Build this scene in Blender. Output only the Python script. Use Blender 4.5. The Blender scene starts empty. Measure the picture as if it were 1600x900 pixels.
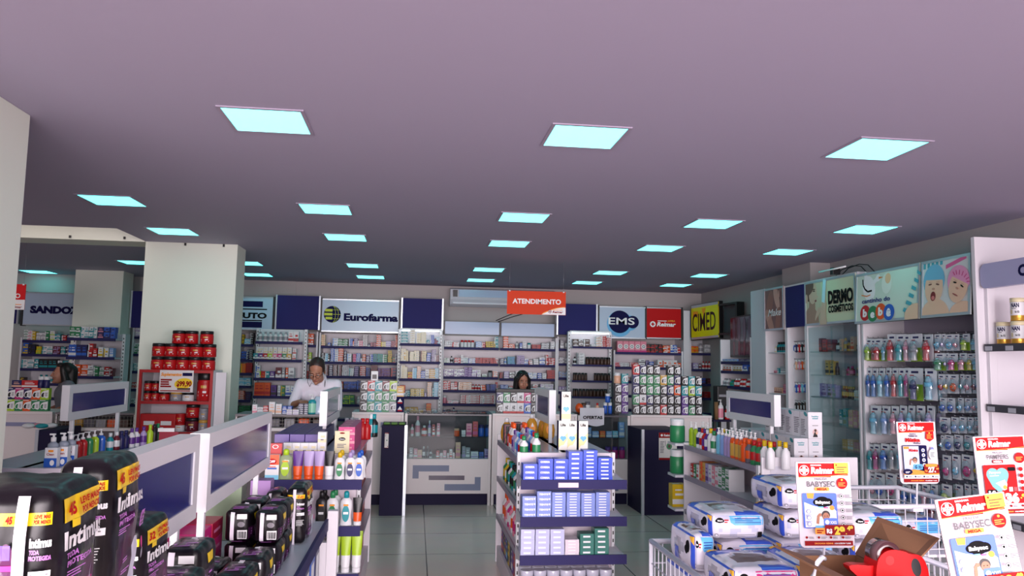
import bpy, bmesh, math, random
from mathutils import Vector, Matrix, noise
random.seed(7)
SC = bpy.context.scene
COL = SC.collection
PI = math.pi

# ------------------------------------------------------------------ camera
F_PX, YAW, PITCH, ROLL = 1215.0, 0.12164, 0.09660, 0.01797
EYE = Vector((0, 0, 1.62))
_cy, _sy = math.cos(YAW), math.sin(YAW)
_f = Vector((_sy*math.cos(PITCH), _cy*math.cos(PITCH), math.sin(PITCH)))
_r = Vector((_cy, -_sy, 0)); _u = _r.cross(_f)
CR = _r*math.cos(ROLL) + _u*math.sin(ROLL)
CU = -_r*math.sin(ROLL) + _u*math.cos(ROLL)
cam = bpy.data.objects.new('camera', bpy.data.cameras.new('camera'))
COL.objects.link(cam)
M = Matrix((CR, CU, -_f)).transposed().to_4x4(); M.translation = EYE
cam.matrix_world = M
cam.data.sensor_width = 36.0; cam.data.lens = 36.0*F_PX/1600.0
cam.data.clip_start = 0.05; cam.data.clip_end = 200
SC.camera = cam

# ------------------------------------------------------------------ colour management, world, big lights
SC.view_settings.view_transform = 'Standard'
SC.view_settings.look = 'None'
SC.view_settings.gamma = 1.0
SC.view_settings.use_curve_mapping = False
SC.view_settings.exposure = 0.0
try:
    SC.cycles.use_denoising = True
    SC.cycles.max_bounces = 6; SC.cycles.diffuse_bounces = 4; SC.cycles.glossy_bounces = 3
    SC.cycles.transparent_max_bounces = 12; SC.cycles.sample_clamp_indirect = 4.0
except Exception:
    pass
world = bpy.data.worlds.new('World'); SC.world = world; world.use_nodes = True
bg = world.node_tree.nodes['Background']
bg.inputs[0].default_value = (0.90, 0.86, 1.0, 1); bg.inputs[1].default_value = 0.45

def area(name, loc, target, sx, sy, power, col):
    l = bpy.data.lights.new(name, 'AREA'); l.shape = 'RECTANGLE'; l.size = sx; l.size_y = sy
    l.energy = power; l.color = col
    o = bpy.data.objects.new(name, l); COL.objects.link(o)
    o.location = loc
    o.rotation_euler = (Vector(target)-Vector(loc)).to_track_quat('-Z', 'Y').to_euler()
    return o
# daylight that comes in through the open shop front behind the camera
sd = area('storefront_daylight', (0.4, -2.2, 1.45), (0.6, 9, -0.5), 8.5, 2.3, 335, (1.0, 0.885, 0.92))
sd.data.spread = math.radians(95)
# sunlit pavement outside throws light up at the ceiling
area('pavement_bounce', (0.6, -3.6, 0.15), (0.6, 3.0, 3.0), 9.0, 3.0, 50, (1.0, 0.86, 1.0))

# ------------------------------------------------------------------ pixel rays of the photograph -> points in the room
def ray(x, y):
    return CR*((x-800)/F_PX) - CU*((y-450)/F_PX) + _f
def atY(x, y, Y):
    d = ray(x, y); return EYE + d*(Y/d.y)
def atX(x, y, X):
    d = ray(x, y); return EYE + d*(X/d.x)
def atZ(x, y, Z):
    d = ray(x, y); return EYE + d*((Z-1.62)/d.z)
def pxm(Y): return Y/F_PX

# ------------------------------------------------------------------ materials
def lin(c):
    c = c/255.0
    return c/12.92 if c <= 0.04045 else ((c+0.055)/1.055)**2.4
def rgb(t): return (lin(t[0]), lin(t[1]), lin(t[2]), 1)
_mats = {}
def mat(name, col=(200, 200, 200), rough=0.5, metal=0.0, emit=0.0, bump=0.0, scale=60, coat=0.0, spec=0.5):
    if name in _mats: return _mats[name]
    m = bpy.data.materials.new(name); m.use_nodes = True
    nt = m.node_tree; b = nt.nodes['Principled BSDF']
    b.inputs['Base Color'].default_value = rgb(col)
    b.inputs['Roughness'].default_value = rough; b.inputs['Metallic'].default_value = metal
    b.inputs['Specular IOR Level'].default_value = spec
    if coat: b.inputs['Coat Weight'].default_value = coat; b.inputs['Coat Roughness'].default_value = 0.12
    if emit:
        b.inputs['Emission Color'].default_value = rgb(col); b.inputs['Emission Strength'].default_value = emit
    if bump:
        n = nt.nodes.new('ShaderNodeTexNoise'); n.inputs['Scale'].default_value = scale
        tc = nt.nodes.new('ShaderNodeTexCoord'); bp = nt.nodes.new('ShaderNodeBump')
        bp.inputs['Strength'].default_value = bump; bp.inputs['Distance'].default_value = 0.01
        nt.links.new(tc.outputs['Object'], n.inputs['Vector']); nt.links.new(n.outputs['Fac'], bp.inputs['Height'])
        nt.links.new(bp.outputs['Normal'], b.inputs['Normal'])
    _mats[name] = m
    return m
def glass_mat(name, tint=(235, 245, 245), refl=0.08, rough=0.03):
    if name in _mats: return _mats[name]
    m = bpy.data.materials.new(name); m.use_nodes = True; nt = m.node_tree
    nt.nodes.remove(nt.nodes['Principled BSDF'])
    out = [n for n in nt.nodes if n.type == 'OUTPUT_MATERIAL'][0]
    t = nt.nodes.new('ShaderNodeBsdfTransparent'); t.inputs[0].default_value = rgb(tint)
    g = nt.nodes.new('ShaderNodeBsdfGlossy'); g.inputs['Roughness'].default_value = rough
    mx = nt.nodes.new('ShaderNodeMixShader'); lw = nt.nodes.new('ShaderNodeLayerWeight'); lw.inputs['Blend'].default_value = 0.25
    ge = nt.nodes.new('ShaderNodeNewGeometry'); nb = nt.nodes.new('ShaderNodeMath'); nb.operation = 'SUBTRACT'; nb.inputs[0].default_value = 1.0
    nt.links.new(ge.outputs['Backfacing'], nb.inputs[1])
    ml = nt.nodes.new('ShaderNodeMath'); ml.operation = 'MULTIPLY'; ml.inputs[1].default_value = refl
    fp = nt.nodes.new('ShaderNodeMath'); fp.operation = 'POWER'; fp.inputs[1].default_value = 4.0
    sc = nt.nodes.new('ShaderNodeMath'); sc.operation = 'MULTIPLY_ADD'; sc.inputs[1].default_value = 0.5; sc.inputs[2].default_value = refl
    lw.inputs['Blend'].default_value = 0.5
    nt.links.new(lw.outputs['Facing'], fp.inputs[0]); nt.links.new(fp.outputs[0], sc.inputs[0])
    mr = nt.nodes.new('ShaderNodeMath'); mr.operation = 'MULTIPLY'
    nt.links.new(sc.outputs[0], mr.inputs[0]); nt.links.new(nb.outputs[0], mr.inputs[1]); nt.links.new(mr.outputs[0], mx.inputs[0])
    nt.links.new(t.outputs[0], mx.inputs[1]); nt.links.new(g.outputs[0], mx.inputs[2])
    nt.links.new(mx.outputs[0], out.inputs[0])
    _mats[name] = m
    return m
PAL = dict(w=(225, 225, 228), c=(228, 216, 176), r=(188, 20, 26), d=(104, 14, 36), o=(226, 84, 20), y=(214, 178, 14), g=(40, 130, 80),
           t=(20, 146, 156), b=(36, 92, 190), n=(30, 30, 88), l=(130, 164, 220), p=(90, 44, 136), k=(22, 20, 24), s=(150, 150, 158),
           m=(196, 40, 120), e=(226, 140, 160), v=(170, 150, 200), h=(74, 46, 34), a=(206, 160, 70), i=(170, 205, 40), u=(120, 195, 225),
           q=(96, 92, 104), f=(230, 180, 150))
CNAME = dict(w='white', c='cream', r='red', d='maroon', o='orange', y='yellow', g='green', t='teal', b='blue', n='navy', l='pale-blue',
             p='purple', k='black', s='silver', m='magenta', e='pink', v='lavender', h='brown', a='tan', i='lime', u='sky-blue', q='grey', f='peach')
def P(c, rough=0.38):
    return mat('paint_'+CNAME[c].replace('-', '_')+('' if rough == 0.38 else '_%d' % int(rough*100)), PAL[c], rough)
WHITE = mat('white_laminate', (222, 218, 224), 0.42)
WHITEM = mat('white_powder_coat', (226, 226, 230), 0.35)
GREYM = mat('grey_metal', (150, 150, 158), 0.35, 0.6)
NAVY = mat('navy_rail', (44, 40, 90), 0.6, spec=0.25)
NAVYP = mat('navy_panel', (36, 33, 98), 0.6, spec=0.2)
NAVYD = mat('dark_navy_laminate', (30, 24, 58), 0.6, spec=0.2)
BLACK = mat('black_plastic', (20, 19, 22), 0.4)
INK = mat('ink_navy', (20, 18, 70), 0.7, spec=0.15)
INKK = mat('ink_black', (14, 12, 16), 0.7, spec=0.15)
WINK = mat('ink_white', (238, 238, 240), 0.5)
GREYINK = mat('ink_grey', (120, 116, 124), 0.5)
RED = mat('ink_red', (190, 10, 16), 0.6, spec=0.2)
DRED = mat('ink_dark_red', (146, 8, 16), 0.6, spec=0.2)
YEL = mat('ink_yellow', (246, 206, 20), 0.45)
ORA = mat('ink_orange', (244, 150, 30), 0.45)
GLASS = glass_mat('clear_glass', refl=0.045)
PLASTIC = glass_mat('clear_plastic', (240, 244, 248), 0.12, 0.12)

# ------------------------------------------------------------------ mesh builder
_txt = {}
def text_mesh(s, bold=0.0, shear=0.0):
    key = (s, bold, shear)
    if key not in _txt:
        c = bpy.data.curves.new('t', 'FONT'); c.body = s; c.size = 1.0; c.offset = bold; c.shear = shear; c.resolution_u = 3
        o = bpy.data.objects.new('t', c); COL.objects.link(o)
        dg = bpy.context.evaluated_depsgraph_get(); dg.update()
        me = bpy.data.meshes.new_from_object(o.evaluated_get(dg))
        vs = [(v.co.x, v.co.y) for v in me.vertices]; fs = [tuple(p.vertices) for p in me.polygons]
        bpy.data.objects.remove(o); bpy.data.curves.remove(c); bpy.data.meshes.remove(me)
        x0 = min(v[0] for v in vs); x1 = max(v[0] for v in vs)
        _txt[key] = (vs, fs, x0, x1)
    return _txt[key]
def cap_h(bold): 
    vs = text_mesh('H', bold)[0]
    return max(v[1] for v in vs)

class MB:
    def __init__(self):
        self.v = []; self.f = []; self.mi = []; self.mats = []; self.sm = []
    def m(self, mt):
        if mt not in self.mats: self.mats.append(mt)
        return self.mats.index(mt)
    def face(self, pts, mt, smooth=False):
        b = len(self.v); self.v += [tuple(p) for p in pts]
        self.f.append(tuple(range(b, b+len(pts)))); self.mi.append(self.m(mt)); self.sm.append(smooth)
        return self
    def add(self, vs, fs, mt, smooth=False, xf=None):
        b = len(self.v)
        self.v += [tuple(xf @ Vector(p)) if xf else tuple(p) for p in vs]
        k = self.m(mt)
        for f in fs:
            self.f.append(tuple(i+b for i in f)); self.mi.append(k); self.sm.append(smooth)
        return self
    def box(self, x0, x1, y0, y1, z0, z1, mt, bev=0.0, xf=None):
        x0, x1 = min(x0, x1), max(x0, x1); y0, y1 = min(y0, y1), max(y0, y1); z0, z1 = min(z0, z1), max(z0, z1)
        bev = min(bev, (x1-x0)*.45, (y1-y0)*.45, (z1-z0)*.45)
        if bev <= 0:
            vs = [(x, y, z) for z in (z0, z1) for y in (y0, y1) for x in (x0, x1)]
            fs = [(0, 2, 3, 1), (4, 5, 7, 6), (0, 1, 5, 4), (2, 6, 7, 3), (0, 4, 6, 2), (1, 3, 7, 5)]
            return self.add(vs, fs, mt, False, xf)
        bm = bmesh.new(); bmesh.ops.create_cube(bm, size=1.0)
        for v in bm.verts:
            v.co = Vector(((x0+x1)/2+v.co.x*(x1-x0), (y0+y1)/2+v.co.y*(y1-y0), (z0+z1)/2+v.co.z*(z1-z0)))
        bmesh.ops.bevel(bm, geom=bm.edges[:], offset=bev, segments=2, affect='EDGES', profile=0.5)
        bm.verts.index_update()
        self.add([v.co.copy() for v in bm.verts], [[v.index for v in f.verts] for f in bm.faces], mt, False, xf)
        bm.free(); return self
    def lathe(self, prof, mts, n=20, c=(0, 0, 0), sx=1.0, sy=1.0, xf=None, cap=True):
        # prof: (r,z) list; mts: one material or one per segment
        c = Vector(c); k = len(prof)
        vs = []
        for r, z in prof:
            for i in range(n):
                a = 2*PI*i/n; vs.append((c.x+r*sx*math.cos(a), c.y+r*sy*math.sin(a), c.z+z))
        b = len(self.v); self.v += [tuple(xf @ Vector(p)) if xf else p for p in vs]
        for j in range(k-1):
            mt = mts[j] if isinstance(mts, (list, tuple)) else mts
            q = self.m(mt)
            for i in range(n):
                i2 = (i+1) % n
                self.f.append((b+j*n+i, b+j*n+i2, b+(j+1)*n+i2, b+(j+1)*n+i)); self.mi.append(q); self.sm.append(True)
        if cap:
            m0 = mts[0] if isinstance(mts, (list, tuple)) else mts; m1 = mts[-1] if isinstance(mts, (list, tuple)) else mts
            self.f.append(tuple(b+i for i in reversed(range(n)))); self.mi.append(self.m(m0)); self.sm.append(False)
            self.f.append(tuple(b+(k-1)*n+i for i in range(n))); self.mi.append(self.m(m1)); self.sm.append(False)
        return self
    def cyl(self, c, r, h, mt, n=16, xf=None): return self.lathe([(r, 0), (r, h)], mt, n, c, xf=xf)
    def tube(self, path, r, mt, n=8, closed=False):
        pts = [Vector(p) for p in path]; k = len(pts); rings = []
        b = len(self.v)
        for i, p in enumerate(pts):
            t = (pts[(i+1) % k]-pts[i-1]) if closed else (pts[min(i+1, k-1)]-pts[max(i-1, 0)])
            t.normalize()
            a = Vector((0, 0, 1)) if abs(t.z) < .9 else Vector((1, 0, 0))
            u = t.cross(a).normalized(); w = u.cross(t)
            for j in range(n):
                an = 2*PI*j/n; self.v.append(tuple(p+u*(r*math.cos(an))+w*(r*math.sin(an))))
        q = self.m(mt)
        for i in range(k if closed else k-1):
            i2 = (i+1) % k
            for j in range(n):
                j2 = (j+1) % n
                self.f.append((b+i*n+j, b+i2*n+j, b+i2*n+j2, b+i*n+j2)); self.mi.append(q); self.sm.append(True)
        if not closed:
            self.f.append(tuple(b+j for j in range(n))); self.mi.append(q); self.sm.append(False)
            self.f.append(tuple(b+(k-1)*n+j for j in reversed(range(n)))); self.mi.append(q); self.sm.append(False)
        return self
    def ball(self, c, rx, ry, rz, mt, n=16, m=10, xf=None):
        prof = [(math.sin(PI*i/m), -math.cos(PI*i/m)) for i in range(m+1)]
        vs = []; c = Vector(c)
        for r, z in prof:
            for i in range(n):
                a = 2*PI*i/n; vs.append((c.x+max(r, 1e-4)*rx*math.cos(a), c.y+max(r, 1e-4)*ry*math.sin(a), c.z+z*rz))
        fs = [(j*n+i, j*n+(i+1) % n, (j+1)*n+(i+1) % n, (j+1)*n+i) for j in range(m) for i in range(n)]
        return self.add(vs, fs, mt, True, xf)
    def mesh(self, name):
        me = bpy.data.meshes.new(name)
        me.from_pydata(self.v, [], self.f)
        for mt in self.mats: me.materials.append(mt)
        me.polygons.foreach_set('material_index', self.mi)
        me.polygons.foreach_set('use_smooth', self.sm)
        me.update()
        return me

def sh_clip(poly, x0, y0, x1, y1):
    for ax, lim, sg in ((0, x0, 1), (0, x1, -1), (1, y0, 1), (1, y1, -1)):
        out = []
        for i in range(len(poly)):
            p, q_ = poly[i-1], poly[i]
            a, b = sg*(p[ax]-lim), sg*(q_[ax]-lim)
            if (a >= 0) != (b >= 0):
                t = a/(a-b); out.append((p[0]+(q_[0]-p[0])*t, p[1]+(q_[1]-p[1])*t))
            if b >= 0: out.append(q_)
        poly = out
        if len(poly) < 3: return []
    return poly
class Art:
    """flat printed artwork laid on a face: origin o, right u, up v (unit vectors), k metres per design unit"""
    def __init__(self, mb, o, u, v, k=1.0, eps=0.0004, fn=None):
        self.mb = mb; self.o = Vector(o); self.u = Vector(u); self.v = Vector(v); self.n = self.u.cross(self.v); self.k = k
        self.e = eps; self.d = eps; self.fn = fn; self.clip = None; self.cell = 8.0; self.mx = (0.0, 1.0)
    def pt(self, x, y):
        x = self.mx[0]+self.mx[1]*x
        if self.fn: return self.fn(x*self.k, y*self.k, self.d)
        return self.o+self.u*(x*self.k)+self.v*(y*self.k)+self.n*self.d
    def nxt(self): self.d += self.e
    def poly(self, pts, mt):
        if self.clip: pts = sh_clip([tuple(p) for p in pts], *self.clip)
        if len(pts) < 3: return self
        if self.fn:
            xs = [p[0] for p in pts]; ys = [p[1] for p in pts]; c = self.cell
            for i in range(int(min(xs)//c), int(max(xs)//c)+1):
                for j in range(int(min(ys)//c), int(max(ys)//c)+1):
                    pp = sh_clip([tuple(p) for p in pts], i*c, j*c, i*c+c, j*c+c)
                    if len(pp) >= 3: self.mb.face([self.pt(*p) for p in pp], mt)
        else: self.mb.face([self.pt(*p) for p in pts], mt)
        self.nxt(); return self
    def rect(self, x, y, w, h, mt, n=1):
        return self.poly([(x, y), (x+w, y), (x+w, y+h), (x, y+h)], mt)
    def rrect(self, x, y, w, h, r, mt):
        pts = []
        for cx, cy, a0 in ((x+w-r, y+r, -90), (x+w-r, y+h-r, 0), (x+r, y+h-r, 90), (x+r, y+r, 180)):
            for i in range(5):
                a = math.radians(a0+i*22.5); pts.append((cx+r*math.cos(a), cy+r*math.sin(a)))
        return self.poly(pts, mt)
    def ell(self, cx, cy, rx, ry, mt, rot=0, n=24, a0=0, a1=360):
        pts = []; rr = math.radians(rot)
        for i in range(n if a1-a0 == 360 else n+1):
            a = math.radians(a0+(a1-a0)*i/n); x, y = rx*math.cos(a), ry*math.sin(a)
            pts.append((cx+x*math.cos(rr)-y*math.sin(rr), cy+x*math.sin(rr)+y*math.cos(rr)))
        return self.poly(pts, mt)
    def line(self, pts, w, mt):
        for i in range(len(pts)-1):
            (x0, y0), (x1, y1) = pts[i], pts[i+1]; L = math.hypot(x1-x0, y1-y0) or 1
            nx, ny = -(y1-y0)/L*w/2, (x1-x0)/L*w/2
            self.mb.face([self.pt(x0-nx, y0-ny), self.pt(x1-nx, y1-ny), self.pt(x1+nx, y1+ny), self.pt(x0+nx, y0+ny)], mt)
        self.nxt(); return self
    def txt(self, s, x, y, h, mt, w=None, bold=0.02, shear=0.0, center=False):
        vs, fs, x0, x1 = text_mesh(s, bold, shear)
        sy = h/cap_h(bold); sx = (w/(x1-x0)) if w else sy
        ox = x - ((x1-x0)*sx/2 if center else 0)
        if self.fn: self.d += .0006
        b = len(self.mb.v)
        self.mb.v += [tuple(self.pt(ox+(p[0]-x0)*sx, y+p[1]*sy)) for p in vs]
        q = self.mb.m(mt)
        for f in fs:
            self.mb.f.append(tuple(i+b for i in f)); self.mb.mi.append(q); self.mb.sm.append(False)
        self.nxt(); return self
    def bars(self, x, y, w, h, n, mt, gap=0.5, jag=0.35, seed=1):
        rnd = random.Random(seed); step = h/n
        for i in range(n):
            ww = w*(1-jag*rnd.random())
            yy = y+h-(i+1)*step
            self.mb.face([self.pt(x, yy), self.pt(x+ww, yy), self.pt(x+ww, yy+step*gap), self.pt(x, yy+step*gap)], mt)
        self.nxt(); return self

# ------------------------------------------------------------------ scene objects
LABELS = {}
def tag(o, label, cat, group=None, kind=None):
    if label:
        o['label'] = label
        if group is None or True: LABELS.setdefault(label, []).append(o.name)
    if cat: o['category'] = cat
    if group: o['group'] = group
    if kind: o['kind'] = kind
    return o
def ob(name, me, parent=None, loc=(0, 0, 0), rot=(0, 0, 0)):
    if isinstance(me, MB): me = me.mesh(name)
    o = bpy.data.objects.new(name, me); COL.objects.link(o)
    if parent is not None: o.parent = parent
    o.location = loc; o.rotation_euler = rot
    return o
def thing(name, label, cat, loc=(0, 0, 0), rz=0, group=None, rot=None):
    o = bpy.data.objects.new(name, None); COL.objects.link(o); o.empty_display_size = 0.05
    o.location = loc; o.rotation_euler = rot or (0, 0, rz)
    return tag(o, label, cat, group)
SHRINK = ('box', 'bottle', 'jar', 'pack', 'pouch', 'carton', 'tin', 'tube', 'card', 'bag', 'sponge')
def solo(name, me, label, cat, loc=(0, 0, 0), rz=0, group=None, rot=None):
    o = ob(name, me, None, loc, rot or (0, 0, rz))
    if cat in SHRINK: o.scale = (.995, .995, .995); o.location.z += .0008
    return tag(o, label, cat, group)
def struct(name, me):
    o = ob(name, me); o['kind'] = 'structure'; return o
_proto = {}
def cached(key, fn):
    if key not in _proto: _proto[key] = fn().mesh(key[0] if isinstance(key, tuple) else key)
    return _proto[key]
ORD = ['zeroth', 'first', 'second', 'third', 'fourth', 'fifth', 'sixth', 'seventh', 'eighth', 'ninth', 'tenth', 'eleventh', 'twelfth', 'thirteenth',
       'fourteenth', 'fifteenth', 'sixteenth', 'seventeenth', 'eighteenth', 'nineteenth', 'twentieth', 'twenty-first', 'twenty-second', 'twenty-third',
       'twenty-fourth', 'twenty-fifth', 'twenty-sixth', 'twenty-seventh', 'twenty-eighth', 'twenty-ninth', 'thirtieth', 'thirty-first', 'thirty-second', 'thirty-third', 'thirty-fourth', 'thirty-fifth', 'thirty-sixth']
def copy_tree(o, parent=None):
    c = o.copy(); COL.objects.link(c)
    if parent is not None: c.parent = parent
    for ch in list(o.children): copy_tree(ch, c)
    return c
# ------------------------------------------------------------------ setting
CEIL, BACK, RIGHT, LEFT = 2.82, 12.3, 4.65, -7.2
def floor_mat():
    m = bpy.data.materials.new('porcelain_tiles'); m.use_nodes = True; nt = m.node_tree; b = nt.nodes['Principled BSDF']
    tc = nt.nodes.new('ShaderNodeTexCoord'); mp = nt.nodes.new('ShaderNodeMapping'); br = nt.nodes.new('ShaderNodeTexBrick')
    mp.inputs['Location'].default_value = (-0.14, -0.4, 0)
    br.offset = 0.0; br.squash = 1.0
    br.inputs['Scale'].default_value = 1.0; br.inputs['Brick Width'].default_value = 0.8; br.inputs['Row Height'].default_value = 0.8
    br.inputs['Mortar Size'].default_value = 0.005; br.inputs['Mortar Smooth'].default_value = 0.1; br.inputs['Bias'].default_value = 0
    br.inputs['Color1'].default_value = rgb((232, 212, 202)); br.inputs['Color2'].default_value = rgb((236, 216, 206))
    br.inputs['Mortar'].default_value = rgb((70, 68, 62))
    ns = nt.nodes.new('ShaderNodeTexNoise'); ns.inputs['Scale'].default_value = 3.0; ns.inputs['Detail'].default_value = 5
    mx = nt.nodes.new('ShaderNodeMixRGB'); mx.blend_type = 'MULTIPLY'; mx.inputs[0].default_value = 0.18
    nt.links.new(tc.outputs['Object'], mp.inputs['Vector']); nt.links.new(mp.outputs[0], br.inputs['Vector'])
    nt.links.new(tc.outputs['Object'], ns.inputs['Vector'])
    nt.links.new(br.outputs['Color'], mx.inputs[1]); nt.links.new(ns.outputs['Color'], mx.inputs[2]); nt.links.new(mx.outputs[0], b.inputs['Base Color'])
    b.inputs['Roughness'].default_value = 0.22
    return m
FLOORM = floor_mat()
CEILM = mat('ceiling_paint', (168, 160, 182), 0.75, bump=0.03, scale=14)
WALLM = mat('wall_paint', (178, 172, 172), 0.7, bump=0.03, scale=30)
PILM = mat('column_paint', (238, 242, 228), 0.6, bump=0.03, scale=30)
struct('floor', MB().box(LEFT, RIGHT, -1.6, BACK, -0.1, 0, FLOORM))
PAVE = mat('pavement_concrete', (176, 170, 168), 0.85, bump=0.2, scale=40)
struct('pavement', MB().box(-12, 12, -9, -1.6, -0.12, -0.02, PAVE))
cm = MB()
cm.box(LEFT, RIGHT, -1.6, 7.65, CEIL, CEIL+.1, CEILM)
cm.box(-2.83, RIGHT, 7.65, 8.45, CEIL, CEIL+.1, CEILM)
cm.box(-2.83, RIGHT, 8.45, BACK, CEIL, CEIL+.1, CEILM); cm.box(LEFT, -2.83, 8.85, BACK, CEIL, CEIL+.1, CEILM)
cm.box(LEFT, -2.83, 7.65, 8.45, 3.2, 3.3, WHITE)
struct('ceiling', cm)
struct('wall_back', MB().box(LEFT, RIGHT, BACK, BACK+.15, 0, CEIL, WALLM).box(LEFT, -1.86, BACK-.02, BACK, 0, CEIL, WALLM))
struct('wall_right', MB().box(RIGHT, RIGHT+.15, -1.6, BACK, 0, CEIL, WALLM))
struct('wall_left', MB().box(LEFT-.15, LEFT, -1.6, BACK, 0, CEIL, WALLM))
struct('beam', MB().box(LEFT, -2.83, 8.45, 8.85, CEIL-.005, 3.2, PILM))
struct('column_front', MB().box(-3.1, -1.96, 2.7, 4.09, 0, CEIL, PILM, .004))
struct('column_middle', MB().box(-2.83, -1.9, 8.45, 8.85, 0, CEIL, PILM, .004))
struct('column_back', MB().box(-4.76, -4.12, 11.5, 11.9, 0, CEIL, PILM, .004))
struct('wall_pilaster', MB().box(4.41, RIGHT, 8.27, 8.95, 0, CEIL, WALLM))
pa, pb = atY(1067, 560, 11.9).x, atY(1077, 560, 11.9).x
struct('trim_1', MB().box(pa, pb, 11.86, BACK, 0, 2.5, WHITE))

# ------------------------------------------------------------------ ceiling lights
PANEL = mat('led_diffuser', (255, 255, 255), 0.5)
pn = PANEL.node_tree.nodes['Principled BSDF']
pn.inputs['Base Color'].default_value = (0.5, 0.6, 0.6, 1)
pn.inputs['Emission Color'].default_value = (0.112, 1.0, 0.95, 1); pn.inputs['Emission Strength'].default_value = 3.3
FRAME = mat('light_frame', (160, 148, 168), 0.4)
def light_proto():
    t = thing('ceiling_light', None, None)
    fr = MB(); a, b = .205, .187
    for x0, x1, y0, y1 in ((-a, a, b, a), (-a, a, -a, -b), (-a, -b, -b, b), (b, a, -b, b)):
        fr.box(x0, x1, y0, y1, -.006, 0, FRAME)
    ob('frame', fr, t)
    ob('diffuser', MB().box(-b, b, -b, b, -.0045, -.0005, PANEL), t)
    return t
LX = [-0.745, 0.87, 2.45, 3.8]
spots = [(-.776, 3.96), (.852, 3.94), (2.458, 3.88), (-2.357, 6.26), (-2.333, 7.30), (-.742, 6.26), (-.709, 7.68), (-.694, 9.94), (-.671, 11.28),
         (.851, 6.27), (.899, 7.7), (.905, 9.93), (.911, 11.25), (2.449, 6.21), (2.446, 7.63), (3.806, 9.8), (3.80, 11.1), (3.8, 6.18), (3.793, 7.57)]
spots[4] = (-2.333, 7.70)
for px, py in ((953, 426), (917, 441.5)): p = atZ(px, py, CEIL); spots.append((p.x, p.y))
for px, py in ((60, 424.5), (215, 410), (383, 411), (402, 429)): p = atZ(px, py, CEIL); spots.append((p.x, p.y))
LNAME = ['glowing square ceiling light, big one nearest the front column', 'glowing square ceiling light, middle one of the front row',
  'glowing square ceiling light, right one of the front row', 'glowing ceiling light nearest the left column, before the beam recess',
  'glowing ceiling light just before the jar-topped middle column', 'glowing ceiling light second in the left-centre line, from the front',
  'glowing ceiling light third in the left-centre line, from the front', 'glowing ceiling light fourth in the left-centre line, from the front',
  'glowing ceiling light last of the left-centre line, above the globe sign', 'glowing ceiling light second in the centre line, from the front',
  'glowing ceiling light third in the centre line, from the front', 'glowing ceiling light fourth in the centre line, from the front',
  'glowing ceiling light last of the centre line, before the air conditioner', 'glowing ceiling light second in the right-centre line, from the front',
  'glowing ceiling light third in the right-centre line, from the front', 'glowing ceiling light third in the line along the right wall',
  'glowing ceiling light last in the line along the right wall', 'glowing ceiling light nearest of the line along the right wall',
  'glowing ceiling light second in the line along the right wall', 'glowing ceiling light fourth in the right-centre line, from the front',
  'glowing ceiling light last of the right-centre line, by the back wall', 'glowing ceiling light over the left shelves by the front column',
  'glowing ceiling light half hidden by the jar-topped column, left side', 'glowing ceiling light peeping out right of the jar-topped column',
  'glowing ceiling light right of the jar-topped column, by the back wall']
lp = light_proto()
for i, (x, y) in enumerate(spots):
    o = lp if i == 0 else copy_tree(lp)
    o.location = (x, y, CEIL); tag(o, LNAME[i], 'ceiling light', 'square ceiling lights')
hk = lambda: MB().box(-.008, .008, -.02, .002, -.006, .02, BLACK)
for i, (px, py) in enumerate(((110, 371), (195, 373), (290, 383), (350, 385))):
    p = atY(px, py, 8.447)
    solo('wall_hook', cached(('wall_hook',), hk), ['dark hook on the recessed beam, left one', 'dark hook on the recessed beam, right one',
      'dark hook high on the jar-topped column, left one', 'dark hook high on the jar-topped column, right one'][i], 'hook', p, 0, 'hooks near the ceiling')

# fill light added out of sight in the recess to brighten the beam face
t = thing('cove_fill_light', 'added fill light, unseen glowing bar in the ceiling recess before the beam', 'lamp', (-4.9, 7.8, 2.93))
ob('tube', MB().box(-2.0, 2.0, -.02, .02, 0, .03, mat('cove_fill_glow', (255, 240, 226), .5, emit=5.0)), t); ob('tray', MB().box(-2.05, 2.05, -.06, -.03, -.02, .06, WHITE), t)
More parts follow.
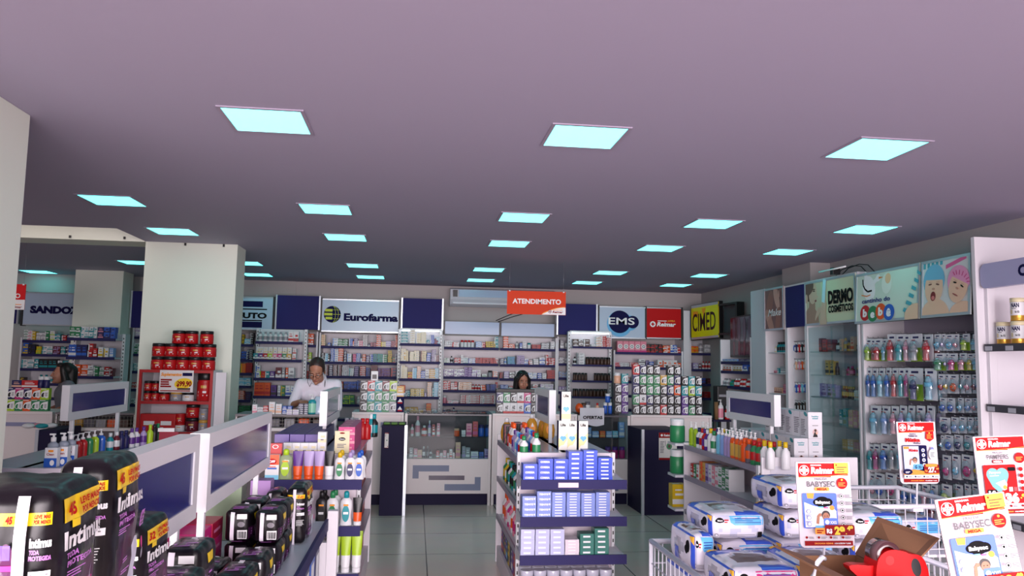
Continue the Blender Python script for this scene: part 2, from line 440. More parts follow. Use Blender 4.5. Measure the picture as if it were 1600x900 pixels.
# ------------------------------------------------------------------ back wall shelving
def rectY(x0, y0, x1, y1, Y):
    xm, ym = (x0+x1)/2, (y0+y1)/2
    return atY(x0, ym, Y).x, atY(x1, ym, Y).x, atY(xm, y1, Y).z, atY(xm, y0, Y).z
LIT = mat('led_strip', (235, 250, 255), 0.4, emit=3.0)
SHELFM = mat('shelf_metal', (214, 214, 222), 0.4)
def shelf_unit(label, x0, x1, Yf, Yb, zs, top, cat='shelving', name='shelving_unit', sides=(True, True), lit=False, back=WHITE, group=None, lip=NAVY, perf=False, base=True, liph=.035):
    t = thing(name, label, cat, ((x0+x1)/2, Yb, 0), group=group)
    w = (x1-x0)/2; d = Yb-Yf
    ob('back_panel', MB().box(-w, w, -.02, 0, 0, top, back), t)
    for s, on in zip((-1, 1), sides):
        if on:
            mb = MB()
            if perf:
                xx = s*w
                mb.box(xx-.02, xx+.02, -d*.45, -d*.45+.04, 0, top, WHITEM)
                z = .2
                while z < top-.05:
                    mb.box(xx-.006, xx+.006, -d*.45-.001, -d*.45+.01, z, z+.022, BLACK); z += .05
                mb.box(xx-.008, xx+.008, -d*.45+.04, 0, 0, top, WHITEM)
            else:
                mb.box(s*w-.012, s*w+.012, -d, 0, 0, top, WHITE)
            ob('upright', mb, t)
    for z in zs:
        sh = ob('shelf', MB().box(-w+.013, w-.013, -d+.012, -.02, z-.02, z, SHELFM), t)
        ob('price_rail', MB().box(-w+.013, w-.013, -d, -d+.012, z-liph, z+.004, lip), sh)
    if base: ob('base', MB().box(-w+.013, w-.013, -d+.02, -.02, 0, .12, NAVYD), t)
    if lit:
        ob('light_strip', MB().box(-w+.03, w-.03, -d*.55, -d*.55+.03, top-.03, top-.012, LIT), t)
        ob('top_panel', MB().box(-w, w, -d*.6, 0, top-.01, top+.012, WHITEM), t)
    return t

MED = []      # every medicine box wanted: (area, mesh key, position, label)
def carton_mesh(w, d, h, a, b, style):
    mb = MB(); A_, B_ = P(a), P(b)
    mb.box(-w/2, w/2, 0, d, 0, h, A_)
    art = Art(mb, (-w/2, 0, 0), (1, 0, 0), (0, 0, 1))
    if h > 2.2*w or style == 1:
        art.rect(0, h*.12, w, h*.22, B_); art.rect(w*.2, h*.5, w*.6, h*.1, B_); art.rect(w*.2, h*.72, w*.5, h*.06, B_)
    else:
        art.rect(0, 0, w*.24, h*.9, B_) if style == 0 else art.rect(0, h*.06, w, h*.3, B_)
        art.rect(w*.34, h*.5, w*.5, h*.2, B_)
        art.rect(w*.34, h*.25, w*.34, h*.1, GREYINK)
    top = Art(mb, (-w/2, 0, h), (1, 0, 0), (0, 1, 0)); top.rect(w*.1, d*.2, w*.5, d*.4, B_)
    return mb
def q(v, s=.005): return max(s, round(v/s)*s)
def bottle_mesh(w, h, a, b, kind):
    mb = MB(); A_, B_ = P(a), P(b); r = w/2
    if kind == 'J':      # jar with wide lid
        mb.lathe([(r*.9, 0), (r, .05*h), (r, .68*h), (r*.9, .72*h), (r*.92, .74*h), (r*.92, h)], [A_, A_, A_, B_, B_], 14, (0, r, 0))
    else:                # bottle, label band, neck and cap
        mb.lathe([(r*.92, 0), (r, .04*h), (r, .18*h), (r*1.005, .19*h), (r*1.005, .52*h), (r, .53*h), (r, .62*h), (r*.45, .76*h), (r*.42, .79*h), (r*.5, .8*h), (r*.5, h)],
                 [A_, A_, A_, A_ if kind == 'V' else B_, A_ if kind == 'V' else B_, A_, A_, A_, B_, B_], 14, (0, r, 0))
    return mb
SIDE_N = [0]
def fill(unit, k, Y, z, row, depth=.1, Yoff=.02, name=None, lim=None):
    s = pxm(Y)
    cols = []
    for tok in row.split(';'):
        tok = tok.strip()
        if not tok: continue
        xs, rest = tok.split(':'); hn, col = rest.split(' ')
        kind = 'C'
        if len(col) > 2: col, kind = col[:2], col[2]
        n = 1
        if '*' in xs: xs, n = xs.split('*'); n = int(n)
        x0, x1 = [float(v) for v in xs.split('-')]
        h, m = hn.split('/') if '/' in hn else (hn, 1)
        for i in range(n): cols.append((x0+(x1-x0)*i/n, x0+(x1-x0)*(i+1)/n, float(h)*s, int(m), col, kind))
    rnd = random.Random(k*31+len(row))
    for ci, (x0, x1, h, m, col, kind) in enumerate(cols):
        X0, X1 = atY(x0, 560, Y).x, atY(x1, 560, Y).x
        w = q((X1-X0)*.96); xc = (X0+X1)/2; a, b = col[0], col[1]
        if lim: xc = max(lim[0]+w/2, min(lim[1]-w/2, xc))
        if kind == 'C':
            hh = h/m
            d = depth
            for j in range(m):
                hb = round(hh/.002)*.002 or .01
                key = ('medicine_box', w, d, hb, a, b, (ci+k) % 3)
                jit = rnd.uniform(-.004, .004)
                if m > 1:
                    lab = '%s carton, %s up in %s stack from left, %s shelf, %s' % (CNAME[a], ORD[j+1], ORD[ci+1], ORD[k], unit)
                else:
                    lab = '%s carton, %s item from the left, %s shelf, %s' % (CNAME[a], ORD[ci+1], ORD[k], unit)
                MED.append((w*hb/(Y*Y), key, (xc+jit, Y+Yoff+abs(jit)*2, z+j*hb), lab, unit+', '+ORD[k]+' shelf'))
        else:
            hb = q(h); key = ('medicine_bottle' if kind != 'J' else 'capped_jar', w, hb, a, b, kind)
            me = cached(key, lambda: bottle_mesh(w, hb, a, b, kind))
            nm = name or key[0]
            lab = '%s %s, %s item from the left, %s shelf, %s' % (CNAME[a], 'bottle' if kind != 'J' else 'jar', ORD[ci+1], ORD[k], unit)
            solo(nm, me, lab, 'bottle' if kind != 'J' else 'jar', (xc, Y+Yoff, z), 0, 'bottles and jars, '+unit+', '+ORD[k]+' shelf')
def zat(x, y, Y): return atY(x, y, Y).z
def X(x, Y): return atY(x, 560, Y).x
YB = 11.9
def bay(label, unit, px0, px1, Yf, Yb, ys, rows, top_px, extra=(), **kw):
    xm = (px0+px1)/2
    zs = [zat(xm, y, Yf) for y in ys]
    low = zs[-1]
    zz = list(zs)
    step = (zs[0]-zs[-1])/max(1, len(zs)-1)
    while zz[-1]-step > .15: zz.append(zz[-1]-step)
    t = shelf_unit(label, X(px0, Yf), X(px1, Yf), Yf, Yb, zz, zat(xm, top_px, Yf), **kw)
    for k, (z, row) in enumerate(zip(zs, rows)):
        e_ = .03 if kw.get('perf') else .018
        if row: fill(unit, k+1, Yf, z, row, lim=(X(px0, Yf)+e_, X(px1, Yf)-e_))
    return t, zs
# bay under the globe sign
bay('tall white shelving bay of coloured cartons under the globe sign', 'bay under globe sign', 499, 622, YB, BACK-.02, [541.5, 566, 588, 609, 632], [
 '498-504:17/6 cr;511-515:5 bw;518-527:12/3 wl;527-542*2:11/3 gw;544-550:12/5 bw;550-552:8 ow;552-558:12/5 pw;558-566:9/3 ew;566-573:18/8 wd;574-578:4 nw;578-587*2:7/3 de;587-594:18/6 ow;594-602:8/3 cy;602-610:9/3 vw;610-617:10/4 de;617.5-622:18/7 ow',
 '502-506:13/5 kw;507-512:12/4 uw;512-515:12 kw;516-521:21/8 bw;521-528:19/6 wb;528-536:21/6 ow;537.5-541:17/4 nw;542-549:13/3 wl;551-556:12/3 me;556-562.5:13/6 bw;563-566:6 wl;566-571:12/3 ow;572-577:10/3 pw;578-583:12/4 bw;583-590:13/5 gb;590-598:13/5 tg;598-605:12/4 gw;606-612:18/7 yk;613-618:8/2 gr;618.5-622:14/3 nw',
 '509-513:17/8 dw;515-520:16/5 nw;521-527:17/8 dw;529-534:16/8 dw;535-546*2:16/8 wn;546-553:12/4 wt;554-561:15/5 nv;563-572:15/5 rw;573-579:13/4 nb;580-590:21/4 dh;591-610*4:13/3 pd;612-621:14/3 nr',
 '530-537:12/2 ry;539-558*4:12/2 bn;559-568:14/2 nb;570-620*5:13/2 wd',
 '538-556*2:14/2 gi;560-620*5:12/2 ws'], 521)
# rack of cream cartons (a narrow rack that stands forward of the wall line)
YA = 11.45
bay('narrow lit white rack filled with cream cartons, in front of navy panel', 'lit cream-carton rack', 623, 689, YA, 11.78, [537, 565, 592, 620, 645], [
 '625-635:18/4 tw;639.5-648:22/6 wc;649-657:16/6 cw;657-665:18/7 cw;666-670:6 tw;671-678:14/6 bw;678-684:8/3 nr;684-689:12/4 wu',
 '623-631:19/7 cw;631-638:17/6 ca;640-647:15/5 cw;647-655:17/6 cw;657-666:17/6 cd;667-673:14/4 bw;674-681:19/8 pw;682-688:11/5 dw',
 '623-630:20/8 cw;631-637:18/7 cw;638-645:10/2 yr;645-652:17/6 uw;652-658:19/7 fw;658-665:12/4 bw;665-671:15 ws;671-681:15/5 aw;682-688:16/6 uw',
 '623-632:17 ow;632-642*2:9/3 tw;643-664*3:12/4 yw;665-668:6 vw;669-676:22/8 fw;677-680:14/3 tw;680.5-688:22/8 uw',
 '636-656*3:8 aw;657-667*2:5 wf;668-676:14/3 oa;677-684:5 wr'], 514, lit=True, perf=True)
# twin bay under the pale headers
bay('left half of twin shelving bay under pale blank headers', 'left pale-header bay', 692, 780, YB, BACK-.02, [543, 568, 589, 610, 631, 650], [
 '694-706*2:10/3 ws;706-717:8/3 wr;719-741*4:11 wrJ;743-752:9/3 lw;752-758:8/2 rw;759-774*2:10/3 yk;775-781.5:17/3 tw',
 '692-703*2:8/3 wg;703.5-708:11 wkB;710-720*2:8/2 rw;720.5-724:13 ws;724-732:9/3 wt;732-743*2:8/3 wb;743-776*6:9/3 rd;776.5-780.5:9/2 wr',
 '692-726*6:12/2 wp;726-738*2:15/4 pv;738-752*2:11/2 wv;754-762:5 wg;763-770:10 skJ;771-780*2:10/3 wo',
 '690-705*3:14/4 rw;705-711:11/3 wr;711.5-716:13 rw;717-738*3:12/4 fw;738-752*3:9 wrB;752-760:8/2 ow;761-777*3:10/4 nb;777.5-780.5:13 rw',
 '691-697:12 ewJ;700-718*2:5 we;721-779*8:13/5 wr', '694-699:10 bwB;700-706:9/2 kw;708-714:12 wnB;715-735*3:8/2 wq;738-750*2:6/2 dw'], 524, sides=(True, False))
bay('right half of twin shelving bay under pale blank headers', 'right pale-header bay', 780, 869, YB, BACK-.02, [545, 570, 592, 612, 633, 652], [
 '786-794:18/5 ow;795-804*2:7/2 ow;805.5-810:11 wsB;812-815.5:9 bw;816-823:11/3 ws;824-830:9 wtJ;831-845*2:7/3 rd;846-858*2:10/3 sw;859.5-867:12/3 ws',
 '781-787:9/3 nw;788-792:10 wlB;793-805*2:12/4 tb;807-820*2:14/5 vq;820-826:10/2 wb;826.5-833:7/2 wr;834-842:9/3 ws;843-852:12/2 wb;853-857:16/2 rw;858-868*3:11/3 rw',
 '781-786:9/3 dr;788-796:11/3 vw;797-805:10/2 wk;805.5-812:12/2 ws;813-825*2:8/2 wv;826-840*2:10/2 wl;841-847:9/3 bw;847.5-855:9/2 ws;856-868*2:14/4 rd',
 '783-795*2:10/4 bw;797-803:8/2 rw;805-830*4:9/2 wt;834-842:12/2 wr;845-866*3:12/3 wv', '783-866*9:9/3 wv', '783-866*8:8/2 wr'], 527, sides=(False, True))
# brown bottle rack
YD = 11.45
t, zD = bay('narrow lit white rack holding rows of brown bottles', 'brown-bottle rack', 893, 958, YD, 11.78, [542, 570, 595, 620], [
 '896-904:12/2 hw;904.5-911.5:12/2 wh;912-922:12/2 hw;924-931:4 ws;931.5-940:17/4 wf;940-948:18/6 rw;948-959*2:15/5 rw',
 '896-902:12 wkB;903-914:19/4 ws;916-956*7:12 hkJ', '894-919*5:12 hkJ;929-955*5:12 hkJ', '894-950*10:12 hkJ'], 518, lit=True, perf=True, liph=.025)
# bay under the blob sign
bay('white shelving bay under blue blob sign and red sign', 'bay under blue blob sign', 960, 1066, YB, BACK-.02, [551, 574, 596, 618, 640], [
 '1011-1036*4:14/2 kr;1037-1048*2:12/2 ow;1048.5-1052:13 wb;1052-1059:13/3 bw;1060-1066:9/2 rw',
 '960-968:7/2 er;968-984*3:6/2 ws;985-998*2:7/2 rw;998.5-1009:13/2 wq;1010-1015:11/2 nv;1015-1022:9/2 bw;1028-1059*4:12 wo;1060-1066:8 ow',
 '960-985*3:8/2 wr;990-1060*7:8/2 wl', '', ''], 548)
p = YB
for i in range(5):
    x0 = 965+i*9.2
    X0, X1 = X(x0, YB), X(x0+9, YB)
    w = X1-X0; h = 18*pxm(YB)
    def mk():
        mb = MB().box(-w/2, w/2, 0, .1, 0, h, P('e'), .006); a = Art(mb, (-w/2, 0, 0), (1, 0, 0), (0, 0, 1))
        a.rect(0, 0, w, h*.18, P('m')); a.ell(w/2, h*.52, w*.4, w*.4, WINK); a.ell(w/2, h*.52, w*.25, w*.25, P('q')); a.ell(w/2, h*.52, w*.14, w*.14, WINK)
        return mb
    solo('diaper_pack', cached(('diaper_pack', 'pink'), mk), 'pink wrapped pack, %s from the left, top shelf under blue blob sign' % ORD[i+1], 'pack', ((X0+X1)/2, YB+.02, zat(1012, 551, YB)), 0, 'pink packs under the blob sign')
# bay behind the middle column
bay('white shelving bay under the striped sign, beside the middle column', 'bay by middle column', 372, 396, YB, BACK-.04, [538, 562, 583, 603, 625, 646], [
 '376-379.5:15/3 yk;380-389:8/2 uw;390-395:17/5 kw', '376-384:12/3 bn;384.5-388:15/4 nw;388.5-394:15/5 kw', '376-384.5:14/5 oy;385-394:15/5 rd', '374-393*2:12/2 uw', '374-384:13/5 ow;384.5-394:12/4 nd', '374-394*2:11/3 gk'], 520, sides=(True, False))
YE = 11.35
bay('white rack with white bottles on its top shelf, behind the man', 'white-bottle rack', 396, 473, YE, 11.76, [534, 562, 591, 619], [
 '400-448*6:15 wsB;448.5-465*2:16 wr', '396-455*8:19/2 wc;456-462:17/2 wr', '394-401:19/2 wb;401-408:10 iw;408-415:10 ro;415-422:10 tw;422-430:10 pw;430.5-440:16 dw;441-446:16 sw;446.5-450:16 ow;450.5-460:16 ws',
 '395-424*3:20 or;425-434:16 pk;435-440:16 ws;440.5-447:16/2 gy;447.5-463*2:16 wb'], 513, perf=True)
# colour-tipped front on the second shelf cartons: a row of bright small boxes in front
for i, c in enumerate('tpriemgaa'):
    if i > 7: break
    x0 = 396+i*7.4; w = q(pxm(YE)*7); h = q(8.5*pxm(YE))
    z2 = zat(434, 562, YE)
    key = ('sachet_box', w, h, c)
    me = cached(key, lambda: carton_mesh(w, .03, h, c, 'w', 2))
    solo('sachet_box', me, 'small bright %s box, %s from the left in the colour row behind the man' % (CNAME[c], ORD[i+1]), 'box', (X(x0+3.5, YE), YE-.012+.001, z2+.005), 0, 'bright boxes behind the man')
# left shelving behind the woman
bay('white shelving bay under the white left sign, behind woman in grey', 'bay behind grey-shirt woman', 31, 118, YB, BACK-.04, [532, 553.5, 576, 599], [
 '31-38:15/4 wg;39-45:14/3 we;45-52:13/3 yw;53-66*2:11/2 ws;66-73:14/2 gw;74-82:14/2 wi;82-91:10/2 tw;92-100:8/2 rw;101-115*2:10/2 nw',
 '31-40:16/2 by;41-53*2:14/2 kn;54-62:11/2 yi;63-80*2:12/2 wt;81-92*2:12/2 dv;93-100:11/2 tw;101-115*2:12/2 nw', '32-52*2:13/2 wt;53-59:14/2 tw;60-88*4:14 kt;89-96:12/2 ws;97-115*2:12/2 tw',
 '26-39*3:8/2 hy;60-84*3:12 wtB'], 528)
YL = 11.0
bay('white rack of bright cartons in front of the back column', 'rack by back column', 101, 180, YL, 11.48, [528.5, 558, 588, 619], [
 '101-121*2:17/2 gw;121.5-148*4:17/2 wt;149-158:17/2 ne;158.5-176*2:17/2 bn;', '99-117*2:18 bw;117-134*2:18 nb;135-143:20/2 rw;143.5-150:13 rw;151-159:15 wy;160-168:14 wy;169-175*2:14 lw',
 '116-137*2:17/2 ow;137-146:16/2 ws;146.5-154:14/2 gw;155-162:13/2 wg;163-171:14/2 rw;172-178:12/2 dw', '118-136*2:7/1 oy;137-145:13 wlJ;151-161:9 ow;163-176*2:8 kh'], 520, perf=True)
bay('narrow white shelving bay in the gap beside the middle column', 'gap bay', 206, 236, YB, BACK-.04, [526, 553, 580, 608, 632], [
 '208-222*3:14/2 wv', '207-222*3:16/2 wg', '206-222*3:12/2 wt', '206-220*3:10/2 rw', '206-220*3:8/2 wk'], 510, sides=(True, False))
# corner bay
bay('white corner shelving bay under the tilted yellow sign', 'corner bay', 1079, 1128, YB, BACK-.02, [552, 577, 600, 622], [
 '1080-1092*2:11/2 oy;1093-1101:16 wsB;1102-1124*3:14/2 ws', '1084-1092:10/2 vw;1093-1097:9 wdB;1098-1112*3:13 wrB;1113-1127*2:14/2 nb', '1081-1090:9/2 nt;1091-1103*2:9/2 bd;1104-1126*3:9/2 dk', '1081-1126*5:10/2 rd'], 528)

# right wall shelving between the corner and the cosmetics
def side_bay(label, unit, px0, px1, Xf, ys, rows, top):
    """shelves along the right wall, their fronts face -X"""
    y0, y1 = atX(px1, 600, Xf).y, atX(px0, 600, Xf).y
    t = thing('shelving_unit', label, 'shelving', (RIGHT-.01, (y0+y1)/2, 0)); w = (y1-y0)/2; d = RIGHT-.01-Xf
    zs = [atX((px0+px1)/2, y, Xf).z for y in ys]
    ob('back_panel', MB().box(-.02, 0, -w, w, 0, top, WHITE), t)
    for s in (-1, 1): ob('upright', MB().box(-d, -.02, s*w-.012, s*w+.012, 0, top, WHITE), t)
    for z in zs:
        sh = ob('shelf', MB().box(-d+.012, -.02, -w+.013, w-.013, z-.02, z, SHELFM), t)
        ob('price_rail', MB().box(-d, -d+.012, -w+.013, w-.013, z-.035, z+.004, NAVY), sh)
    for k, (z, row) in enumerate(zip(zs, rows)):
        ci = 0
        for tok in row.split(';'):
            xs, rest = tok.strip().split(':'); hn, col = rest.split(' '); n = 1
            if '*' in xs: xs, n = xs.split('*'); n = int(n)
            a, b = [float(v) for v in xs.split('-')]; h, m = hn.split('/') if '/' in hn else (hn, 1)
            for i in range(n):
                ya, yb = atX(a+(b-a)*(i+1)/n, 600, Xf).y, atX(a+(b-a)*i/n, 600, Xf).y
                w_ = q((yb-ya)*.95); hh = float(h)*pxm((ya+yb)/2)/int(m); hb = round(hh/.002)*.002; ci += 1
                for j in range(int(m)):
                    if len(col) > 2:
                        me = cached(('medicine_bottle', w_, q(hb), col), lambda: bottle_mesh(min(w_, .09), q(hb), col[0], col[1], col[2]))
                        o = solo('medicine_bottle', me, '%s bottle, %s from the left, %s shelf, %s' % (CNAME[col[0]], ORD[ci], ORD[k+1], unit), 'bottle', (Xf+.02, (ya+yb)/2, z), -PI/2, 'bottles, '+unit)
                    else:
                        me = cached(('skin_care_box', w_, hb, col), lambda: carton_mesh(w_, .1, hb, col[0], col[1], 2))
                        solo('skin_care_box', me, '%s box, %s up in %s stack from left, %s shelf, %s' % (CNAME[col[0]], ORD[j+1], ORD[ci], ORD[k+1], unit), 'box', (Xf+.02, (ya+yb)/2, z+j*hb), -PI/2, 'boxes, '+unit)
    return t
side_bay('white shelving along right wall below the dark screen', 'wall bay below dark screen', 1126, 1173, 4.2, [565, 580, 604, 622], [
 '1127-1150*4:4 lw;1152-1172*2:4 ns', '1127-1141*3:9 wo;1143-1157*3:9 wa;1158-1166:11 bw;1167-1172:8 nk', '1126-1134*2:12 wsB;1135-1142:10 tgB;1143-1151*2:13 rwB;1152-1160*2:13 wrB;1161-1172*2:14 rwB', '1126-1170*5:9 yh'], 2.0)

# slim side bays between the racks
bay('slim white side bay left of the bay under the globe sign', 'slim bay by globe sign', 476, 494.5, YB, BACK-.04, [539, 566, 592, 618], ['477-482.5:17/2 ow;483-488.5:17/2 ow', '477-481:12/2 rw;481.5-486:15 iw', '477-482:12/2 rk', '477-486*2:9 wr'], 518)
bay('slim white side bay left of the brown-bottle rack', 'slim bay by brown bottles', 871.5, 891, YB, BACK-.04, [545, 568, 590, 612], ['876-882:14 sw;883-888:9 ws', '874-888*3:10/2 sw', '874-888*3:10/2 sl', '874-888*3:8 vw'], 526)
# ------------------------------------------------------------------ signs above the back shelving
SIGNF = mat('sign_acrylic', (186, 200, 222), 0.25)
ALU = mat('aluminium', (200, 206, 214), 0.3, 0.7)
def sign(label, px, Y, face, name='light_box_sign', cat='sign', depth=.14, dark=(True, True), art=None, trim=True, group=None, back=None):
    x0, x1, z0, z1 = rectY(*px, Y); w, h = x1-x0, z1-z0
    t = thing(name, label, cat, (x0, Y, z0), group=group)
    mb = MB().box(0, w, .012, (back or depth), 0, h, WHITEM)
    s = .03
    if dark[0]: mb.box(-s, 0, -.004, .1, -.01, h+.01, BLACK)
    if dark[1]: mb.box(w, w+s, -.004, .1, -.01, h+.01, BLACK)
    ob('housing', mb, t)
    ob('face', MB().box(.0, w, 0, .012, .0, h, face), t)
    if trim:
        ob('edge_trim', MB().box(0, w, -.006, .0, h-.018, h, ALU), t); ob('edge_trim', MB().box(0, w, -.006, 0, 0, .018, ALU), t)
    if art:
        mb = MB(); a = Art(mb, (0, -.0005, 0), (1, 0, 0), (0, 0, 1), w/(px[2]-px[0])); art(a, px[2]-px[0], h/(w/(px[2]-px[0]))); ob('lettering', mb, t)
    return t
LIME = mat('ink_lime', (196, 208, 30), 0.45)
def a_euro(a, W, H):
    cx, cy, r = 16, H*.53, 13.2
    a.ell(cx, cy, r, r, INK, n=36)
    for yy, x0 in ((cy+4.2, 4.6), (cy-2, 3.4), (cy-8.2, 5.6)): a.rect(x0, yy, 15.5-x0+.6, 4.0, LIME)
    for rx in (4, 8.5): a.line([(cx+1+rx*math.sin(PI*i/12), cy+r*.95*math.cos(PI*i/12)) for i in range(13)], .5, LIME)
    for yy in (-7, 0, 7): a.line([(cx+1, cy+yy), (cx+math.sqrt(r*r-yy*yy), cy+yy)], .5, LIME)
    a.txt('Eurofarma', 34, H*.36, 11, INK, w=85, bold=.05)
sign('white light box sign with striped globe logo, above coloured cartons', (503, 468, 623, 519.5), 11.85, SIGNF, art=a_euro)
def a_sandoz(a, W, H): a.txt('SANDOZ', 10, H*.38, 11.5, INK, w=78, bold=.07)
sign('white light box sign with navy capital lettering, leftmost above shelves', (37, 457, 128, 509), 11.85, SIGNF, art=a_sandoz)
def a_teuto(a, W, H):
    o = W-46
    a.rect(o-24, H-16.5, 54, 9.5, INK); a.rect(o-24, H-21, 61, 1.9, INKK); a.rect(o-24, 14.5, 54, 1.9, INKK); a.rect(o-24, 4, 54, 9.5, INK)
    a.txt('TEUTO', o-21, H-34.5, 8.8, INKK, w=58, bold=.05)
sign('white sign with navy bars, half hidden by the middle column', (346, 463.5, 426, 515.5), 11.85, SIGNF, art=a_teuto, dark=(False, True))
def a_ems(a, W, H):
    for (x, y, r) in ((31.5, H*.5-2, 19.8), (48, H*.5-.5, 11.5)): a.ell(x, y, r, r, mat('ink_sky', (96, 176, 226), .4), n=36)
    for (x, y, r) in ((31.5, H*.52, 17.2), (52, H*.52, 9.6)): a.ell(x, y, r, r, INK, n=36)
    a.poly([(42, H*.52+9), (48, H*.52+6), (48, H*.52-6), (42, H*.52-10)], INK)
    a.txt('EMS', 14, H*.44, 10.2, WINK, w=41, bold=.015)
sign('white light box sign with navy blob logo, above pink packs', (936.5, 479, 1008.5, 529), 11.85, SIGNF, art=a_ems, dark=(True, False))
def a_red(a, W, H):
    a.ell(9.5, H*.46, 4.4, 4.4, WINK); a.rect(8.5, H*.46-2.6, 2, 5.2, RED); a.rect(6.9, H*.46-1, 5.2, 2, RED)
    a.txt('Reimar', 15.5, H*.40, 6.2, WINK, w=30, bold=.04, shear=.25); a.rect(17, H*.40+7.4, 14, 1.1, WINK); a.txt('JAPIRA', 32, H*.40+7, 2.5, ORA, w=12, bold=.03, shear=.2)
sign('red light box sign with white cross logo, right of blob sign', (1010.5, 480.5, 1064, 529.5), 11.85, RED, art=a_red, dark=(True, True))
for i, (px, Y, lb) in enumerate((((432.5, 462, 498, 514.5), 11.8, 'plain navy panel above the white-bottle rack, left of globe sign'),
        ((629, 466.5, 690.5, 515), 11.8, 'plain navy panel above the lit cream-carton rack'), ((872, 475, 931.5, 523), 11.8, 'plain navy panel above brown bottles, behind the orange hanging sign'),
        ((206, 455, 232, 512), 11.8, 'plain navy panel in the gap left of the middle column'), ((8, 460, 27, 505), 11.8, 'plain navy panel behind the front column, far left'))):
    x0, x1, z0, z1 = rectY(*px, Y); w, h = x1-x0, z1-z0
    t = thing('navy_fascia', lb, 'panel', (x0, Y, z0), group='navy panels on the back wall')
    ob('board', MB().box(0, w, 0, .12, 0, h, NAVYP), t)
    ob('edge_trim', MB().box(-.022, 0, -.006, .12, -.006, h+.006, ALU), t); ob('edge_trim', MB().box(w, w+.022, -.006, .12, -.006, h+.006, ALU), t)
PALE = mat('pale_blue_acrylic', (150, 168, 204), 0.25)
sign('blank pale header panel on the left of the twin bay', (695.5, 503, 780, 522.5), 11.86, PALE, name='header_panel', cat='panel', dark=(True, True), trim=False, depth=.1)
sign('blank pale header panel on the right of the twin bay', (783.5, 505.5, 866, 525.5), 11.86, PALE, name='header_panel', cat='panel', dark=(False, True), trim=False, depth=.1)

# air conditioner on the back wall
x0, x1, z0, z1 = rectY(703.5, 452, 868, 479.5, 12.02)
t = thing('air_conditioner', 'white split air conditioner on back wall, behind orange hanging sign', 'air conditioner', ((x0+x1)/2, BACK-.02, z0))
w, h = x1-x0, z1-z0
ACW = mat('ac_plastic', (214, 216, 226), 0.3)
mb = MB(); prof = [(-.26, .10), (-.28, h*.55), (-.26, h*.93), (-.2, h), (0, h), (0, 0), (-.12, 0), (-.2, .03)]
for i in range(len(prof)):
    (ya, za), (yb, zb) = prof[i], prof[(i+1) % len(prof)]
    mb.face([(-w/2, ya, za), (w/2, ya, za), (w/2, yb, zb), (-w/2, yb, zb)], ACW)
mb.face([(-w/2, y, z) for y, z in prof], ACW); mb.face([(w/2, y, z) for y, z in reversed(prof)], ACW)
ob('casing', mb, t)
ob('front_panel', MB().box(-w/2+.13, w/2-.02, -.292, -.27, h*.5, h*.9, mat('ac_gloss_panel', (170, 196, 226), 0.15)), t)
ob('display', MB().box(-w/2+.04, -w/2+.11, -.288, -.27, h*.5, h*.88, BLACK), t)
ob('louvre', MB().box(-w/2+.05, w/2-.05, -.235, -.2, .035, .055, ACW), t)
# cables on the wall below the unit
for j, (a, b) in enumerate((((778, 503), (826, 488)), ((775, 501), (816, 485)))):
    p0, p1 = atY(*a, BACK-.01), atY(*b, BACK-.01)
    solo('cable', MB().tube([p0, (p0+p1)/2+Vector((0, 0, .008)), p1], .007, BLACK, 6), ['thin dark cable running up the wall to the air conditioner, lower one', 'thin dark cable running up the wall to the air conditioner, upper one'][j], 'cable')

# hanging signs
def hanging(label, px, Y, full):
    x0, x1, z0, z1 = rectY(*px, Y); w, h = x1-x0, z1-z0; k = w/92.0
    t = thing('hanging_sign', label, 'sign', (x0, Y, z0), group='orange and red signs hung from the ceiling')
    board = ob('board', MB().box(0, w, 0, .006, 0, h, mat('sign_orange', (214, 60, 22), .6, spec=.25) if full else mat('sign_red', (206, 24, 28), .3)), t)
    for xx in (.04*w, .96*w): ob('wire', MB().tube([(xx, .003, h-.02), (xx, .003, CEIL-z0)], .0015, GREYM, 5), t); 
    for xx in (.04*w, .96*w): ob('stud', MB().cyl((xx, -.008, h-.012), .010, .016, WINK, 10), t)
    mb = MB(); a = Art(mb, (0, -.0005, 0), (1, 0, 0), (0, 0, 1), k); H = h/k
    if full:
        pts = [(54, .3)]+[(54+(91.7-54)*i/10, .3+11.5*math.sin(PI/2*i/10)) for i in range(1, 11)]+[(91.7, .3)]
        a.poly([(p[0]-1.2, p[1]+(1 if i else 0)) if p[1] > .3 else p for i, p in enumerate(pts)], ORA)
        a.poly(pts, WINK)
        a.ell(67, 5.2, 2.8, 2.8, DRED); a.ell(67, 5.2, 2.1, 2.1, WINK); a.rect(66.5, 3.6, 1, 3.2, DRED); a.rect(65.4, 4.7, 3.2, 1, DRED)
        a.txt('Reimar', 71, 3.0, 3.4, DRED, w=17, bold=.03, shear=.25); a.rect(72, 7.2, 15, .9, ORA)
    else:
        a.rect(0, 0, 92, H*.39, WINK); a.txt('Reimar', 70, 2.6, 4, DRED, w=18, bold=.03, shear=.25); a.rect(72, 8, 15, 1.2, ORA)
    a.txt('ATENDIMENTO', 8.4, H*.46, 7.4, WINK, w=76, bold=.03)
    ob('lettering', mb, t)
    return t
hanging('orange hanging sign with white lettering, before the air conditioner', (792.3, 455, 884, 491.5), 9.0, True)
hanging('red hanging sign half hidden by the front column, left', (-52, 443, 39.5, 483), 8.9, False)

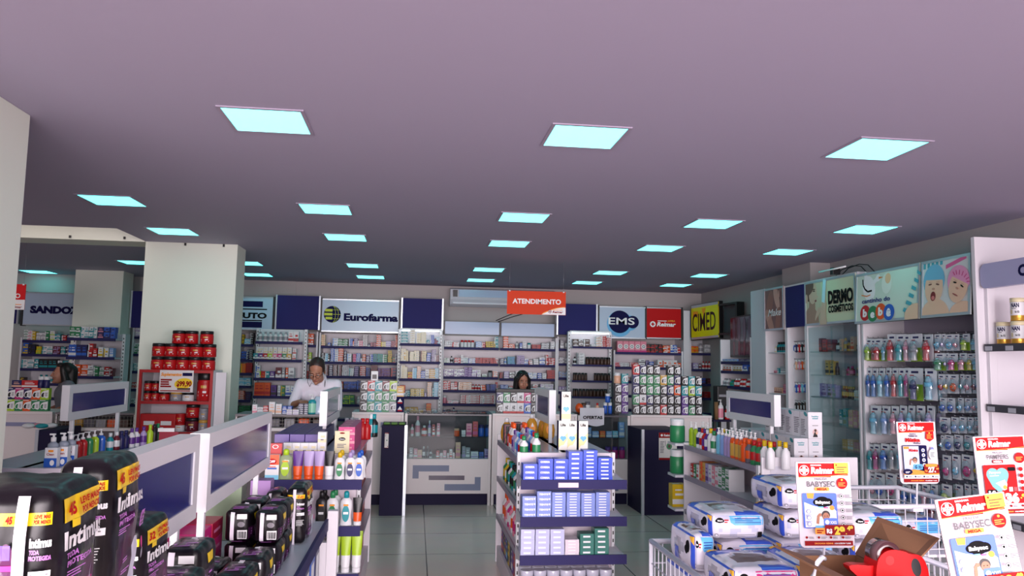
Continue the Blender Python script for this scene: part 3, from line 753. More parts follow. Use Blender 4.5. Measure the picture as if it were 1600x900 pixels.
# tilted yellow sign in the corner with its open black frame
A0, A1 = atY(1076.5, 479, 11.8), atY(1118, 472, 11.1)
B0, B1 = atY(1080.5, 531, 11.72), atY(1124, 525, 11.02)
u = (A1-A0).normalized(); v = (A0-B0).normalized(); n = u.cross(v)
t = thing('tilted_sign', 'yellow sign tilted forward in the corner, above shelves', 'sign', B0)
rot = Matrix((u, n*-1, v)).transposed()
rot = Matrix((u, (v.cross(u)), v)).transposed().to_4x4()
W_, H_ = (A1-A0).length, (A0-B0).length
t.rotation_euler = rot.to_euler()
YSG = mat('sign_yellow', (226, 206, 20), 0.25)
ob('housing', MB().box(-.03, W_+.02, .012, .07, -.01, H_+.01, BLACK), t)
ob('face', MB().box(0, W_, 0, .012, 0, H_, YSG), t)
mb = MB(); a = Art(mb, (0, -.0005, 0), (1, 0, 0), (0, 0, 1), W_/43.0)
hh = H_/(W_/43.0)
a.rect(0, 0, 43, 2, ALU); a.rect(0, hh-2.5, 43, 2.5, ALU)
a.poly([(17, hh-4), (24, hh-4), (20.5, hh-12)], ORA); a.rect(3, hh-11, 8, 5, ORA)
a.txt('CIMED', 2, hh*.24, hh*.5, mat('ink_dark_brown', (50, 16, 22), .5), w=37, bold=.012)
ob('lettering', mb, t)
F0, F1 = atY(1122.5, 475, 11.0), atY(1151, 475, 10.5); G0 = atY(1122, 524, 11.1)
t = thing('sign_frame', 'open black sign frame on right wall, next to yellow sign', 'frame', (F0.x, F0.y, G0.z))
dx, dy = F1.x-F0.x, F1.y-F0.y; L = math.hypot(dx, dy); t.rotation_euler = (0, 0, math.atan2(dy, dx)); h = F0.z-G0.z
for nm, b in (('top_bar', (0, L, 0, .12, h-.03, h)), ('bottom_bar', (0, L, 0, .12, 0, .03)), ('side_bar', (L-.04, L, 0, .12, .03, h-.03))): ob(nm, MB().box(*b, BLACK), t)
ob('backing', MB().box(0, L-.04, .09, .12, .03, h-.03, mat('dark_backing', (70, 64, 70), .6)), t)
# dark glossy screen on right wall
S0, S1 = atX(1144, 500, 4.36), atX(1174, 500, 4.30); zt, zb = atX(1158, 493, 4.32).z, atX(1158, 558, 4.32).z
t = thing('wall_screen', 'dark glossy screen with reddish shapes, near the corner', 'screen', (4.33, (S0.y+S1.y)/2, zb))
hw = abs(S0.y-S1.y)/2
ob('bezel', MB().box(0, .05, -hw, hw, 0, zt-zb, BLACK), t)
sm = mat('screen_glass', (58, 34, 48), 0.12)
ob('screen', MB().box(-.004, 0, -hw+.02, hw-.02, .03, zt-zb-.02, sm), t)
ob('bracket', MB().box(.05, RIGHT-.01-4.33, -.1, .1, (zt-zb)*.4, (zt-zb)*.6, BLACK), t)
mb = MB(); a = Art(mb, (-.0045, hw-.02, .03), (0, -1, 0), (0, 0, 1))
for i in range(4): a.ell(.12+i*.17, .10, .04, .11, mat('screen_red', (110, 20, 44), .2)); a.ell(.12+i*.17, .34, .05, .16, mat('screen_mauve', (84, 54, 74), .2))  # red and mauve ellipses drawn across the screen
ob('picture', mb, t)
# ------------------------------------------------------------------ counters
YC, ZC = 9.05, 1.04
GREYB = mat('grey_blue_laminate', (140, 142, 176), 0.4)
CREAMW = mat('counter_white', (232, 222, 222), 0.4)
def counter(label, px0, px1, strip=None, Y=YC, z=ZC, depth=.5):
    x0, x1 = X(px0, Y), X(px1, Y)
    t = thing('service_counter', label, 'counter', ((x0+x1)/2, Y, 0)); w = (x1-x0)/2
    ob('body', MB().box(-w+.03, w-.03, .03, depth, .12, z-.03, CREAMW), t)
    ob('plinth', MB().box(-w+.04, w-.04, .06, depth, 0, .12, NAVYD), t)
    ob('top', MB().box(-w, w, 0, depth, z-.03, z, CREAMW, .004), t)
    for s in (-1, 1): ob('end_panel', MB().box(s*w-.03*(s > 0), s*w+.03*(s < 0), .005, depth, 0, z-.03, CREAMW, .003), t)
    if strip:
        a, b, y0, y1 = strip
        ob('grey_strip', MB().box(X(a, Y)-(x0+x1)/2, X(b, Y)-(x0+x1)/2, .022, .03, zat(a, y1, Y), zat(a, y0, Y), GREYB), t)
    return t
def glass_counter(label, px0, px1, Y=YC, deco=None, depth=.5):
    x0, x1 = X(px0, Y), X(px1, Y); c = (x0+x1)/2; w = (x1-x0)/2
    t = thing('display_counter', label, 'counter', (c, Y, 0))
    zg = zat(702, 717, Y)
    ob('plinth', MB().box(-w+.01, w-.01, .04, depth, 0, .13, NAVYD), t)
    fp = ob('front_panel', MB().box(-w+.03, w-.03, .0, depth, .13, zg, CREAMW, .003), t)
    if deco:
        mb = MB()
        for (a, b, y0, y1, m_) in deco: mb.box(X(a, Y)-c, X(b, Y)-c, -.004, .001, zat(a, y1, Y), zat(a, y0, Y), m_)
        ob('decoration', mb, fp)
    for s in (-1, 1):
        ob('corner_post', MB().box(s*w-.03*(s > 0), s*w+.03*(s < 0), 0, .03, .0, ZC-.012, CREAMW), t)
        ob('side_panel', MB().box(s*w-.012*(s > 0), s*w+.012*(s < 0), .03, depth, 0, ZC-.012, CREAMW), t)
    ob('glass_front', MB().box(-w+.03, w-.03, .008, .014, zg, ZC-.02, GLASS), t)
    ob('top_rail', MB().box(-w+.03, w-.03, 0, .03, ZC-.03, ZC-.012, mat('dark_edge', (60, 58, 70), .3)), t)
    ob('glass_top', MB().box(-w, w, 0, depth, ZC-.012, ZC, GLASS), t)
    zs = zat(702, 684, Y)
    ob('glass_shelf', MB().box(-w+.03, w-.03, .12, depth-.04, zs-.008, zs, GLASS), t)
    ob('back_panel', MB().box(-w+.012, w-.012, depth-.02, depth, zg, ZC-.012, mat('counter_back', (74, 60, 68), .6)), t)
    return t, zg, zs
SL = mat('slate_laminate', (112, 122, 152), 0.4)
DARKB = mat('dark_purple_laminate', (50, 34, 66), 0.35)
deco = [(650, 706, 727, 736.6, SL), (650, 659.4, 736.6, 747.6, SL), (675, 730, 743, 750, DARKB), (699.6, 755, 756.4, 766.4, SL), (746, 755, 745.4, 756.4, SL)]
counter('white service counter holding three rows of hair dye boxes, left of glass display', 553, 634, (598, 619, 660, 668))
_, zg, zs = glass_counter('glass display counter with grey geometric trim in the centre', 635.5, 770, deco=deco)
counter('white service counter in front of woman behind the monitor', 771.5, 903)
_, zg2, zs2 = glass_counter('glass display counter behind the paper OFERTAS sheet', 904.5, 985, deco=[(958, 967, 745, 767, SL)])
counter('white service counter under the big wall of hair dye boxes', 986, 1112, (1000, 1052, 667, 672))
# left counters
counter('white service counter by front column under dye boxes, left', -20, 88, (8, 62, 660, 666), Y=8.6, z=zat(45, 643, 8.6))
def wire_counter(label, px0, px1, Y, ytop, y0, y1, depth=.45):
    x0, x1 = X(px0, Y), X(px1, Y); c = (x0+x1)/2; w = (x1-x0)/2; pm = (px0+px1)/2
    zt, za, zb = zat(pm, ytop, Y), zat(pm, y0, Y), zat(pm, y1, Y)
    t = thing('wire_front_counter', label, 'counter', (c, Y, 0))
    ob('top', MB().box(-w, w, 0, depth, zt-.02, zt, mat('counter_top_grey', (120, 112, 116), .4)), t)
    mb = MB(); n = int(w*2/.035); m_ = max(3, int((za-zb)/.03))
    for i in range(n+1): xx = -w+2*w*i/n; mb.tube([(xx, .01, zb), (xx, .01, za)], .0022, mat('wire_metal', (176, 172, 166), .35, .5), 5)
    for j in range(m_+1): zz = zb+(za-zb)*j/m_; mb.tube([(-w, .014, zz), (w, .014, zz)], .0022, mat('wire_metal'), 5)
    ob('wire_grille', mb, t)
    ob('ledge', MB().box(-w, w, -.01, depth, zb-.035, zb-.004, CREAMW, .003), t)
    ob('front_panel', MB().box(-w, w, .05, .07, 0, zb-.035, mat('taupe_laminate', (104, 92, 98), .45)), t)
    for s in (-1, 1): ob('side_panel', MB().box(s*w-.015*(s > 0), s*w+.015*(s < 0), .02, depth, 0, zt-.02, CREAMW), t)
    ob('back_panel', MB().box(-w+.015, w-.015, depth-.015, depth, 0, zt-.02, mat('dark_backing', (70, 64, 70), .6)), t)
    return t, c, w, zt, zb
wa = wire_counter('wire-fronted counter with goods on top, where the man works', 372, 524, 7.7, 647.5, 652, 668)
wb = wire_counter('wire-fronted counter beside the red-framed jar stand', 92, 216, 8.6, 645, 650, 668)
rnd = random.Random(3)
for (t, c, w, zt, zb), nm, Y in ((wa, 'the man', 7.7), (wb, 'the red-framed stand', 8.6)):
    n = int(w*2/.13)
    for i in range(n):
        col = 'haqsohao'[i % 8]
        me = cached(('goods_box', col), lambda: MB().box(-.05, .05, 0, .14, 0, .085, P(col), .01))
        solo('goods_box', me, '%s box behind the wire, %s from left, counter by %s' % (CNAME[col], ORD[i+1], nm), 'box', (c-w+.09+i*(2*w-.1)/n, Y+.05, zb-.004), 0, 'boxes behind the wire by '+nm)
# goods on the man's counter
zt = wa[3]; Y = 7.72
row = '394-402:14/1 we;402-411:10/2 ws;411-419:12/3 rw;420-429.5:18 wf;430.5-440:15 wf;441-448:12/2 bw;449-456:12/2 bw;457-463:8/1 oa;466-474:16/5 nw;475-481:15/5 nw'
ci = 0
for tok in row.split(';'):
    xs, rest = tok.split(':'); hn, col = rest.split(' '); a, b = map(float, xs.split('-')); h, m = hn.split('/') if '/' in hn else (hn, 1); ci += 1
    w_ = q((atY(b, 640, Y).x-atY(a, 640, Y).x)*.96); hb = round(float(h)*pxm(Y)/int(m)/.002)*.002
    me = cached(('counter_carton', w_, hb, col), lambda: carton_mesh(w_, .09, hb, col[0], col[1], 1))
    for j in range(int(m)):
        solo('counter_carton', me, '%s carton, %s up in %s pile from left, on the man\'s counter' % (CNAME[col[0]], ORD[j+1], ORD[ci]), 'box', (atY((a+b)/2, 640, Y).x, Y, zt+j*hb), 0, 'cartons on the man\'s counter')
for i, (a, b) in enumerate(((447.5, 456.5), (457, 466.5))):
    w_ = q((atY(b, 640, Y).x-atY(a, 640, Y).x)*.96)
    for j in range(2):
        me = cached(('counter_carton', 'fl', w_), lambda: carton_mesh(w_, .06, .024, 'w', 'v', 1))
        solo('counter_carton', me, 'flat white carton, %s of %s little pile before the blue cartons' % (['bottom', 'top'][j], ['left', 'right'][i]), 'box', (atY((a+b)/2, 640, Y-.08).x, Y-.005-.06-.003, zt+j*.024), 0, 'flat cartons on the man\'s counter')
# mint pump bottle in front of the man
def pump(w, h, body, label_, cap, liquid=None, deep=.6):
    mb = MB(); r = w/2; hb = h*.74
    prof = [(r*.86, 0), (r, .03*h), (r, hb*.8), (r*.92, hb*.9), (r*.5, hb), (r*.36, hb+.01*h)]
    mb.lathe(prof, [body]*5, 18, (0, 0, 0), 1, deep)
    mb.lathe([(r*1.006, hb*.12), (r*1.006, hb*.74)], label_, 18, (0, 0, 0), 1, deep, cap=False)
    mb.lathe([(r*.42, hb+.005*h), (r*.42, hb+.09*h), (r*.16, hb+.10*h), (r*.16, h*.96), (r*.3, h*.965), (r*.28, h)], cap, 12)
    mb.box(-r*.95, 0, -r*.13, r*.13, h*.955, h*.99, cap, .002)
    return mb
def tagged(name, me, label, cat, px, py, Y, z, group=None, rz=0): return solo(name, me, label, cat, (atY(px, py, Y).x, Y, z), rz, group)
solo('pump_bottle', pump(.075, .19, P('t'), mat('mint', (150, 216, 186), .3), WINK), 'mint green pump bottle on counter in front of the man', 'bottle', (atY(487, 640, 7.72).x, 7.74, zt))
# plastic bag in front of him
def bag():
    mb = MB(); n = 14; vs = []; m_ = 8
    for j in range(m_+1):
        f = j/m_
        for i in range(n):
            a = 2*PI*i/n; r = (.075+.012*math.sin(5*a+f*4))*(1-.45*f**2)*(1+.12*math.sin(3*a+7*f))
            vs.append((r*1.1*math.cos(a), r*.6*math.sin(a), .17*f))
    fs = [(j*n+i, j*n+(i+1) % n, (j+1)*n+(i+1) % n, (j+1)*n+i) for j in range(m_) for i in range(n)]+[tuple(range(n-1, -1, -1)), tuple(m_*n+i for i in range(n))]
    return mb.add(vs, fs, mat('bag_film', (186, 206, 226), .25, coat=.3), True)
solo('plastic_bag', bag(), 'crumpled pale plastic bag on counter, right of mint bottle', 'bag', (atY(500, 640, 7.76).x, 7.775, zt))

# monitor on the centre right counter
mx = atY(806, 630, 9.3).x
t = thing('monitor', 'black monitor seen from behind, on counter in front of dark-haired woman', 'monitor', (mx, 9.38, ZC))
ob('screen_housing', MB().box(-.235, .235, -.02, .02, .05, .275, BLACK, .006), t)
ob('stand', MB().box(-.03, .03, .0, .04, .012, .1, BLACK), t); ob('foot', MB().box(-.11, .11, -.05, .1, 0, .012, BLACK, .003), t)

# navy end cabinets
def navy_cabinet(label, px0, px1, Yf, Yb, ytop, strip):
    x0, x1 = atY(px0, 740, Yf).x, atY(px1, 740, Yf).x; z = zat((px0+px1)/2, ytop, Yf)
    t = thing('navy_cabinet', label, 'cabinet', ((x0+x1)/2, Yf, 0)); w = (x1-x0)/2
    ob('body', MB().box(-w, w, 0, Yb-Yf, 0, z, NAVYD, .003), t)
    sx = w-.012 if strip > 0 else -w-.012
    ob('edge_strip', MB().box(sx, sx+.03, -.008, .02, 0, z+.004, ALU), t)
    return t, z, (x0, x1)
_, zn1, xn1 = navy_cabinet('dark navy cabinet with pale edge strip, left of the glass display', 594, 632, 8.47, 9.03, 665, 1)
_, zn2, xn2 = navy_cabinet('dark navy cabinet with red-headed poster on its front', 1004, 1068, 8.42, 9.03, 672, -1)
_, zn3, _ = navy_cabinet('dark navy cabinet near the front column, behind blue cartons', 53, 84, 7.95, 8.5, 672, -1)
for i in range(3):
    me = cached(('green_pouch',), lambda: MB().box(-.035, .035, -.04, .04, 0, .025, mat('pouch_green', (96, 140, 60), .35), .012))
    solo('green_pouch', me, 'green pouch on navy cabinet left of glass display, %s from left' % ORD[i+1], 'pouch', (xn1[0]+.05+i*.08, 8.6, zn1), 0, 'green pouches')
for i in range(4):
    c = 'wetw'[i]
    me = cached(('folded_bag', c), lambda: MB().ball((0, 0, .025), .06, .05, .025, P(c), 12, 8))
    solo('folded_bag', me, 'crumpled %s bag on navy cabinet near front column, %s from left' % (CNAME[c], ORD[i+1]), 'bag', (atY(48, 668, 8.1).x-.02+i*.06, 8.1+.05*(i % 2), zn3), 0, 'crumpled bags on the left cabinet')
# poster on the navy cabinet and the paper sheet
def small_poster(px, Y, label):
    x0, x1, z0, z1 = rectY(*px, Y); w, h = x1-x0, z1-z0
    t = thing('price_poster', label, 'poster', (x0, Y, z0))
    ob('sheet', MB().box(0, w, 0, .003, 0, h, mat('poster_paper', (226, 220, 216), .5)), t)
    mb = MB(); a = Art(mb, (0, 0, 0), (1, 0, 0), (0, 0, 1), w/28.0); H = h/(w/28.0)
    a.rect(0, H-8, 28, 8, DRED); a.txt('Reimar', 8, H-5.6, 3.4, WINK, w=13, bold=.03); a.ell(4.5, H-4, 1.8, 1.8, WINK); a.rect(0, 0, 28, 3, DRED)
    a.bars(2, H-30, 7, 18, 8, GREYINK); a.ell(16, H*.5, 4.4, 5, P('g')); a.ell(16, H*.5, 2, 2.6, P('h')); a.rect(21, 8, 5, 8, DRED); a.line([(10, H-12), (10, H-20)], .8, GREYINK)
    ob('print', mb, t); return t
small_poster((1029.5, 676, 1057.5, 718.5), 8.41, 'paper price poster on the right navy cabinet front')
small_poster((601, 676, 607, 700), 8.465, 'narrow paper poster on the left navy cabinet front')
x0, x1, z0, z1 = rectY(907, 637.5, 945, 665, 9.0)
t = thing('paper_sheet', 'white sheet reading OFERTAS hung on right glass counter', 'sheet', (x0, 9.03, z0))
w, h = x1-x0, z1-z0
mb = MB(); n = 10
for i in range(n):
    a, b = w*i/n, w*(i+1)/n; ya, yb = -.008*math.sin(6*i/n), -.008*math.sin(6*(i+1)/n)
    lo = lambda t_: .012*math.sin(7*t_)
    mb.face([(a, ya, lo(i/n)), (b, yb, lo((i+1)/n)), (b, yb, h), (a, ya, h)], mat('sheet_paper', (214, 212, 222), .6), True)
    mb.face([(a, ya+.002, h), (b, yb+.002, h), (b, yb+.002, lo((i+1)/n)), (a, ya+.002, lo(i/n))], mat('sheet_paper'), True)
ob('sheet', mb, t)
mb = MB(); Art(mb, (0, -.012, 0), (1, 0, 0), (0, 0, 1), w/38.0).txt('OFERTAS', 4.5, 10, 4.6, INKK, w=30.5, bold=.04); ob('lettering', mb, t)

# goods inside the glass counters
def inside(items, Y, zbase, where, nm):
    for i, (a, b, h, col, kind) in enumerate(items):
        w_ = q((atY(b, 690, Y).x-atY(a, 690, Y).x)*.95); hb = q(h*pxm(Y)); xc = atY((a+b)/2, 690, Y).x
        if kind == 'C':
            me = cached(('perfume_box', w_, hb, col), lambda: carton_mesh(w_, min(.07, max(.03, w_)), hb, col[0], col[1], 1))
            solo('perfume_box', me, '%s box, %s from the left %s' % (CNAME[col[0]], ORD[i+1], where), 'box', (xc, Y, zbase), 0, 'boxes '+where)
        else:
            me = cached(('display_bottle', w_, hb, col, kind), lambda: bottle_mesh(w_, hb, col[0], col[1], kind))
            solo('display_bottle', me, '%s %s, %s from the left %s' % (CNAME[col[0]], 'jar' if kind == 'J' else 'bottle', ORD[i+1], where), 'bottle', (xc, Y, zbase), 0, 'bottles '+where)
inside([(640, 646, 15, 'sw', 'C'), (647, 653, 14, 'ew', 'C'), (653, 660, 12, 'fe', 'C'), (660, 665, 17, 'qw', 'B'), (666, 671, 18, 'qs', 'B'), (671, 676, 12, 'wq', 'B'),
        (682, 687, 11, 'rw', 'C'), (688, 692, 7, 'we', 'C'), (693, 698, 11, 'ew', 'C'), (699, 702, 7, 'we', 'C'), (703, 707, 13, 'wr', 'C'), (708, 711, 8, 'we', 'C'), (712, 720, 24, 'fe', 'C'),
        (722, 728, 18, 'sv', 'C'), (728, 735, 16, 'sw', 'C'), (736, 748, 10, 'wv', 'C'), (749, 756, 9, 'bn', 'C'), (757, 767, 14, 'vp', 'C')], 9.12, zg, 'on the floor of the glass display', 'x')
inside([(641, 646, 18, 'we', 'B'), (648, 656, 30, 'we', 'B'), (658, 667, 16, 'rw', 'B'), (668, 673, 24, 'vw', 'B'), (675, 679, 18, 'rw', 'C'), (682, 687, 20, 'ew', 'C'), (709, 718, 12, 'of', 'J'),
        (721, 727, 9, 'ws', 'C'), (728, 737, 20, 'em', 'C'), (738, 746.5, 23, 'rm', 'C'), (747, 757, 18, 'bn', 'J'), (757.5, 767.5, 18, 'bn', 'J')], 9.22, zs, 'on glass shelf of the glass display', 'x')
inside([(908, 914, 8, 'rw', 'C'), (915, 924, 15, 'lw', 'C'), (925, 936, 9, 'lw', 'C'), (937, 946, 10, 'oa', 'C'), (947, 956, 9, 'lw', 'C'), (957, 966, 10, 'uw', 'C'), (967, 976, 24, 'lw', 'C')], 9.22, zs2, 'on the glass shelf behind the paper sheet', 'x')
inside([(910, 917, 14, 'sw', 'C'), (918, 926, 10, 'wl', 'C'), (927, 933, 12, 'lw', 'C'), (934, 943, 10, 'wv', 'C'), (946, 956, 18, 'mp', 'J'), (957, 967, 18, 'mp', 'J'), (968, 978, 18, 'mp', 'J')], 9.12, zg2, 'on the floor of the right glass counter', 'x')
# things standing on the right glass counter
for i, (px, wpx, hpx, col, kind) in enumerate(((913, 9, 16, 'qh', 'J'), (919, 9, 18, 'wq', 'J'), (934, 7, 16, 'fr', 'B'), (946.5, 6.5, 17, 'bw', 'J'), (954, 6.5, 17, 'bw', 'J'))):
    Y = 9.25; me = cached(('counter_jar', wpx, hpx, col), lambda: bottle_mesh(wpx*pxm(Y), hpx*pxm(Y), col[0], col[1], kind))
    solo('counter_jar', me, '%s jar standing on the right glass counter, %s from left' % (CNAME[col[0]], ORD[i+1]), 'jar', (atY(px, 640, Y).x, Y, ZC), 0, 'jars on the right glass counter')
me = cached(('counter_jar', 'top'), lambda: bottle_mesh(8*pxm(9.25), 14*pxm(9.25), 'b', 'w', 'J'))
solo('counter_jar', me, 'white capped blue jar stacked on the pair of blue jars', 'jar', (atY(950.3, 640, 9.25).x, 9.25, ZC+17*pxm(9.25)), 0, 'jars on the right glass counter')
me = cached(('orange_fan',), lambda: MB().ball((0, .05, .06), .05, .04, .06, P('o'), 14, 8))
solo('orange_sponge', me, 'round orange sponge on right glass counter, left of white sheet', 'sponge', (atY(900, 650, 9.2).x+.05, 9.2, ZC))

# ------------------------------------------------------------------ hair dye boxes
def dye_mesh(w, h, c):
    mb = MB().box(-w/2, w/2, 0, .06, 0, h, P(c)); a = Art(mb, (-w/2, 0, 0), (1, 0, 0), (0, 0, 1), w/10.0); H = h/(w/10.0)
    if c == 'w':
        a.rect(0, 0, 10, 3, P('r')); a.txt('AZ', 3, H*.45, 4, INKK, w=4.4, bold=.05); a.bars(2.5, 3.6, 5, 2, 2, GREYINK); return mb
    pts = [(1.2, H*.30), (1.6, H*.52), (2.8, H*.68), (5, H*.78), (9.6, H*.86), (9.6, H*.2), (8, H*.12), (5, H*.22), (3.5, H*.16)]
    a.poly(pts, WINK)
    a.poly([(2.0, H*.3), (2.4, H*.5), (4, H*.62), (5.2, H*.55), (4.4, H*.42), (4.9, H*.3), (3.6, H*.2)], P('k') if c not in 'gtp' else P(c))
    a.bars(6, H*.3, 3, H*.35, 4, GREYINK, seed=3); a.rect(1, H*.9, 6, H*.05, WINK)
    return mb
def dye_block(px0, cw, Yf, z, rows, where, hpx=15.6):
    h = q(hpx*pxm(Yf), .002); w = cw*pxm(Yf)*.985
    for r, row in enumerate(rows):
        for i, c in enumerate(row):
            if c == '.': continue
            me = cached(('hair_dye_box', round(w, 3), h, c), lambda: dye_mesh(w, h, c))
            xc = atY(px0+(i+.5)*cw, 630, Yf).x
            solo('hair_dye_box', me, '%s hair dye box, %s row up, %s from left, %s' % (CNAME[c], ORD[r+1], ORD[i+1], where), 'box', (xc, Yf, z+r*h), 0, 'hair dye boxes, '+where)
YH = 9.09
dye_block(960.3, 10.8, 9.3, ZC, ['kp', 'kp', 'kp', '.t'], 'two-wide stack behind right glass counter')
dye_block(988.6, 10.75, YH, ZC, ['kkkkrkk', 'gwnkkkk', 'nkggkno', 'nggg'+'agn', 'rnkk.kk'], 'seven-wide block on right counter', 15.7)
dye_block(1065, 10.7, YH, ZC, ['pgk', 'pkk', 'tit', 'ktk'], 'three-wide block at right counter end', 15.4)
dye_block(775.5, 10.8, YH, ZC, ['kwwwbk', 'ngkwmk'], 'block in front of the monitor', 16)
dye_block(562, 11.5, YH, ZC, ['kgtgs', 'ktggg', 'krtdi'], 'block left of the glass display', 15.8)
dye_block(9, 13.1, 8.66, zat(45, 643, 8.6), ['igogg', 'nmnoi'], 'block by the front column', 16.5)
zl = zat(45, 643, 8.6)+2*q(16.5*pxm(8.66), .002)
for i, (a, b, h, c, nm) in enumerate(((19, 32, 11, 'nf', 'navy'), (35, 57, 11, 'rw', 'red'))):
    w_ = (b-a)*pxm(8.66); solo('snack_box', carton_mesh(w_, .06, h*pxm(8.66), c[0], c[1], 1), '%s box lying on top of the dye boxes by front column' % nm, 'box', (atY((a+b)/2, 600, 8.66).x, 8.665, zl), 0)
for i in range(2):
    me = cached(('mouthwash_jar',), lambda: bottle_mesh(.06, .12, 'n', 'w', 'J'))
    solo('supplement_jar', me, 'white-lidded navy jar on the dye boxes by front column, %s' % ['left one', 'right one'][i], 'jar', (atY(62+i*9, 600, 8.66).x, 8.66, zl), 0, 'navy jars on dye boxes')
def tri():
    mb = MB().box(-.045, .045, 0, .05, 0, .088, INK); a = Art(mb, (-.045, 0, 0), (1, 0, 0), (0, 0, 1), .009)
    a.poly([(2, 3), (8, 3), (5, 7.5)], WINK); a.rect(2, 1.2, 6, 1.4, RED); return mb
for i in range(2):
    solo('triangle_logo_box', cached(('triangle_logo_box',), tri), 'navy box with white triangle right of the dye block, %s' % ['lower', 'upper'][i], 'box', (atY(625, 630, YH).x, YH, ZC+i*.088), 0, 'triangle boxes')
solo('orange_carton', carton_mesh(.08, .05, .12, 'a', 'w', 1), 'tan carton on top of the navy triangle boxes', 'box', (atY(625, 630, YH).x, YH, ZC+.176))
t = thing('small_sign', 'small white framed notice on top of the left dye block', 'sign', (atY(585, 590, YH).x, YH+.02, ZC+3*q(15.8*pxm(YH), .002)))
ob('frame', MB().box(-.04, .04, 0, .02, 0, .11, WINK, .004), t); ob('picture', MB().box(-.025, .025, -.002, 0, .02, .07, P('k')), t)
solo('pink_jar', bottle_mesh(.085, .13, 'f', 'w', 'J'), 'clear pink jar on the two-wide dye stack', 'jar', (atY(965.5, 600, 9.3).x, 9.31-.02, ZC+3*q(15.6*pxm(9.3), .002)))

# dark side table with odds and ends right of the dye boxes
xs0, xs1 = X(1114, 9.5), X(1142, 9.5); zt_ = zat(1128, 656, 9.5)
t = thing('side_table', 'small dark side table right of the hair dye wall', 'table', ((xs0+xs1)/2, 9.5, 0)); w = (xs1-xs0)/2
ob('top', MB().box(-w, w, 0, .35, zt_-.025, zt_, NAVYD), t)
for sx in (-1, 1):
    for y_ in (.02, .30): ob('leg', MB().box(sx*(w-.03)-.015, sx*(w-.03)+.015, y_, y_+.03, 0, zt_-.025, BLACK), t)
t = thing('label_printer', 'black boxy printer on the stack behind side table items', 'printer', (X(1127, 9.7), 9.66, zt_)); ob('body', MB().box(-.07, .07, 0, .16, 0, .42, BLACK, .01), t); ob('slot', MB().box(-.05, .05, -.003, .0, .28, .31, GREYM), t)
solo('cardboard_tube', MB().cyl((0, 0, 0), .025, .22, mat('tube_card', (130, 96, 62), .7)), 'brown cardboard tube standing on the dark side table', 'box', (X(1118.5, 9.56), 9.56, zt_))
solo('pump_bottle', pump(.07, .25, P('w'), P('e'), WINK), 'white tall pump bottle on the dark side table', 'bottle', (X(1126, 9.56), 9.57, zt_))
solo('supplement_jar', bottle_mesh(.065, .17, 'r', 'w', 'B'), 'red jar with white cap on the dark side table', 'jar', (X(1136, 9.56), 9.54, zt_))
# ------------------------------------------------------------------ people
def capsule(mb, p, q_, r0, r1, n=14):
    p, q_ = Vector(p), Vector(q_); d = q_-p; L = d.length or 1e-4
    z = d/L; a = Vector((0, 0, 1)) if abs(z.z) < .9 else Vector((1, 0, 0)); x = z.cross(a).normalized(); y = z.cross(x)
    prof = []
    for i in range(5): t_ = PI/2*i/4; prof.append((r0*math.sin(t_), -r0*math.cos(t_)))
    for i in range(5): t_ = PI/2*i/4; prof.append((r1*math.cos(t_), L+r1*math.sin(t_)))
    vs = []
    for r, h in prof:
        for i in range(n):
            an = 2*PI*i/n; vs.append(p+x*(max(r, 1e-4)*math.cos(an))+y*(max(r, 1e-4)*math.sin(an))+z*h)
    m_ = len(prof)
    fs = [(j*n+i, j*n+(i+1) % n, (j+1)*n+(i+1) % n, (j+1)*n+i) for j in range(m_-1) for i in range(n)]
    fs += [tuple(range(n-1, -1, -1)), tuple((m_-1)*n+i for i in range(n))]
    mb.add(vs, fs, BLACK, True)
def fuse(mb, name, mt, voxel=.009, smooth=5, cut=None, fac=.5):
    me = mb.mesh('tmp'); o = bpy.data.objects.new('tmp', me); COL.objects.link(o)
    r = o.modifiers.new('r', 'REMESH'); r.mode = 'VOXEL'; r.voxel_size = voxel
    s = o.modifiers.new('s', 'SMOOTH'); s.factor = fac; s.iterations = smooth
    dg = bpy.context.evaluated_depsgraph_get(); dg.update()
    m2 = bpy.data.meshes.new_from_object(o.evaluated_get(dg)); m2.name = name
    bpy.data.objects.remove(o); bpy.data.meshes.remove(me)
    if cut:
        bm = bmesh.new(); bm.from_mesh(m2); bmesh.ops.delete(bm, geom=[v for v in bm.verts if cut(v.co)], context='VERTS'); bm.to_mesh(m2); bm.free()
    m2.materials.clear(); m2.materials.append(mt)
    for p in m2.polygons: p.use_smooth = True
    return m2
def head_shapes(mb, H):
    def el(c, r): mb.ball(c, r[0], r[1], r[2], BLACK, 18, 12, xf=H)
    el((0, .014, .032), (.074, .094, .082)); el((0, -.036, -.03), (.060, .056, .085)); el((0, -.042, -.088), (.044, .042, .034)); el((0, -.078, -.104), (.020, .018, .018))
    for s in (-1, 1):
        el((s*.034, -.072, -.040), (.024, .018, .024)); el((s*.074, .012, -.018), (.010, .019, .031))
    W_ = lambda p: tuple(H @ Vector(p))
    capsule(mb, W_((-.034, -.084, .020)), W_((.034, -.084, .020)), .011, .011)
    capsule(mb, W_((0, -.092, .008)), W_((0, -.110, -.036)), .008, .013); capsule(mb, W_((-.011, -.098, -.038)), W_((.011, -.098, -.038)), .009, .009)
    capsule(mb, W_((-.018, -.086, -.066)), W_((.018, -.086, -.066)), .008, .008)
LIPM = mat('lip_tone', (150, 84, 76), .45)
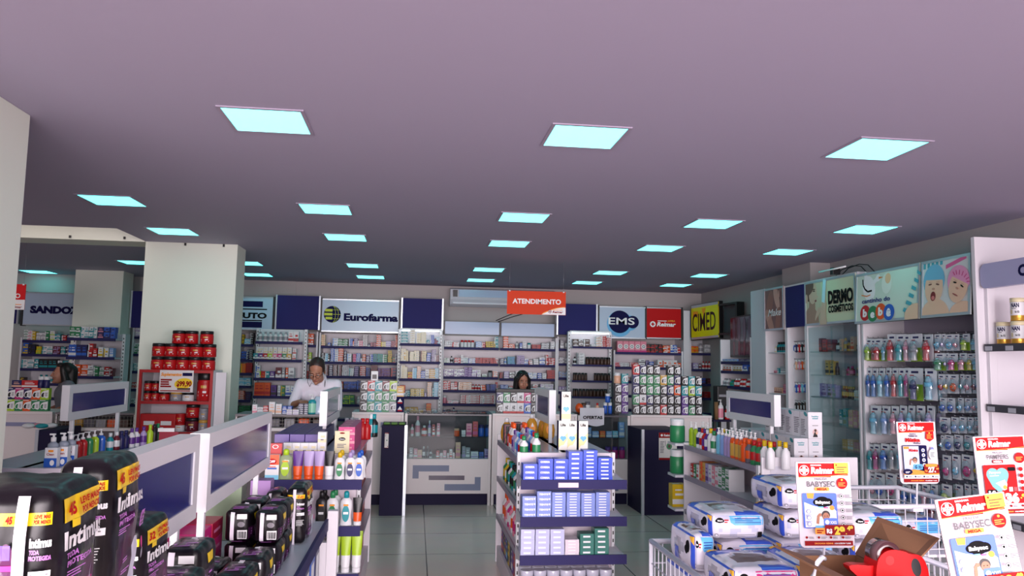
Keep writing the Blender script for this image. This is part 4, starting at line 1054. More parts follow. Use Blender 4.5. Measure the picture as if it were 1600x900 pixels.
def face_parts(t, H, brow, hairm, closed=True):
    for s in (-1, 1):
        mb = MB(); mb.ball((s*.031, -.084, -.002), .0115, .008, .0052, mat('eye_white', (186, 172, 164), .4), 12, 8, xf=H)
        mb.ball((s*.031, -.0915, -.004), .0055, .003, .0052, mat('iris', (40, 26, 22), .3), 10, 6, xf=H); ob('eye', mb, t)
        mb = MB(); capsule(mb, H @ Vector((s*.014, -.096, .020)), H @ Vector((s*.048, -.086, .022)), .0035, .003, 8); mb.mats = [hairm]; ob('eyebrow', mb, t)
    mb = MB(); mb.ball((0, -.0945, -.0635), .020, .005, .0042, LIPM, 14, 6, xf=H); mb.ball((0, -.0935, -.0715), .017, .005, .005, LIPM, 14, 6, xf=H); ob('lips', mb, t)
def hand(mb, w, d, side, palm_n):
    """palm and five bent fingers from wrist w along d; side = direction of the thumb; palm_n = direction the fingers curl to"""
    w, d, side, palm_n = Vector(w), Vector(d).normalized(), Vector(side).normalized(), Vector(palm_n).normalized()
    for k in (-1.2, -.4, .4, 1.2): capsule(mb, w+side*(k*.014), w+d*.085+side*(k*.019), .014, .013, 8)
    for k, L in zip((1.5, .5, -.5, -1.5), (.07, .078, .072, .056)):
        a = w+d*.088+side*(k*.020); b = a+d*L*.45+palm_n*L*.18; c = b+d*L*.3+palm_n*L*.42
        capsule(mb, a, b, .0095, .009, 8); capsule(mb, b, c, .009, .0075, 8)
    a = w+d*.025+side*.03; b = a+d*.035+side*.03+palm_n*.01; c = b+d*.034+side*.008+palm_n*.018
    capsule(mb, a, b, .013, .011, 8); capsule(mb, b, c, .011, .009, 8)
def person(label, loc, rz, J, H, skin, cloth, hairm, trousers, female=False, vox=.009, hair=None, extra=None, hand_dirs=None, sleeve_long=False):
    t = thing('person', label, 'person', loc, rz)
    g = lambda k: Vector(J[k])
    b = MB()
    wr, cr = J.get('r', (.155, .17))
    def torso(mb, k):
        capsule(mb, g('hip')+Vector((-.06, 0, 0)), g('hip')+Vector((.06, 0, 0)), .115*k, .115*k)
        capsule(mb, g('hip'), g('waist'), .125*k, .115*k); capsule(mb, g('waist')+Vector((-.045, 0, 0)), g('chest')+Vector((-.07, 0, 0)), .10*k, .112*k); capsule(mb, g('waist')+Vector((.045, 0, 0)), g('chest')+Vector((.07, 0, 0)), .10*k, .112*k)
        capsule(mb, g('sl')*.82+g('chest')*.18, g('sr')*.82+g('chest')*.18, .075*k, .075*k)
        capsule(mb, g('chest'), g('neck')*.75+g('chest')*.25, .10*k, .06*k)
    torso(b, .95)
    capsule(b, g('neck'), H @ Vector((0, .02, -.05)), .056, .05)
    for s in 'lr':
        capsule(b, g('s'+s), g('e'+s), .047, .038); capsule(b, g('e'+s), g('w'+s), .038, .026)
        capsule(b, g('h'+s), g('k'+s), .078, .054); capsule(b, g('k'+s), g('a'+s), .054, .036)
        a = g('a'+s); capsule(b, a+Vector((0, .02, -.045)), a+Vector((0, -.15, -.055)), .034, .026)
        hd = (hand_dirs or {}).get(s)
        if hd: hand(b, g('w'+s), *hd)
    head_shapes(b, H)
    body = ob('body', fuse(b, 'body', skin, vox*.72, 4), t)
    c = MB(); torso(c, 1.04)
    for s in 'lr':
        e = g('e'+s); capsule(c, g('s'+s), e, .060, .052)
        if sleeve_long: capsule(c, e, g('w'+s)*.9+e*.1, .052, .040)
    n0 = g('neck')
    cl = ob('shirt', fuse(c, 'shirt', cloth, vox, 6, cut=None), t)
    mb = MB(); pts = []
    nd = (H @ Vector((0, .02, -.06))-n0).normalized(); bx = nd.cross(Vector((0, 1, 0))).normalized(); by = nd.cross(bx)
    for s in (-1, 1):
        path = [n0+nd*.012+bx*(.066*math.cos(a))+by*(.066*math.sin(a)) for a in [PI/2*s+s*(PI*i/8) if False else (-PI/2+s*(PI*i/8)) for i in range(9)]]
        mb.tube(path, .017, cloth, 8)
    ob('collar', mb, t)
    p = MB(); capsule(p, g('hip')+Vector((-.06, 0, -.02)), g('hip')+Vector((.06, 0, -.02)), .128, .128)
    for s in 'lr': capsule(p, g('h'+s), g('k'+s), .092, .068); capsule(p, g('k'+s), g('a'+s)+Vector((0, 0, .02)), .068, .055)
    ob('trousers', fuse(p, 'trousers', trousers, vox, 4), t)
    for s in 'lr':
        a = g('a'+s); q_ = MB(); capsule(q_, a+Vector((0, .025, -.045)), a+Vector((0, -.16, -.055)), .042, .034); q_.mats = [BLACK]; ob('shoe', q_, t)
    face_parts(t, H, 1, hairm)
    if hair: ob('hair', fuse(hair(H), 'hair', hairm, .008, 3, cut=None), t)
    if extra: extra(t, H)
    return t
SKIN1 = mat('skin_tan', (168, 116, 92), .5, bump=.02, scale=120); SKIN2 = mat('skin_warm', (176, 122, 100), .5, bump=.02, scale=120)
HAIRD = mat('hair_dark', (26, 18, 18), .4, bump=.25, scale=90); HAIRB = mat('hair_brown', (44, 28, 26), .42, bump=.25, scale=90)
SHIRT = mat('shirt_white', (226, 222, 234), .7, bump=.06, scale=25); POLO = mat('polo_grey', (128, 130, 142), .75, bump=.06, scale=25)
UNIF = mat('tunic_white', (210, 208, 216), .7); TROU = mat('trousers_dark', (36, 36, 48), .7)
def basej(lean=0.0, sh=.20, H=1.74):
    k = H/1.74
    y = lambda z: -lean*max(0, z-.95)
    j = dict(hip=(0, 0, .95*k), waist=(0, y(1.1), 1.10*k), chest=(0, y(1.3)-.01, 1.29*k), neck=(0, y(1.46)+.0, 1.45*k),
             sl=(-sh, y(1.42), 1.40*k), sr=(sh, y(1.42), 1.40*k), hl=(-.095, 0, .92*k), hr=(.095, 0, .92*k), kl=(-.10, -.01, .50*k), kr=(.10, -.01, .50*k), al=(-.10, .02, .09), ar=(.10, .02, .09))
    return j
# man bent over the counter, looking down
hp = atY(498, 579, 8.08)
mx_, my_ = atY(502, 600, 8.36).x, 8.42
j = basej(.42, .180, 1.70)
j['el'] = (-.235, -.30, 1.16); j['er'] = (.215, -.32, 1.15); j['wl'] = (-.14, -.43, 1.20); j['wr'] = (.10, -.43, 1.20)
Hm = Matrix.Translation((hp.x-mx_, hp.y-my_, hp.z)) @ Matrix.Rotation(math.radians(-4), 4, 'Z') @ Matrix.Rotation(math.radians(30), 4, 'X') @ Matrix.Scale(1.0, 4)
def man_hair(H):
    m_ = MB(); m_.ball((0, .027, .050), .079, .092, .080, BLACK, 18, 12, xf=H)
    for s in (-1, 1): m_.ball((s*.066, .012, .02), .016, .045, .045, BLACK, 12, 8, xf=H)
    m_.ball((0, .075, -.005), .062, .036, .06, BLACK, 14, 8, xf=H)
    return m_
def man_extra(t, H):
    mb = MB()
    for s in (-1, 1):
        mb.tube([H @ Vector((s*.032+.022*math.cos(a), -.107, -.008+.015*math.sin(a))) for a in [2*PI*i/14 for i in range(14)]], .0022, BLACK, 5, closed=True)
        mb.tube([H @ Vector((s*.054, -.105, -.006)), H @ Vector((s*.08, -.03, -.003)), H @ Vector((s*.082, .02, -.006))], .002, BLACK, 5)
        mb.tube([H @ Vector((s*.08, -.02, -.004)), H @ Vector((s*.09, -.06, -.10)), H @ Vector((s*.075, -.05, -.16)), H @ Vector((s*.06, .05, -.13))], .0022, BLACK, 5)
    mb.tube([H @ Vector((-.01, -.11, -.006)), H @ Vector((.01, -.11, -.006))], .002, BLACK, 5)
    ob('glasses', mb, t)
    mb = MB(); cx = Vector((0, -.42*.28-.128, 1.22)); mb.box(-.012, .012, -.255, -.235, 1.02, 1.33, mat('shirt_placket', (214, 208, 226), .7), .004); 
person('person in a white shirt with glasses on a cord, bent over the counter', (mx_, my_, 0), math.radians(-3), j, Hm, SKIN1, SHIRT, HAIRB, TROU, hair=man_hair, extra=man_extra, sleeve_long=False,
       hand_dirs={'l': ((.5, -.8, .05), (.6, .5, .2), (.2, .1, -1)), 'r': ((-.3, -.9, .05), (-.7, .4, .2), (0, .1, -1))})
# dark-haired woman behind the monitor, head bowed
wx, wy = atY(817, 600, 9.9).x, 9.92
hp = atY(816.5, 594.5, 9.72)
j = basej(.12, .175, 1.56)
j['el'] = (-.24, -.02, 1.03); j['er'] = (.24, -.02, 1.03); j['wl'] = (-.14, -.20, 1.02); j['wr'] = (.14, -.20, 1.02)
Hw = Matrix.Translation((hp.x-wx, hp.y-wy, hp.z)) @ Matrix.Rotation(math.radians(8), 4, 'Z') @ Matrix.Rotation(math.radians(13), 4, 'X') @ Matrix.Scale(.97, 4)
def w_hair(H):
    m_ = MB(); m_.ball((0, .028, .046), .083, .094, .084, BLACK, 18, 12, xf=H)
    for s in (-1, 1):
        capsule(m_, H @ Vector((s*.030, -.046, .092)), H @ Vector((s*.080, -.030, .01)), .022, .020)
        capsule(m_, H @ Vector((s*.082, -.022, .02)), H @ Vector((s*.088, .0, -.19)), .022, .034)
        capsule(m_, H @ Vector((s*.05, .06, .0)), H @ Vector((s*.07, .06, -.24)), .05, .04)
    return m_
person('person with long dark centre-parted hair, head bowed behind a monitor', (wx, wy, 0), 0, j, Hw, SKIN2, UNIF, HAIRD, TROU, female=True, hair=w_hair,
       hand_dirs={'l': ((.4, -.8, -.1), (.6, .4, .2), (.1, .1, -1)), 'r': ((-.4, -.8, -.1), (-.6, .4, .2), (-.1, .1, -1))})
# woman at the left, in profile, looking to the left
px_, py_ = atY(100, 620, 9.5).x, 9.60
hp = atY(98, 583, 9.56)
j = basej(.04, .175, 1.59)
j['el'] = (-.23, .02, 1.06); j['er'] = (.23, .02, 1.06); j['wl'] = (-.20, -.18, .98); j['wr'] = (.20, -.18, .98)
RZ = math.radians(-62)
Hl = Matrix.Rotation(-RZ, 4, 'Z') @ Matrix.Translation((hp.x-px_, hp.y-py_, hp.z)) @ Matrix.Rotation(math.radians(-66), 4, 'Z') @ Matrix.Rotation(math.radians(-3), 4, 'X')
def l_hair(H):
    m_ = MB(); m_.ball((0, .034, .046), .083, .094, .082, BLACK, 18, 12, xf=H)
    m_.ball((0, -.03, .088), .058, .045, .032, BLACK, 14, 8, xf=H)
    for s in (-1, 1): capsule(m_, H @ Vector((s*.062, -.005, .05)), H @ Vector((s*.074, .055, -.16)), .034, .046)
    capsule(m_, H @ Vector((0, .085, .03)), H @ Vector((0, .10, -.2)), .07, .06)
    return m_
person('person with dark hair in a grey collared top, seen in profile at left', (px_, py_, 0), RZ, j, Hl, SKIN2, POLO, HAIRD, TROU, female=True, hair=l_hair,
       hand_dirs={'l': ((.1, -.9, -.2), (.9, 0, .2), (.1, .1, -1)), 'r': ((-.1, -.9, -.2), (-.9, 0, .2), (-.1, .1, -1))})
# ------------------------------------------------------------------ gondolas
LAV = mat('gondola_panel', (222, 210, 220), 0.42)
REDP = mat('red_laminate', (170, 18, 26), 0.4)
def topsign(label, Xc, Y0, Y1, z0, z1, zb, th=.05, posts=None):
    t = thing('divider_sign', label, 'sign', (Xc, Y0, zb+.0015), group='white framed navy divider signs')
    L = Y1-Y0; a, b = z0-zb, z1-zb; fr = .055
    f = MB()
    for (ya, yb, za, zb_) in ((0, L, b-fr, b), (0, L, a, a+fr), (0, fr, a+fr, b-fr), (L-fr, L, a+fr, b-fr)): f.box(-th/2, th/2, ya, yb, za, zb_, WHITEM)
    ob('frame', f, t)
    ob('panel', MB().box(-th/2+.006, th/2-.006, fr-.005, L-fr+.005, a+fr-.005, b-fr+.005, mat('navy_gloss', (26, 26, 112), .15, spec=.3)), t)
    for y in (posts or (.12*L, .88*L)): ob('post', MB().box(-.013, .013, y-.013, y+.013, 0, a, WHITEM, .003), t)
    return t
def gondola(label, x0, x1, Y0, Y1, top, left=(), right=(), end=(), base=.15, endY=None, backcol=None, tray=None):
    """double-sided shop gondola; left/right shelf heights, end = shelf heights of the end cap that faces the camera"""
    t = thing('gondola', label, 'gondola', ((x0+x1)/2, Y0, 0)); w = (x1-x0)/2; L = Y1-Y0
    ob('spine', MB().box(-.02, .02, .03, L-.02, base, top, backcol or LAV), t)
    ob('base', MB().box(-w+.01, w-.01, .02, L-.01, 0, base, LAV), t)
    ob('end_panel', MB().box(-w, w, L-.02, L, .02, top+.01, WHITE, .003), t)
    ob('end_panel', MB().box(-w+.02, w-.02, 0, .03, base, top, LAV), t)
    for s in (-1, 1):
        mb = MB(); mb.box(s*w-.02*(s > 0), s*w+.02*(s < 0), -.022, .018, .04, top+.005, WHITEM)
        z = .1
        while z < top-.03: mb.box(s*(w-.01)-.004, s*(w-.01)+.004, -.0232, -.02, z, z+.022, BLACK); z += .05
        ob('upright', mb, t)
    for s, zs in ((-1, left), (1, right)):
        for z in zs:
            sh = ob('shelf', MB().box(s*.021, s*(w-.012), .035, L-.025, z-.016, z, SHELFM), t)
            ob('price_rail', MB().box(s*(w-.012), s*w, .035, L-.025, z-.034, z+.004, mat('rail_grey', (150, 140, 160), .35)), sh)
    for z in end:
        sh = ob('shelf', MB().box(-w+.005, w+.01, -.24, -.023, z-.018, z, SHELFM), t)
        ob('price_rail', MB().box(-w-.005, w+.02, -.252, -.24, z-.055, z+.004, NAVY), sh)
        for s in (-1, 1):
            ob('bracket', MB().face([(s*w, -.24, z), (s*w, -.023, z+.02), (s*w, -.023, z-.07), (s*w, -.24, z-.03)], SHELFM).face([(s*(w-.004), -.24, z-.03), (s*(w-.004), -.023, z-.07), (s*(w-.004), -.023, z+.02), (s*(w-.004), -.24, z)], SHELFM), sh)
    ob('top_tray', MB().box(-w+.02 if tray is None else tray, w-.02, .03, L-.02, top-.012, top, mat('tray_glass_grey', (170, 176, 200), .2)), t)
    return t
def tube_mesh(w, h, main, low, dec, cap='w'):
    mb = MB(); n = 16; hc = h*.16; A_, B_, D_, C_ = P(main), P(low), P(dec), P(cap)
    mb.lathe([(w*.36, 0), (w*.38, hc*.1), (w*.38, hc)], [C_, C_], n, (0, w*.4, 0), 1, .9)
    vs = []; m_ = 8
    for j in range(m_+1):
        f = j/m_; rx = w*(.40+.10*f); ry = w*.36*(1-f)+.004
        for i in range(n):
            a = 2*PI*i/n; vs.append((rx*math.cos(a), w*.4+ry*math.sin(a), hc+(h-hc)*f))
    for j in range(m_):
        f = j/m_; mt = B_ if f < .3 else A_
        mb.add(vs[j*n:(j+2)*n], [(i, (i+1) % n, n+(i+1) % n, n+i) for i in range(n)], mt, True)
    mb.face(vs[m_*n:], A_)
    a = Art(mb, (-w*.3, w*.4-w*.36*.75, 0), (1, 0, 0), (0, math.sin(.28), math.cos(.28)), 1, .003)
    a.rect(w*.05, hc+(h-hc)*.55, w*.5, h*.14, WINK); a.ell(w*.3, hc+(h-hc)*.33, w*.2, h*.07, D_); a.rect(w*.08, h*.80, w*.44, h*.03, D_)
    return mb
def flask(w, h, body, lab, cap):
    mb = MB(); r = w/2; A_, L_, C_ = mat('sage_clear', (150, 164, 128), .15, coat=.4) if body == 'sage' else P(body), P(lab), P(cap)
    mb.lathe([(r*.9, 0), (r*.96, .03*h), (r*.82, .30*h), (r, .58*h), (r*.9, .72*h), (r*.5, .80*h), (r*.34, .82*h)], A_, 18, (0, r*.6, 0), 1, .6)
    mb.lathe([(r*.42, .80*h), (r*.42, .93*h), (r*.34, .98*h), (r*.2, h)], C_, 14, (0, r*.6, 0))
    a = Art(mb, (0, -.004, 0), (1, 0, 0), (0, 0, 1)); a.ell(0, .36*h, r*.58, h*.24, L_); a.rect(-r*.4, .58*h, r*.8, .05*h, ORA); a.rect(-r*.4, .34*h, r*.8, .07*h, WINK)
    return mb
# ---------- centre gondola
GX0, GX1 = .69, 1.35
gondola('white gondola in the centre aisle with blue boxes on its end shelves', GX0, GX1, 5.2, 6.46, 1.03, left=(.99, .70, .40), right=(.70, .40), end=(.885, .655, .42, .20), tray=-.15)
topsign('white framed navy sign above centre gondola, seen nearly edge-on', 1.02, 5.74, 6.42, 1.175, 1.425, 1.03)
YEnd = 4.965
def stack(a, b, n, hpx, z, col, style, where, nm, Y=YEnd, d=.10, txt=None, inkm=WINK, name='toothpaste_box', s=None):
    s = pxm(Y); w = q((atY(b, 760, Y).x-atY(a, 760, Y).x)*.985, .002); h = round(hpx*s/.0005)*.0005
    def mk():
        mb = MB().box(-w/2, w/2, 0, d, 0, h, mat('carton_'+nm.replace(' ', '_'), col, .35)); A = Art(mb, (-w/2, 0, 0), (1, 0, 0), (0, 0, 1), w/23.0); H = h/(w/23.0)
        if txt: A.txt(txt, 3, H*.28, H*.36, inkm, w=15, bold=.06, shear=.1); A.ell(20, H*.5, 1.3, 1.6, WINK) if style else None
        else: A.rect(5, H*.3, 12, H*.34, WINK)
        return mb
    me = cached((name, nm, w, h, d, txt), mk)
    for j in range(n):
        solo(name, me, '%s box, %s up in %s' % (nm, ORD[j+1], where), 'box', (atY((a+b)/2, 760, Y).x+random.uniform(-.001, .001), Y+random.uniform(0, .004), z+j*h), 0, '%s boxes on the centre end shelves' % nm)
BL = (44, 76, 200); LB = (128, 146, 214); LV = (190, 192, 226); GR = (24, 110, 98)
tops = [(817, 840, 3, 8.2), (841, 864, 4, 8.1), (865, 887.5, 4, 8.1), (888, 910.5, 6, 7.3), (911, 933.5, 8, 5.7), (934, 957, 6, 5.7)]
for i, (a, b, n, h) in enumerate(tops): stack(a, b, n, h, .885, BL, 0, '%s pile from left, top end shelf of centre gondola' % ORD[i+1], 'bright blue', txt='COREGA' if i < 3 else None)
for i, (a, b, n, h) in enumerate([(816.7, 838.5, 4, 7.9), (839.7, 862, 5, 7.8), (863, 884.5, 9, 4.2), (885.6, 907.3, 9, 4.2), (908.6, 930.3, 9, 4.05), (931.2, 953.5, 9, 4.15)]):
    stack(a, b, n, h, .655, LB, 1, '%s pile from left, second end shelf of centre gondola' % ORD[i+1], 'periwinkle blue', txt='TENYS' if i < 2 else None)
for i, (a, b, n, h, c, nm) in enumerate([(815, 837, 5, 7.8, LV, 'pale lavender'), (838, 860, 5, 7.8, LV, 'pale lavender'), (861, 883, 5, 7.8, LV, 'pale lavender'), (884, 906, 5, 4.6, (226, 214, 224), 'whitish'), (907.3, 929, 4, 8, GR, 'dark green'), (930, 952.2, 5, 8, GR, 'dark green')]):
    stack(a, b, n, h, .42, c, 0, '%s pile from left, third end shelf of centre gondola' % ORD[i+1], nm)
def jarm():
    mb = MB(); C = mat('clear_lid', (190, 190, 206), .12, coat=.5); r = .041
    mb.lathe([(r*.95, 0), (r, .004), (r, .05), (r*.99, .052), (r*.98, .085), (r*1.03, .087), (r*1.03, .118), (r*.97, .122)], [P('w'), P('w'), P('n'), C, C, C, C], 20)
    a = Art(mb, (0, -r-.0012, 0), (1, 0, 0), (0, 0, 1)); a.rrect(-.012, .012, .024, .02, .004, ORA)
    return mb
for j in range(2):
    for i in range(7):
        solo('cotton_swab_jar', cached(('cotton_swab_jar',), jarm), 'clear lidded jar, %s from left in the %s row, lowest end shelf of centre gondola' % (ORD[i+1], ['front', 'back'][j]), 'jar', (atY(824+i*20.6, 880, 5.0).x, 5.0+.09*j+.02, .20), 0, 'clear lidded jars')
# price card on the top rail
solo('price_card', MB().box(-.065, .065, 0, .003, 0, .03, mat('card_pink', (236, 214, 224), .5)), 'blank pale price card on the top end rail of centre gondola', 'card', (atY(888, 756, 4.95).x, 4.944, .842))
# tall boxes on the tray
LY = 5.36
def lilia(tall):
    mb = MB(); w, h, d = .064, .20, .064
    mb.box(-w/2, w/2, 0, d, 0, h, mat('box_cream', (240, 236, 226), .4)); mb.box(-w/2-.001, -w/2, 0, d, 0, h, INK)
    a = Art(mb, (-w/2, 0, 0), (1, 0, 0), (0, 0, 1), w/16)
    H = h/(w/16); a.poly([(0, 4), (4, 8), (9, 9), (16, 20), (16, 30), (8, 22), (0, 20)] if not tall else [(0, 3), (16, 3), (16, 12), (0, 12)], mat('box_yellow', (240, 226, 160), .4))
    a.txt('Lilia', 3, H-9, 4.6, INKK, w=9.5, bold=.04)
    sk = mat('ink_sky', (96, 176, 226), .4)
    for s in (-1, 1): a.ell(8+s*2.4, H*.42, 3, 3.2, sk, rot=s*25)
    a.poly([(3.2, H*.40), (12.8, H*.40), (8, H*.40-5.5)], sk)
    return mb
for i, px in enumerate((880, 894, 911.5)): solo('tampon_box', cached(('tampon_box', 0), lambda: lilia(False)), 'tall cream box with navy side, %s of three on centre gondola top' % ['left', 'middle', 'right'][i], 'box', (atY(px, 680, LY).x, LY, 1.03), 0, 'tall cream boxes')
solo('tampon_box', cached(('tampon_box', 1), lambda: lilia(True)), 'tall cream box with blue heart, stacked on top of the three', 'box', (atY(884.5, 650, LY).x, LY, 1.23), 0, 'tall cream boxes')
# left side of the centre gondola: top shelf row
def row_side(items, xf, z, where, dirx=1, dx=.0, cat='bottle'):
    for i, (name, Y, me, lab) in enumerate(items):
        solo(name, me, '%s, %s' % (lab, where), cat, (xf, Y, z), -PI/2 if dirx > 0 else PI/2, 'goods, '+where)
rnd = random.Random(11)
k = 0
cols2 = [('w', 'g'), ('w', 'r'), ('l', 'b'), ('w', 'u'), ('v', 'v'), ('v', 'p'), ('w', 'o'), ('w', 'o'), ('r', 'e'), ('k', 'y'), ('e', 'r'), ('k', 'h')]
for i, (a, b) in enumerate(cols2):
    Y = 5.27+i*.088
    for j in range(2):
        h = .145+.02*((i*3+j) % 3); h = .19 if (a, b) == ('w', 'o') else h
        me = cached(('shampoo_bottle', a, b, h), lambda: bottle_mesh(.058, h, a, b, 'B') if i < 9 else carton_mesh(.06, .05, h, a, b, 1))
        solo('shampoo_bottle' if i < 9 else 'hair_kit_box', me, '%s %s, %s from the near end, %s row on centre gondola left edge' % (CNAME[a], 'bottle' if i < 9 else 'box', ORD[i+1], ['outer', 'inner'][j]), 'bottle' if i < 9 else 'box', (.715+j*.085, Y, .99), -PI/2, 'bottles along the centre gondola left edge')
AMB = mat('amber_liquid', (196, 140, 40), .15, coat=.4)
def amber():
    mb = MB(); mb.lathe([(.036, 0), (.047, .02), (.05, .07), (.04, .12), (.02, .15), (.014, .155)], AMB, 18, (0, 0, 0), 1, .6); mb.lathe([(.018, .15), (.018, .175), (.010, .185)], P('w'), 12)
    a = Art(mb, (0, -.0315, 0), (1, 0, 0), (0, 0, 1)); a.ell(0, .072, .026, .036, ORA); a.poly([(-.012, .085), (.012, .085), (0, .12)], WINK); return mb
for i, (px, Y) in enumerate(((831, 6.3), (850, 6.32), (857.5, 6.18), (784, 6.4))):
    solo('baby_oil_bottle', cached(('baby_oil_bottle',), amber), ['amber baby shampoo bottle left of the edge-on sign', 'amber bottle half hidden behind edge-on sign', 'amber bottle just right behind edge-on sign post', 'amber bottle at far left corner of centre gondola'][i], 'bottle', (atY(px, 665, Y).x if i < 3 else .76, Y if i < 3 else 6.40, 1.03 if i < 3 else .99), 0, 'amber bottles')
SIDE = [(.70, [('g', 'w'), ('t', 'w'), ('k', 't'), ('w', 'g'), ('t', 'k'), ('g', 'k'), ('w', 't'), ('k', 'g'), ('y', 'w'), ('g', 'y')], .17, 'second'), (.40, [('w', 'o'), ('e', 'o'), ('w', 'm'), ('e', 'm'), ('w', 'o'), ('e', 'w'), ('m', 'w'), ('w', 'e'), ('e', 'o'), ('w', 'o')], .2, 'third'),
        (.15, [('p', 'y'), ('k', 'y'), ('r', 'p'), ('p', 'w'), ('k', 'p'), ('y', 'k'), ('n', 'u'), ('p', 'y'), ('k', 'r'), ('p', 'o')], .19, 'lowest')]
for z, cs, h, nm in SIDE:
    for i, (a, b) in enumerate(cs):
        me = cached(('side_bottle', a, b, h), lambda: bottle_mesh(.07, h, a, b, 'B') if nm != 'lowest' else carton_mesh(.085, .06, h, a, b, 1))
        solo('shampoo_bottle' if nm != 'lowest' else 'hair_kit_box', me, '%s %s, %s from the near end, %s left shelf of centre gondola' % (CNAME[a], 'bottle' if nm != 'lowest' else 'box', ORD[i+1], nm), 'bottle' if nm != 'lowest' else 'box', (.72, 5.30+i*.105, z), -PI/2, 'goods on the %s left shelf of the centre gondola' % nm)
# ---------- left-centre gondola
glc = gondola('white and red gondola left of the main aisle, purple boxes on top', -.90, -.32, 5.14, 6.5, 1.02, left=(.70,), right=(), end=(.895, .62, .34), backcol=REDP)
ob('side_board', MB().box(.232, .242, .04, 1.33, .16, .98, REDP), glc)
for z in (.90, .68, .44): ob('side_rail', MB().box(.244, .288, .05, 1.32, z-.03, z, mat('rail_grey', (150, 140, 160), .35)), glc)
topsign('white framed navy sign above left-centre gondola, seen nearly edge-on', -.625, 5.6, 6.55, 1.16, 1.40, 1.02)
YL2 = 4.915
zz = .895
def put(name, me, label, cat, px, Y, z, group=None, rz=0): return solo(name, me, label, cat, (atY(px, 740, Y).x, Y, z), rz, group)
s_ = pxm(YL2)
def offbox():
    w, h = 20*s_, 37*s_; mb = MB().box(-w/2, w/2, 0, .05, 0, h, P('w')); a = Art(mb, (-w/2, 0, 0), (1, 0, 0), (0, 0, 1), w/20)
    a.rect(0, 0, 20, 7, P('u')); a.rect(0, 22, 20, 15, P('o')); a.ell(10, 27, 6.5, 4.2, RED); a.txt('OFF', 5.5, 25.2, 3.6, WINK, w=9, bold=.05); a.rect(3, 15.5, 14, 2.5, P('b')); a.bars(4, 18.5, 12, 2.6, 1, P('o')); return mb
put('repellent_box', offbox(), 'orange and white OFF box at the left end of the bottle shelf'.replace('OFF ', 'repellent '), 'box', 424.5, YL2, zz)
me = MB(); w, h = 19*s_, 52*s_; me.box(-w/2, w/2, 0, .045, 0, h, P('r')); a = Art(me, (-w/2, 0, 0), (1, 0, 0), (0, 0, 1), w/19); a.ell(9.5, 47, 4.5, 3, WINK); a.ell(9.5, 47, 3.4, 2.2, P('r'))
put('repellent_box', me, 'taller red repellent box behind the orange and white one', 'box', 428.5, YL2+.07, zz)
put('baby_shampoo_bottle', flask(21*s_, 45*s_, 'sage', 'i', 'i'), 'clear green bottle with lime cap beside the repellent box', 'bottle', 445, YL2+.005, zz)
for i, px in enumerate((464, 481, 497.5)):
    def xo():
        return tube_mesh(16*s_, 42*s_, 'p' if i == 0 else 'v', 'o', 'a', 'o')
    put('cream_tube', cached(('cream_tube', 'x', i == 0), xo), ['dark purple and orange tube, left of the tube trio', 'lilac and orange tube, middle of the tube trio', 'lilac and orange tube, right of the tube trio'][i], 'tube', px, YL2, zz, 'purple tubes')
put('cream_tube', tube_mesh(15*s_, 42*s_, 'k', 'w', 'm', 'w'), 'black and pink tube right of the tube trio', 'tube', 513.5, YL2, zz)
for i, (px, lab, cap) in enumerate(((530, 'g', 'y'), (546.5, 'n', 'v'), (560.5, 'b', 'b'))):
    put('lotion_bottle', flask(16*s_, 41*s_, 'w', lab, cap), 'small white bottle with %s cap on the top end shelf' % ['yellow', 'lilac', 'blue'][i], 'bottle', px, YL2, zz, 'small white bottles')
    put('lotion_bottle', flask(16*s_, 42*s_, 'w', lab, cap), 'small white bottle with %s cap in the second row, top end shelf' % ['yellow', 'lilac', 'blue'][i], 'bottle', px+3, YL2+.075, zz, 'small white bottles')
for i, (px, cap, lab) in enumerate(((504, 'k', 'k'), (521, 'g', 'g'), (542.5, 't', 't'))):
    for j in range(2 if i < 2 else 1):
        put('cream_bottle', flask(18.5*s_, 51*s_, 'w' if i else 'k', lab, cap), 'tall %s bottle with %s cap, middle end shelf, %s row' % (['black', 'white', 'white'][i], CNAME[cap], ['front', 'back'][j]), 'bottle', px+j*4, YL2+.0+j*.09, .62, 'tall bottles on the middle end shelf')
put('cream_tube', tube_mesh(15*s_, 41*s_, 'k', 'o', 'e', 'w'), 'black and orange tube on the middle end shelf', 'tube', 560.5, YL2, .62)
for i in range(3):
    for j in range(3):
        put('gel_tube', cached(('gel_tube',), lambda: tube_mesh(16*s_, 54*s_, 'i', 'w', 'p', 'w')), 'lime green tube, %s from left in the %s row, low end shelf' % (ORD[i+1], ORD[j+1]), 'tube', 527.5+i*16.8+j*.5, YL2+.003+j*.065, .34, 'lime green tubes')
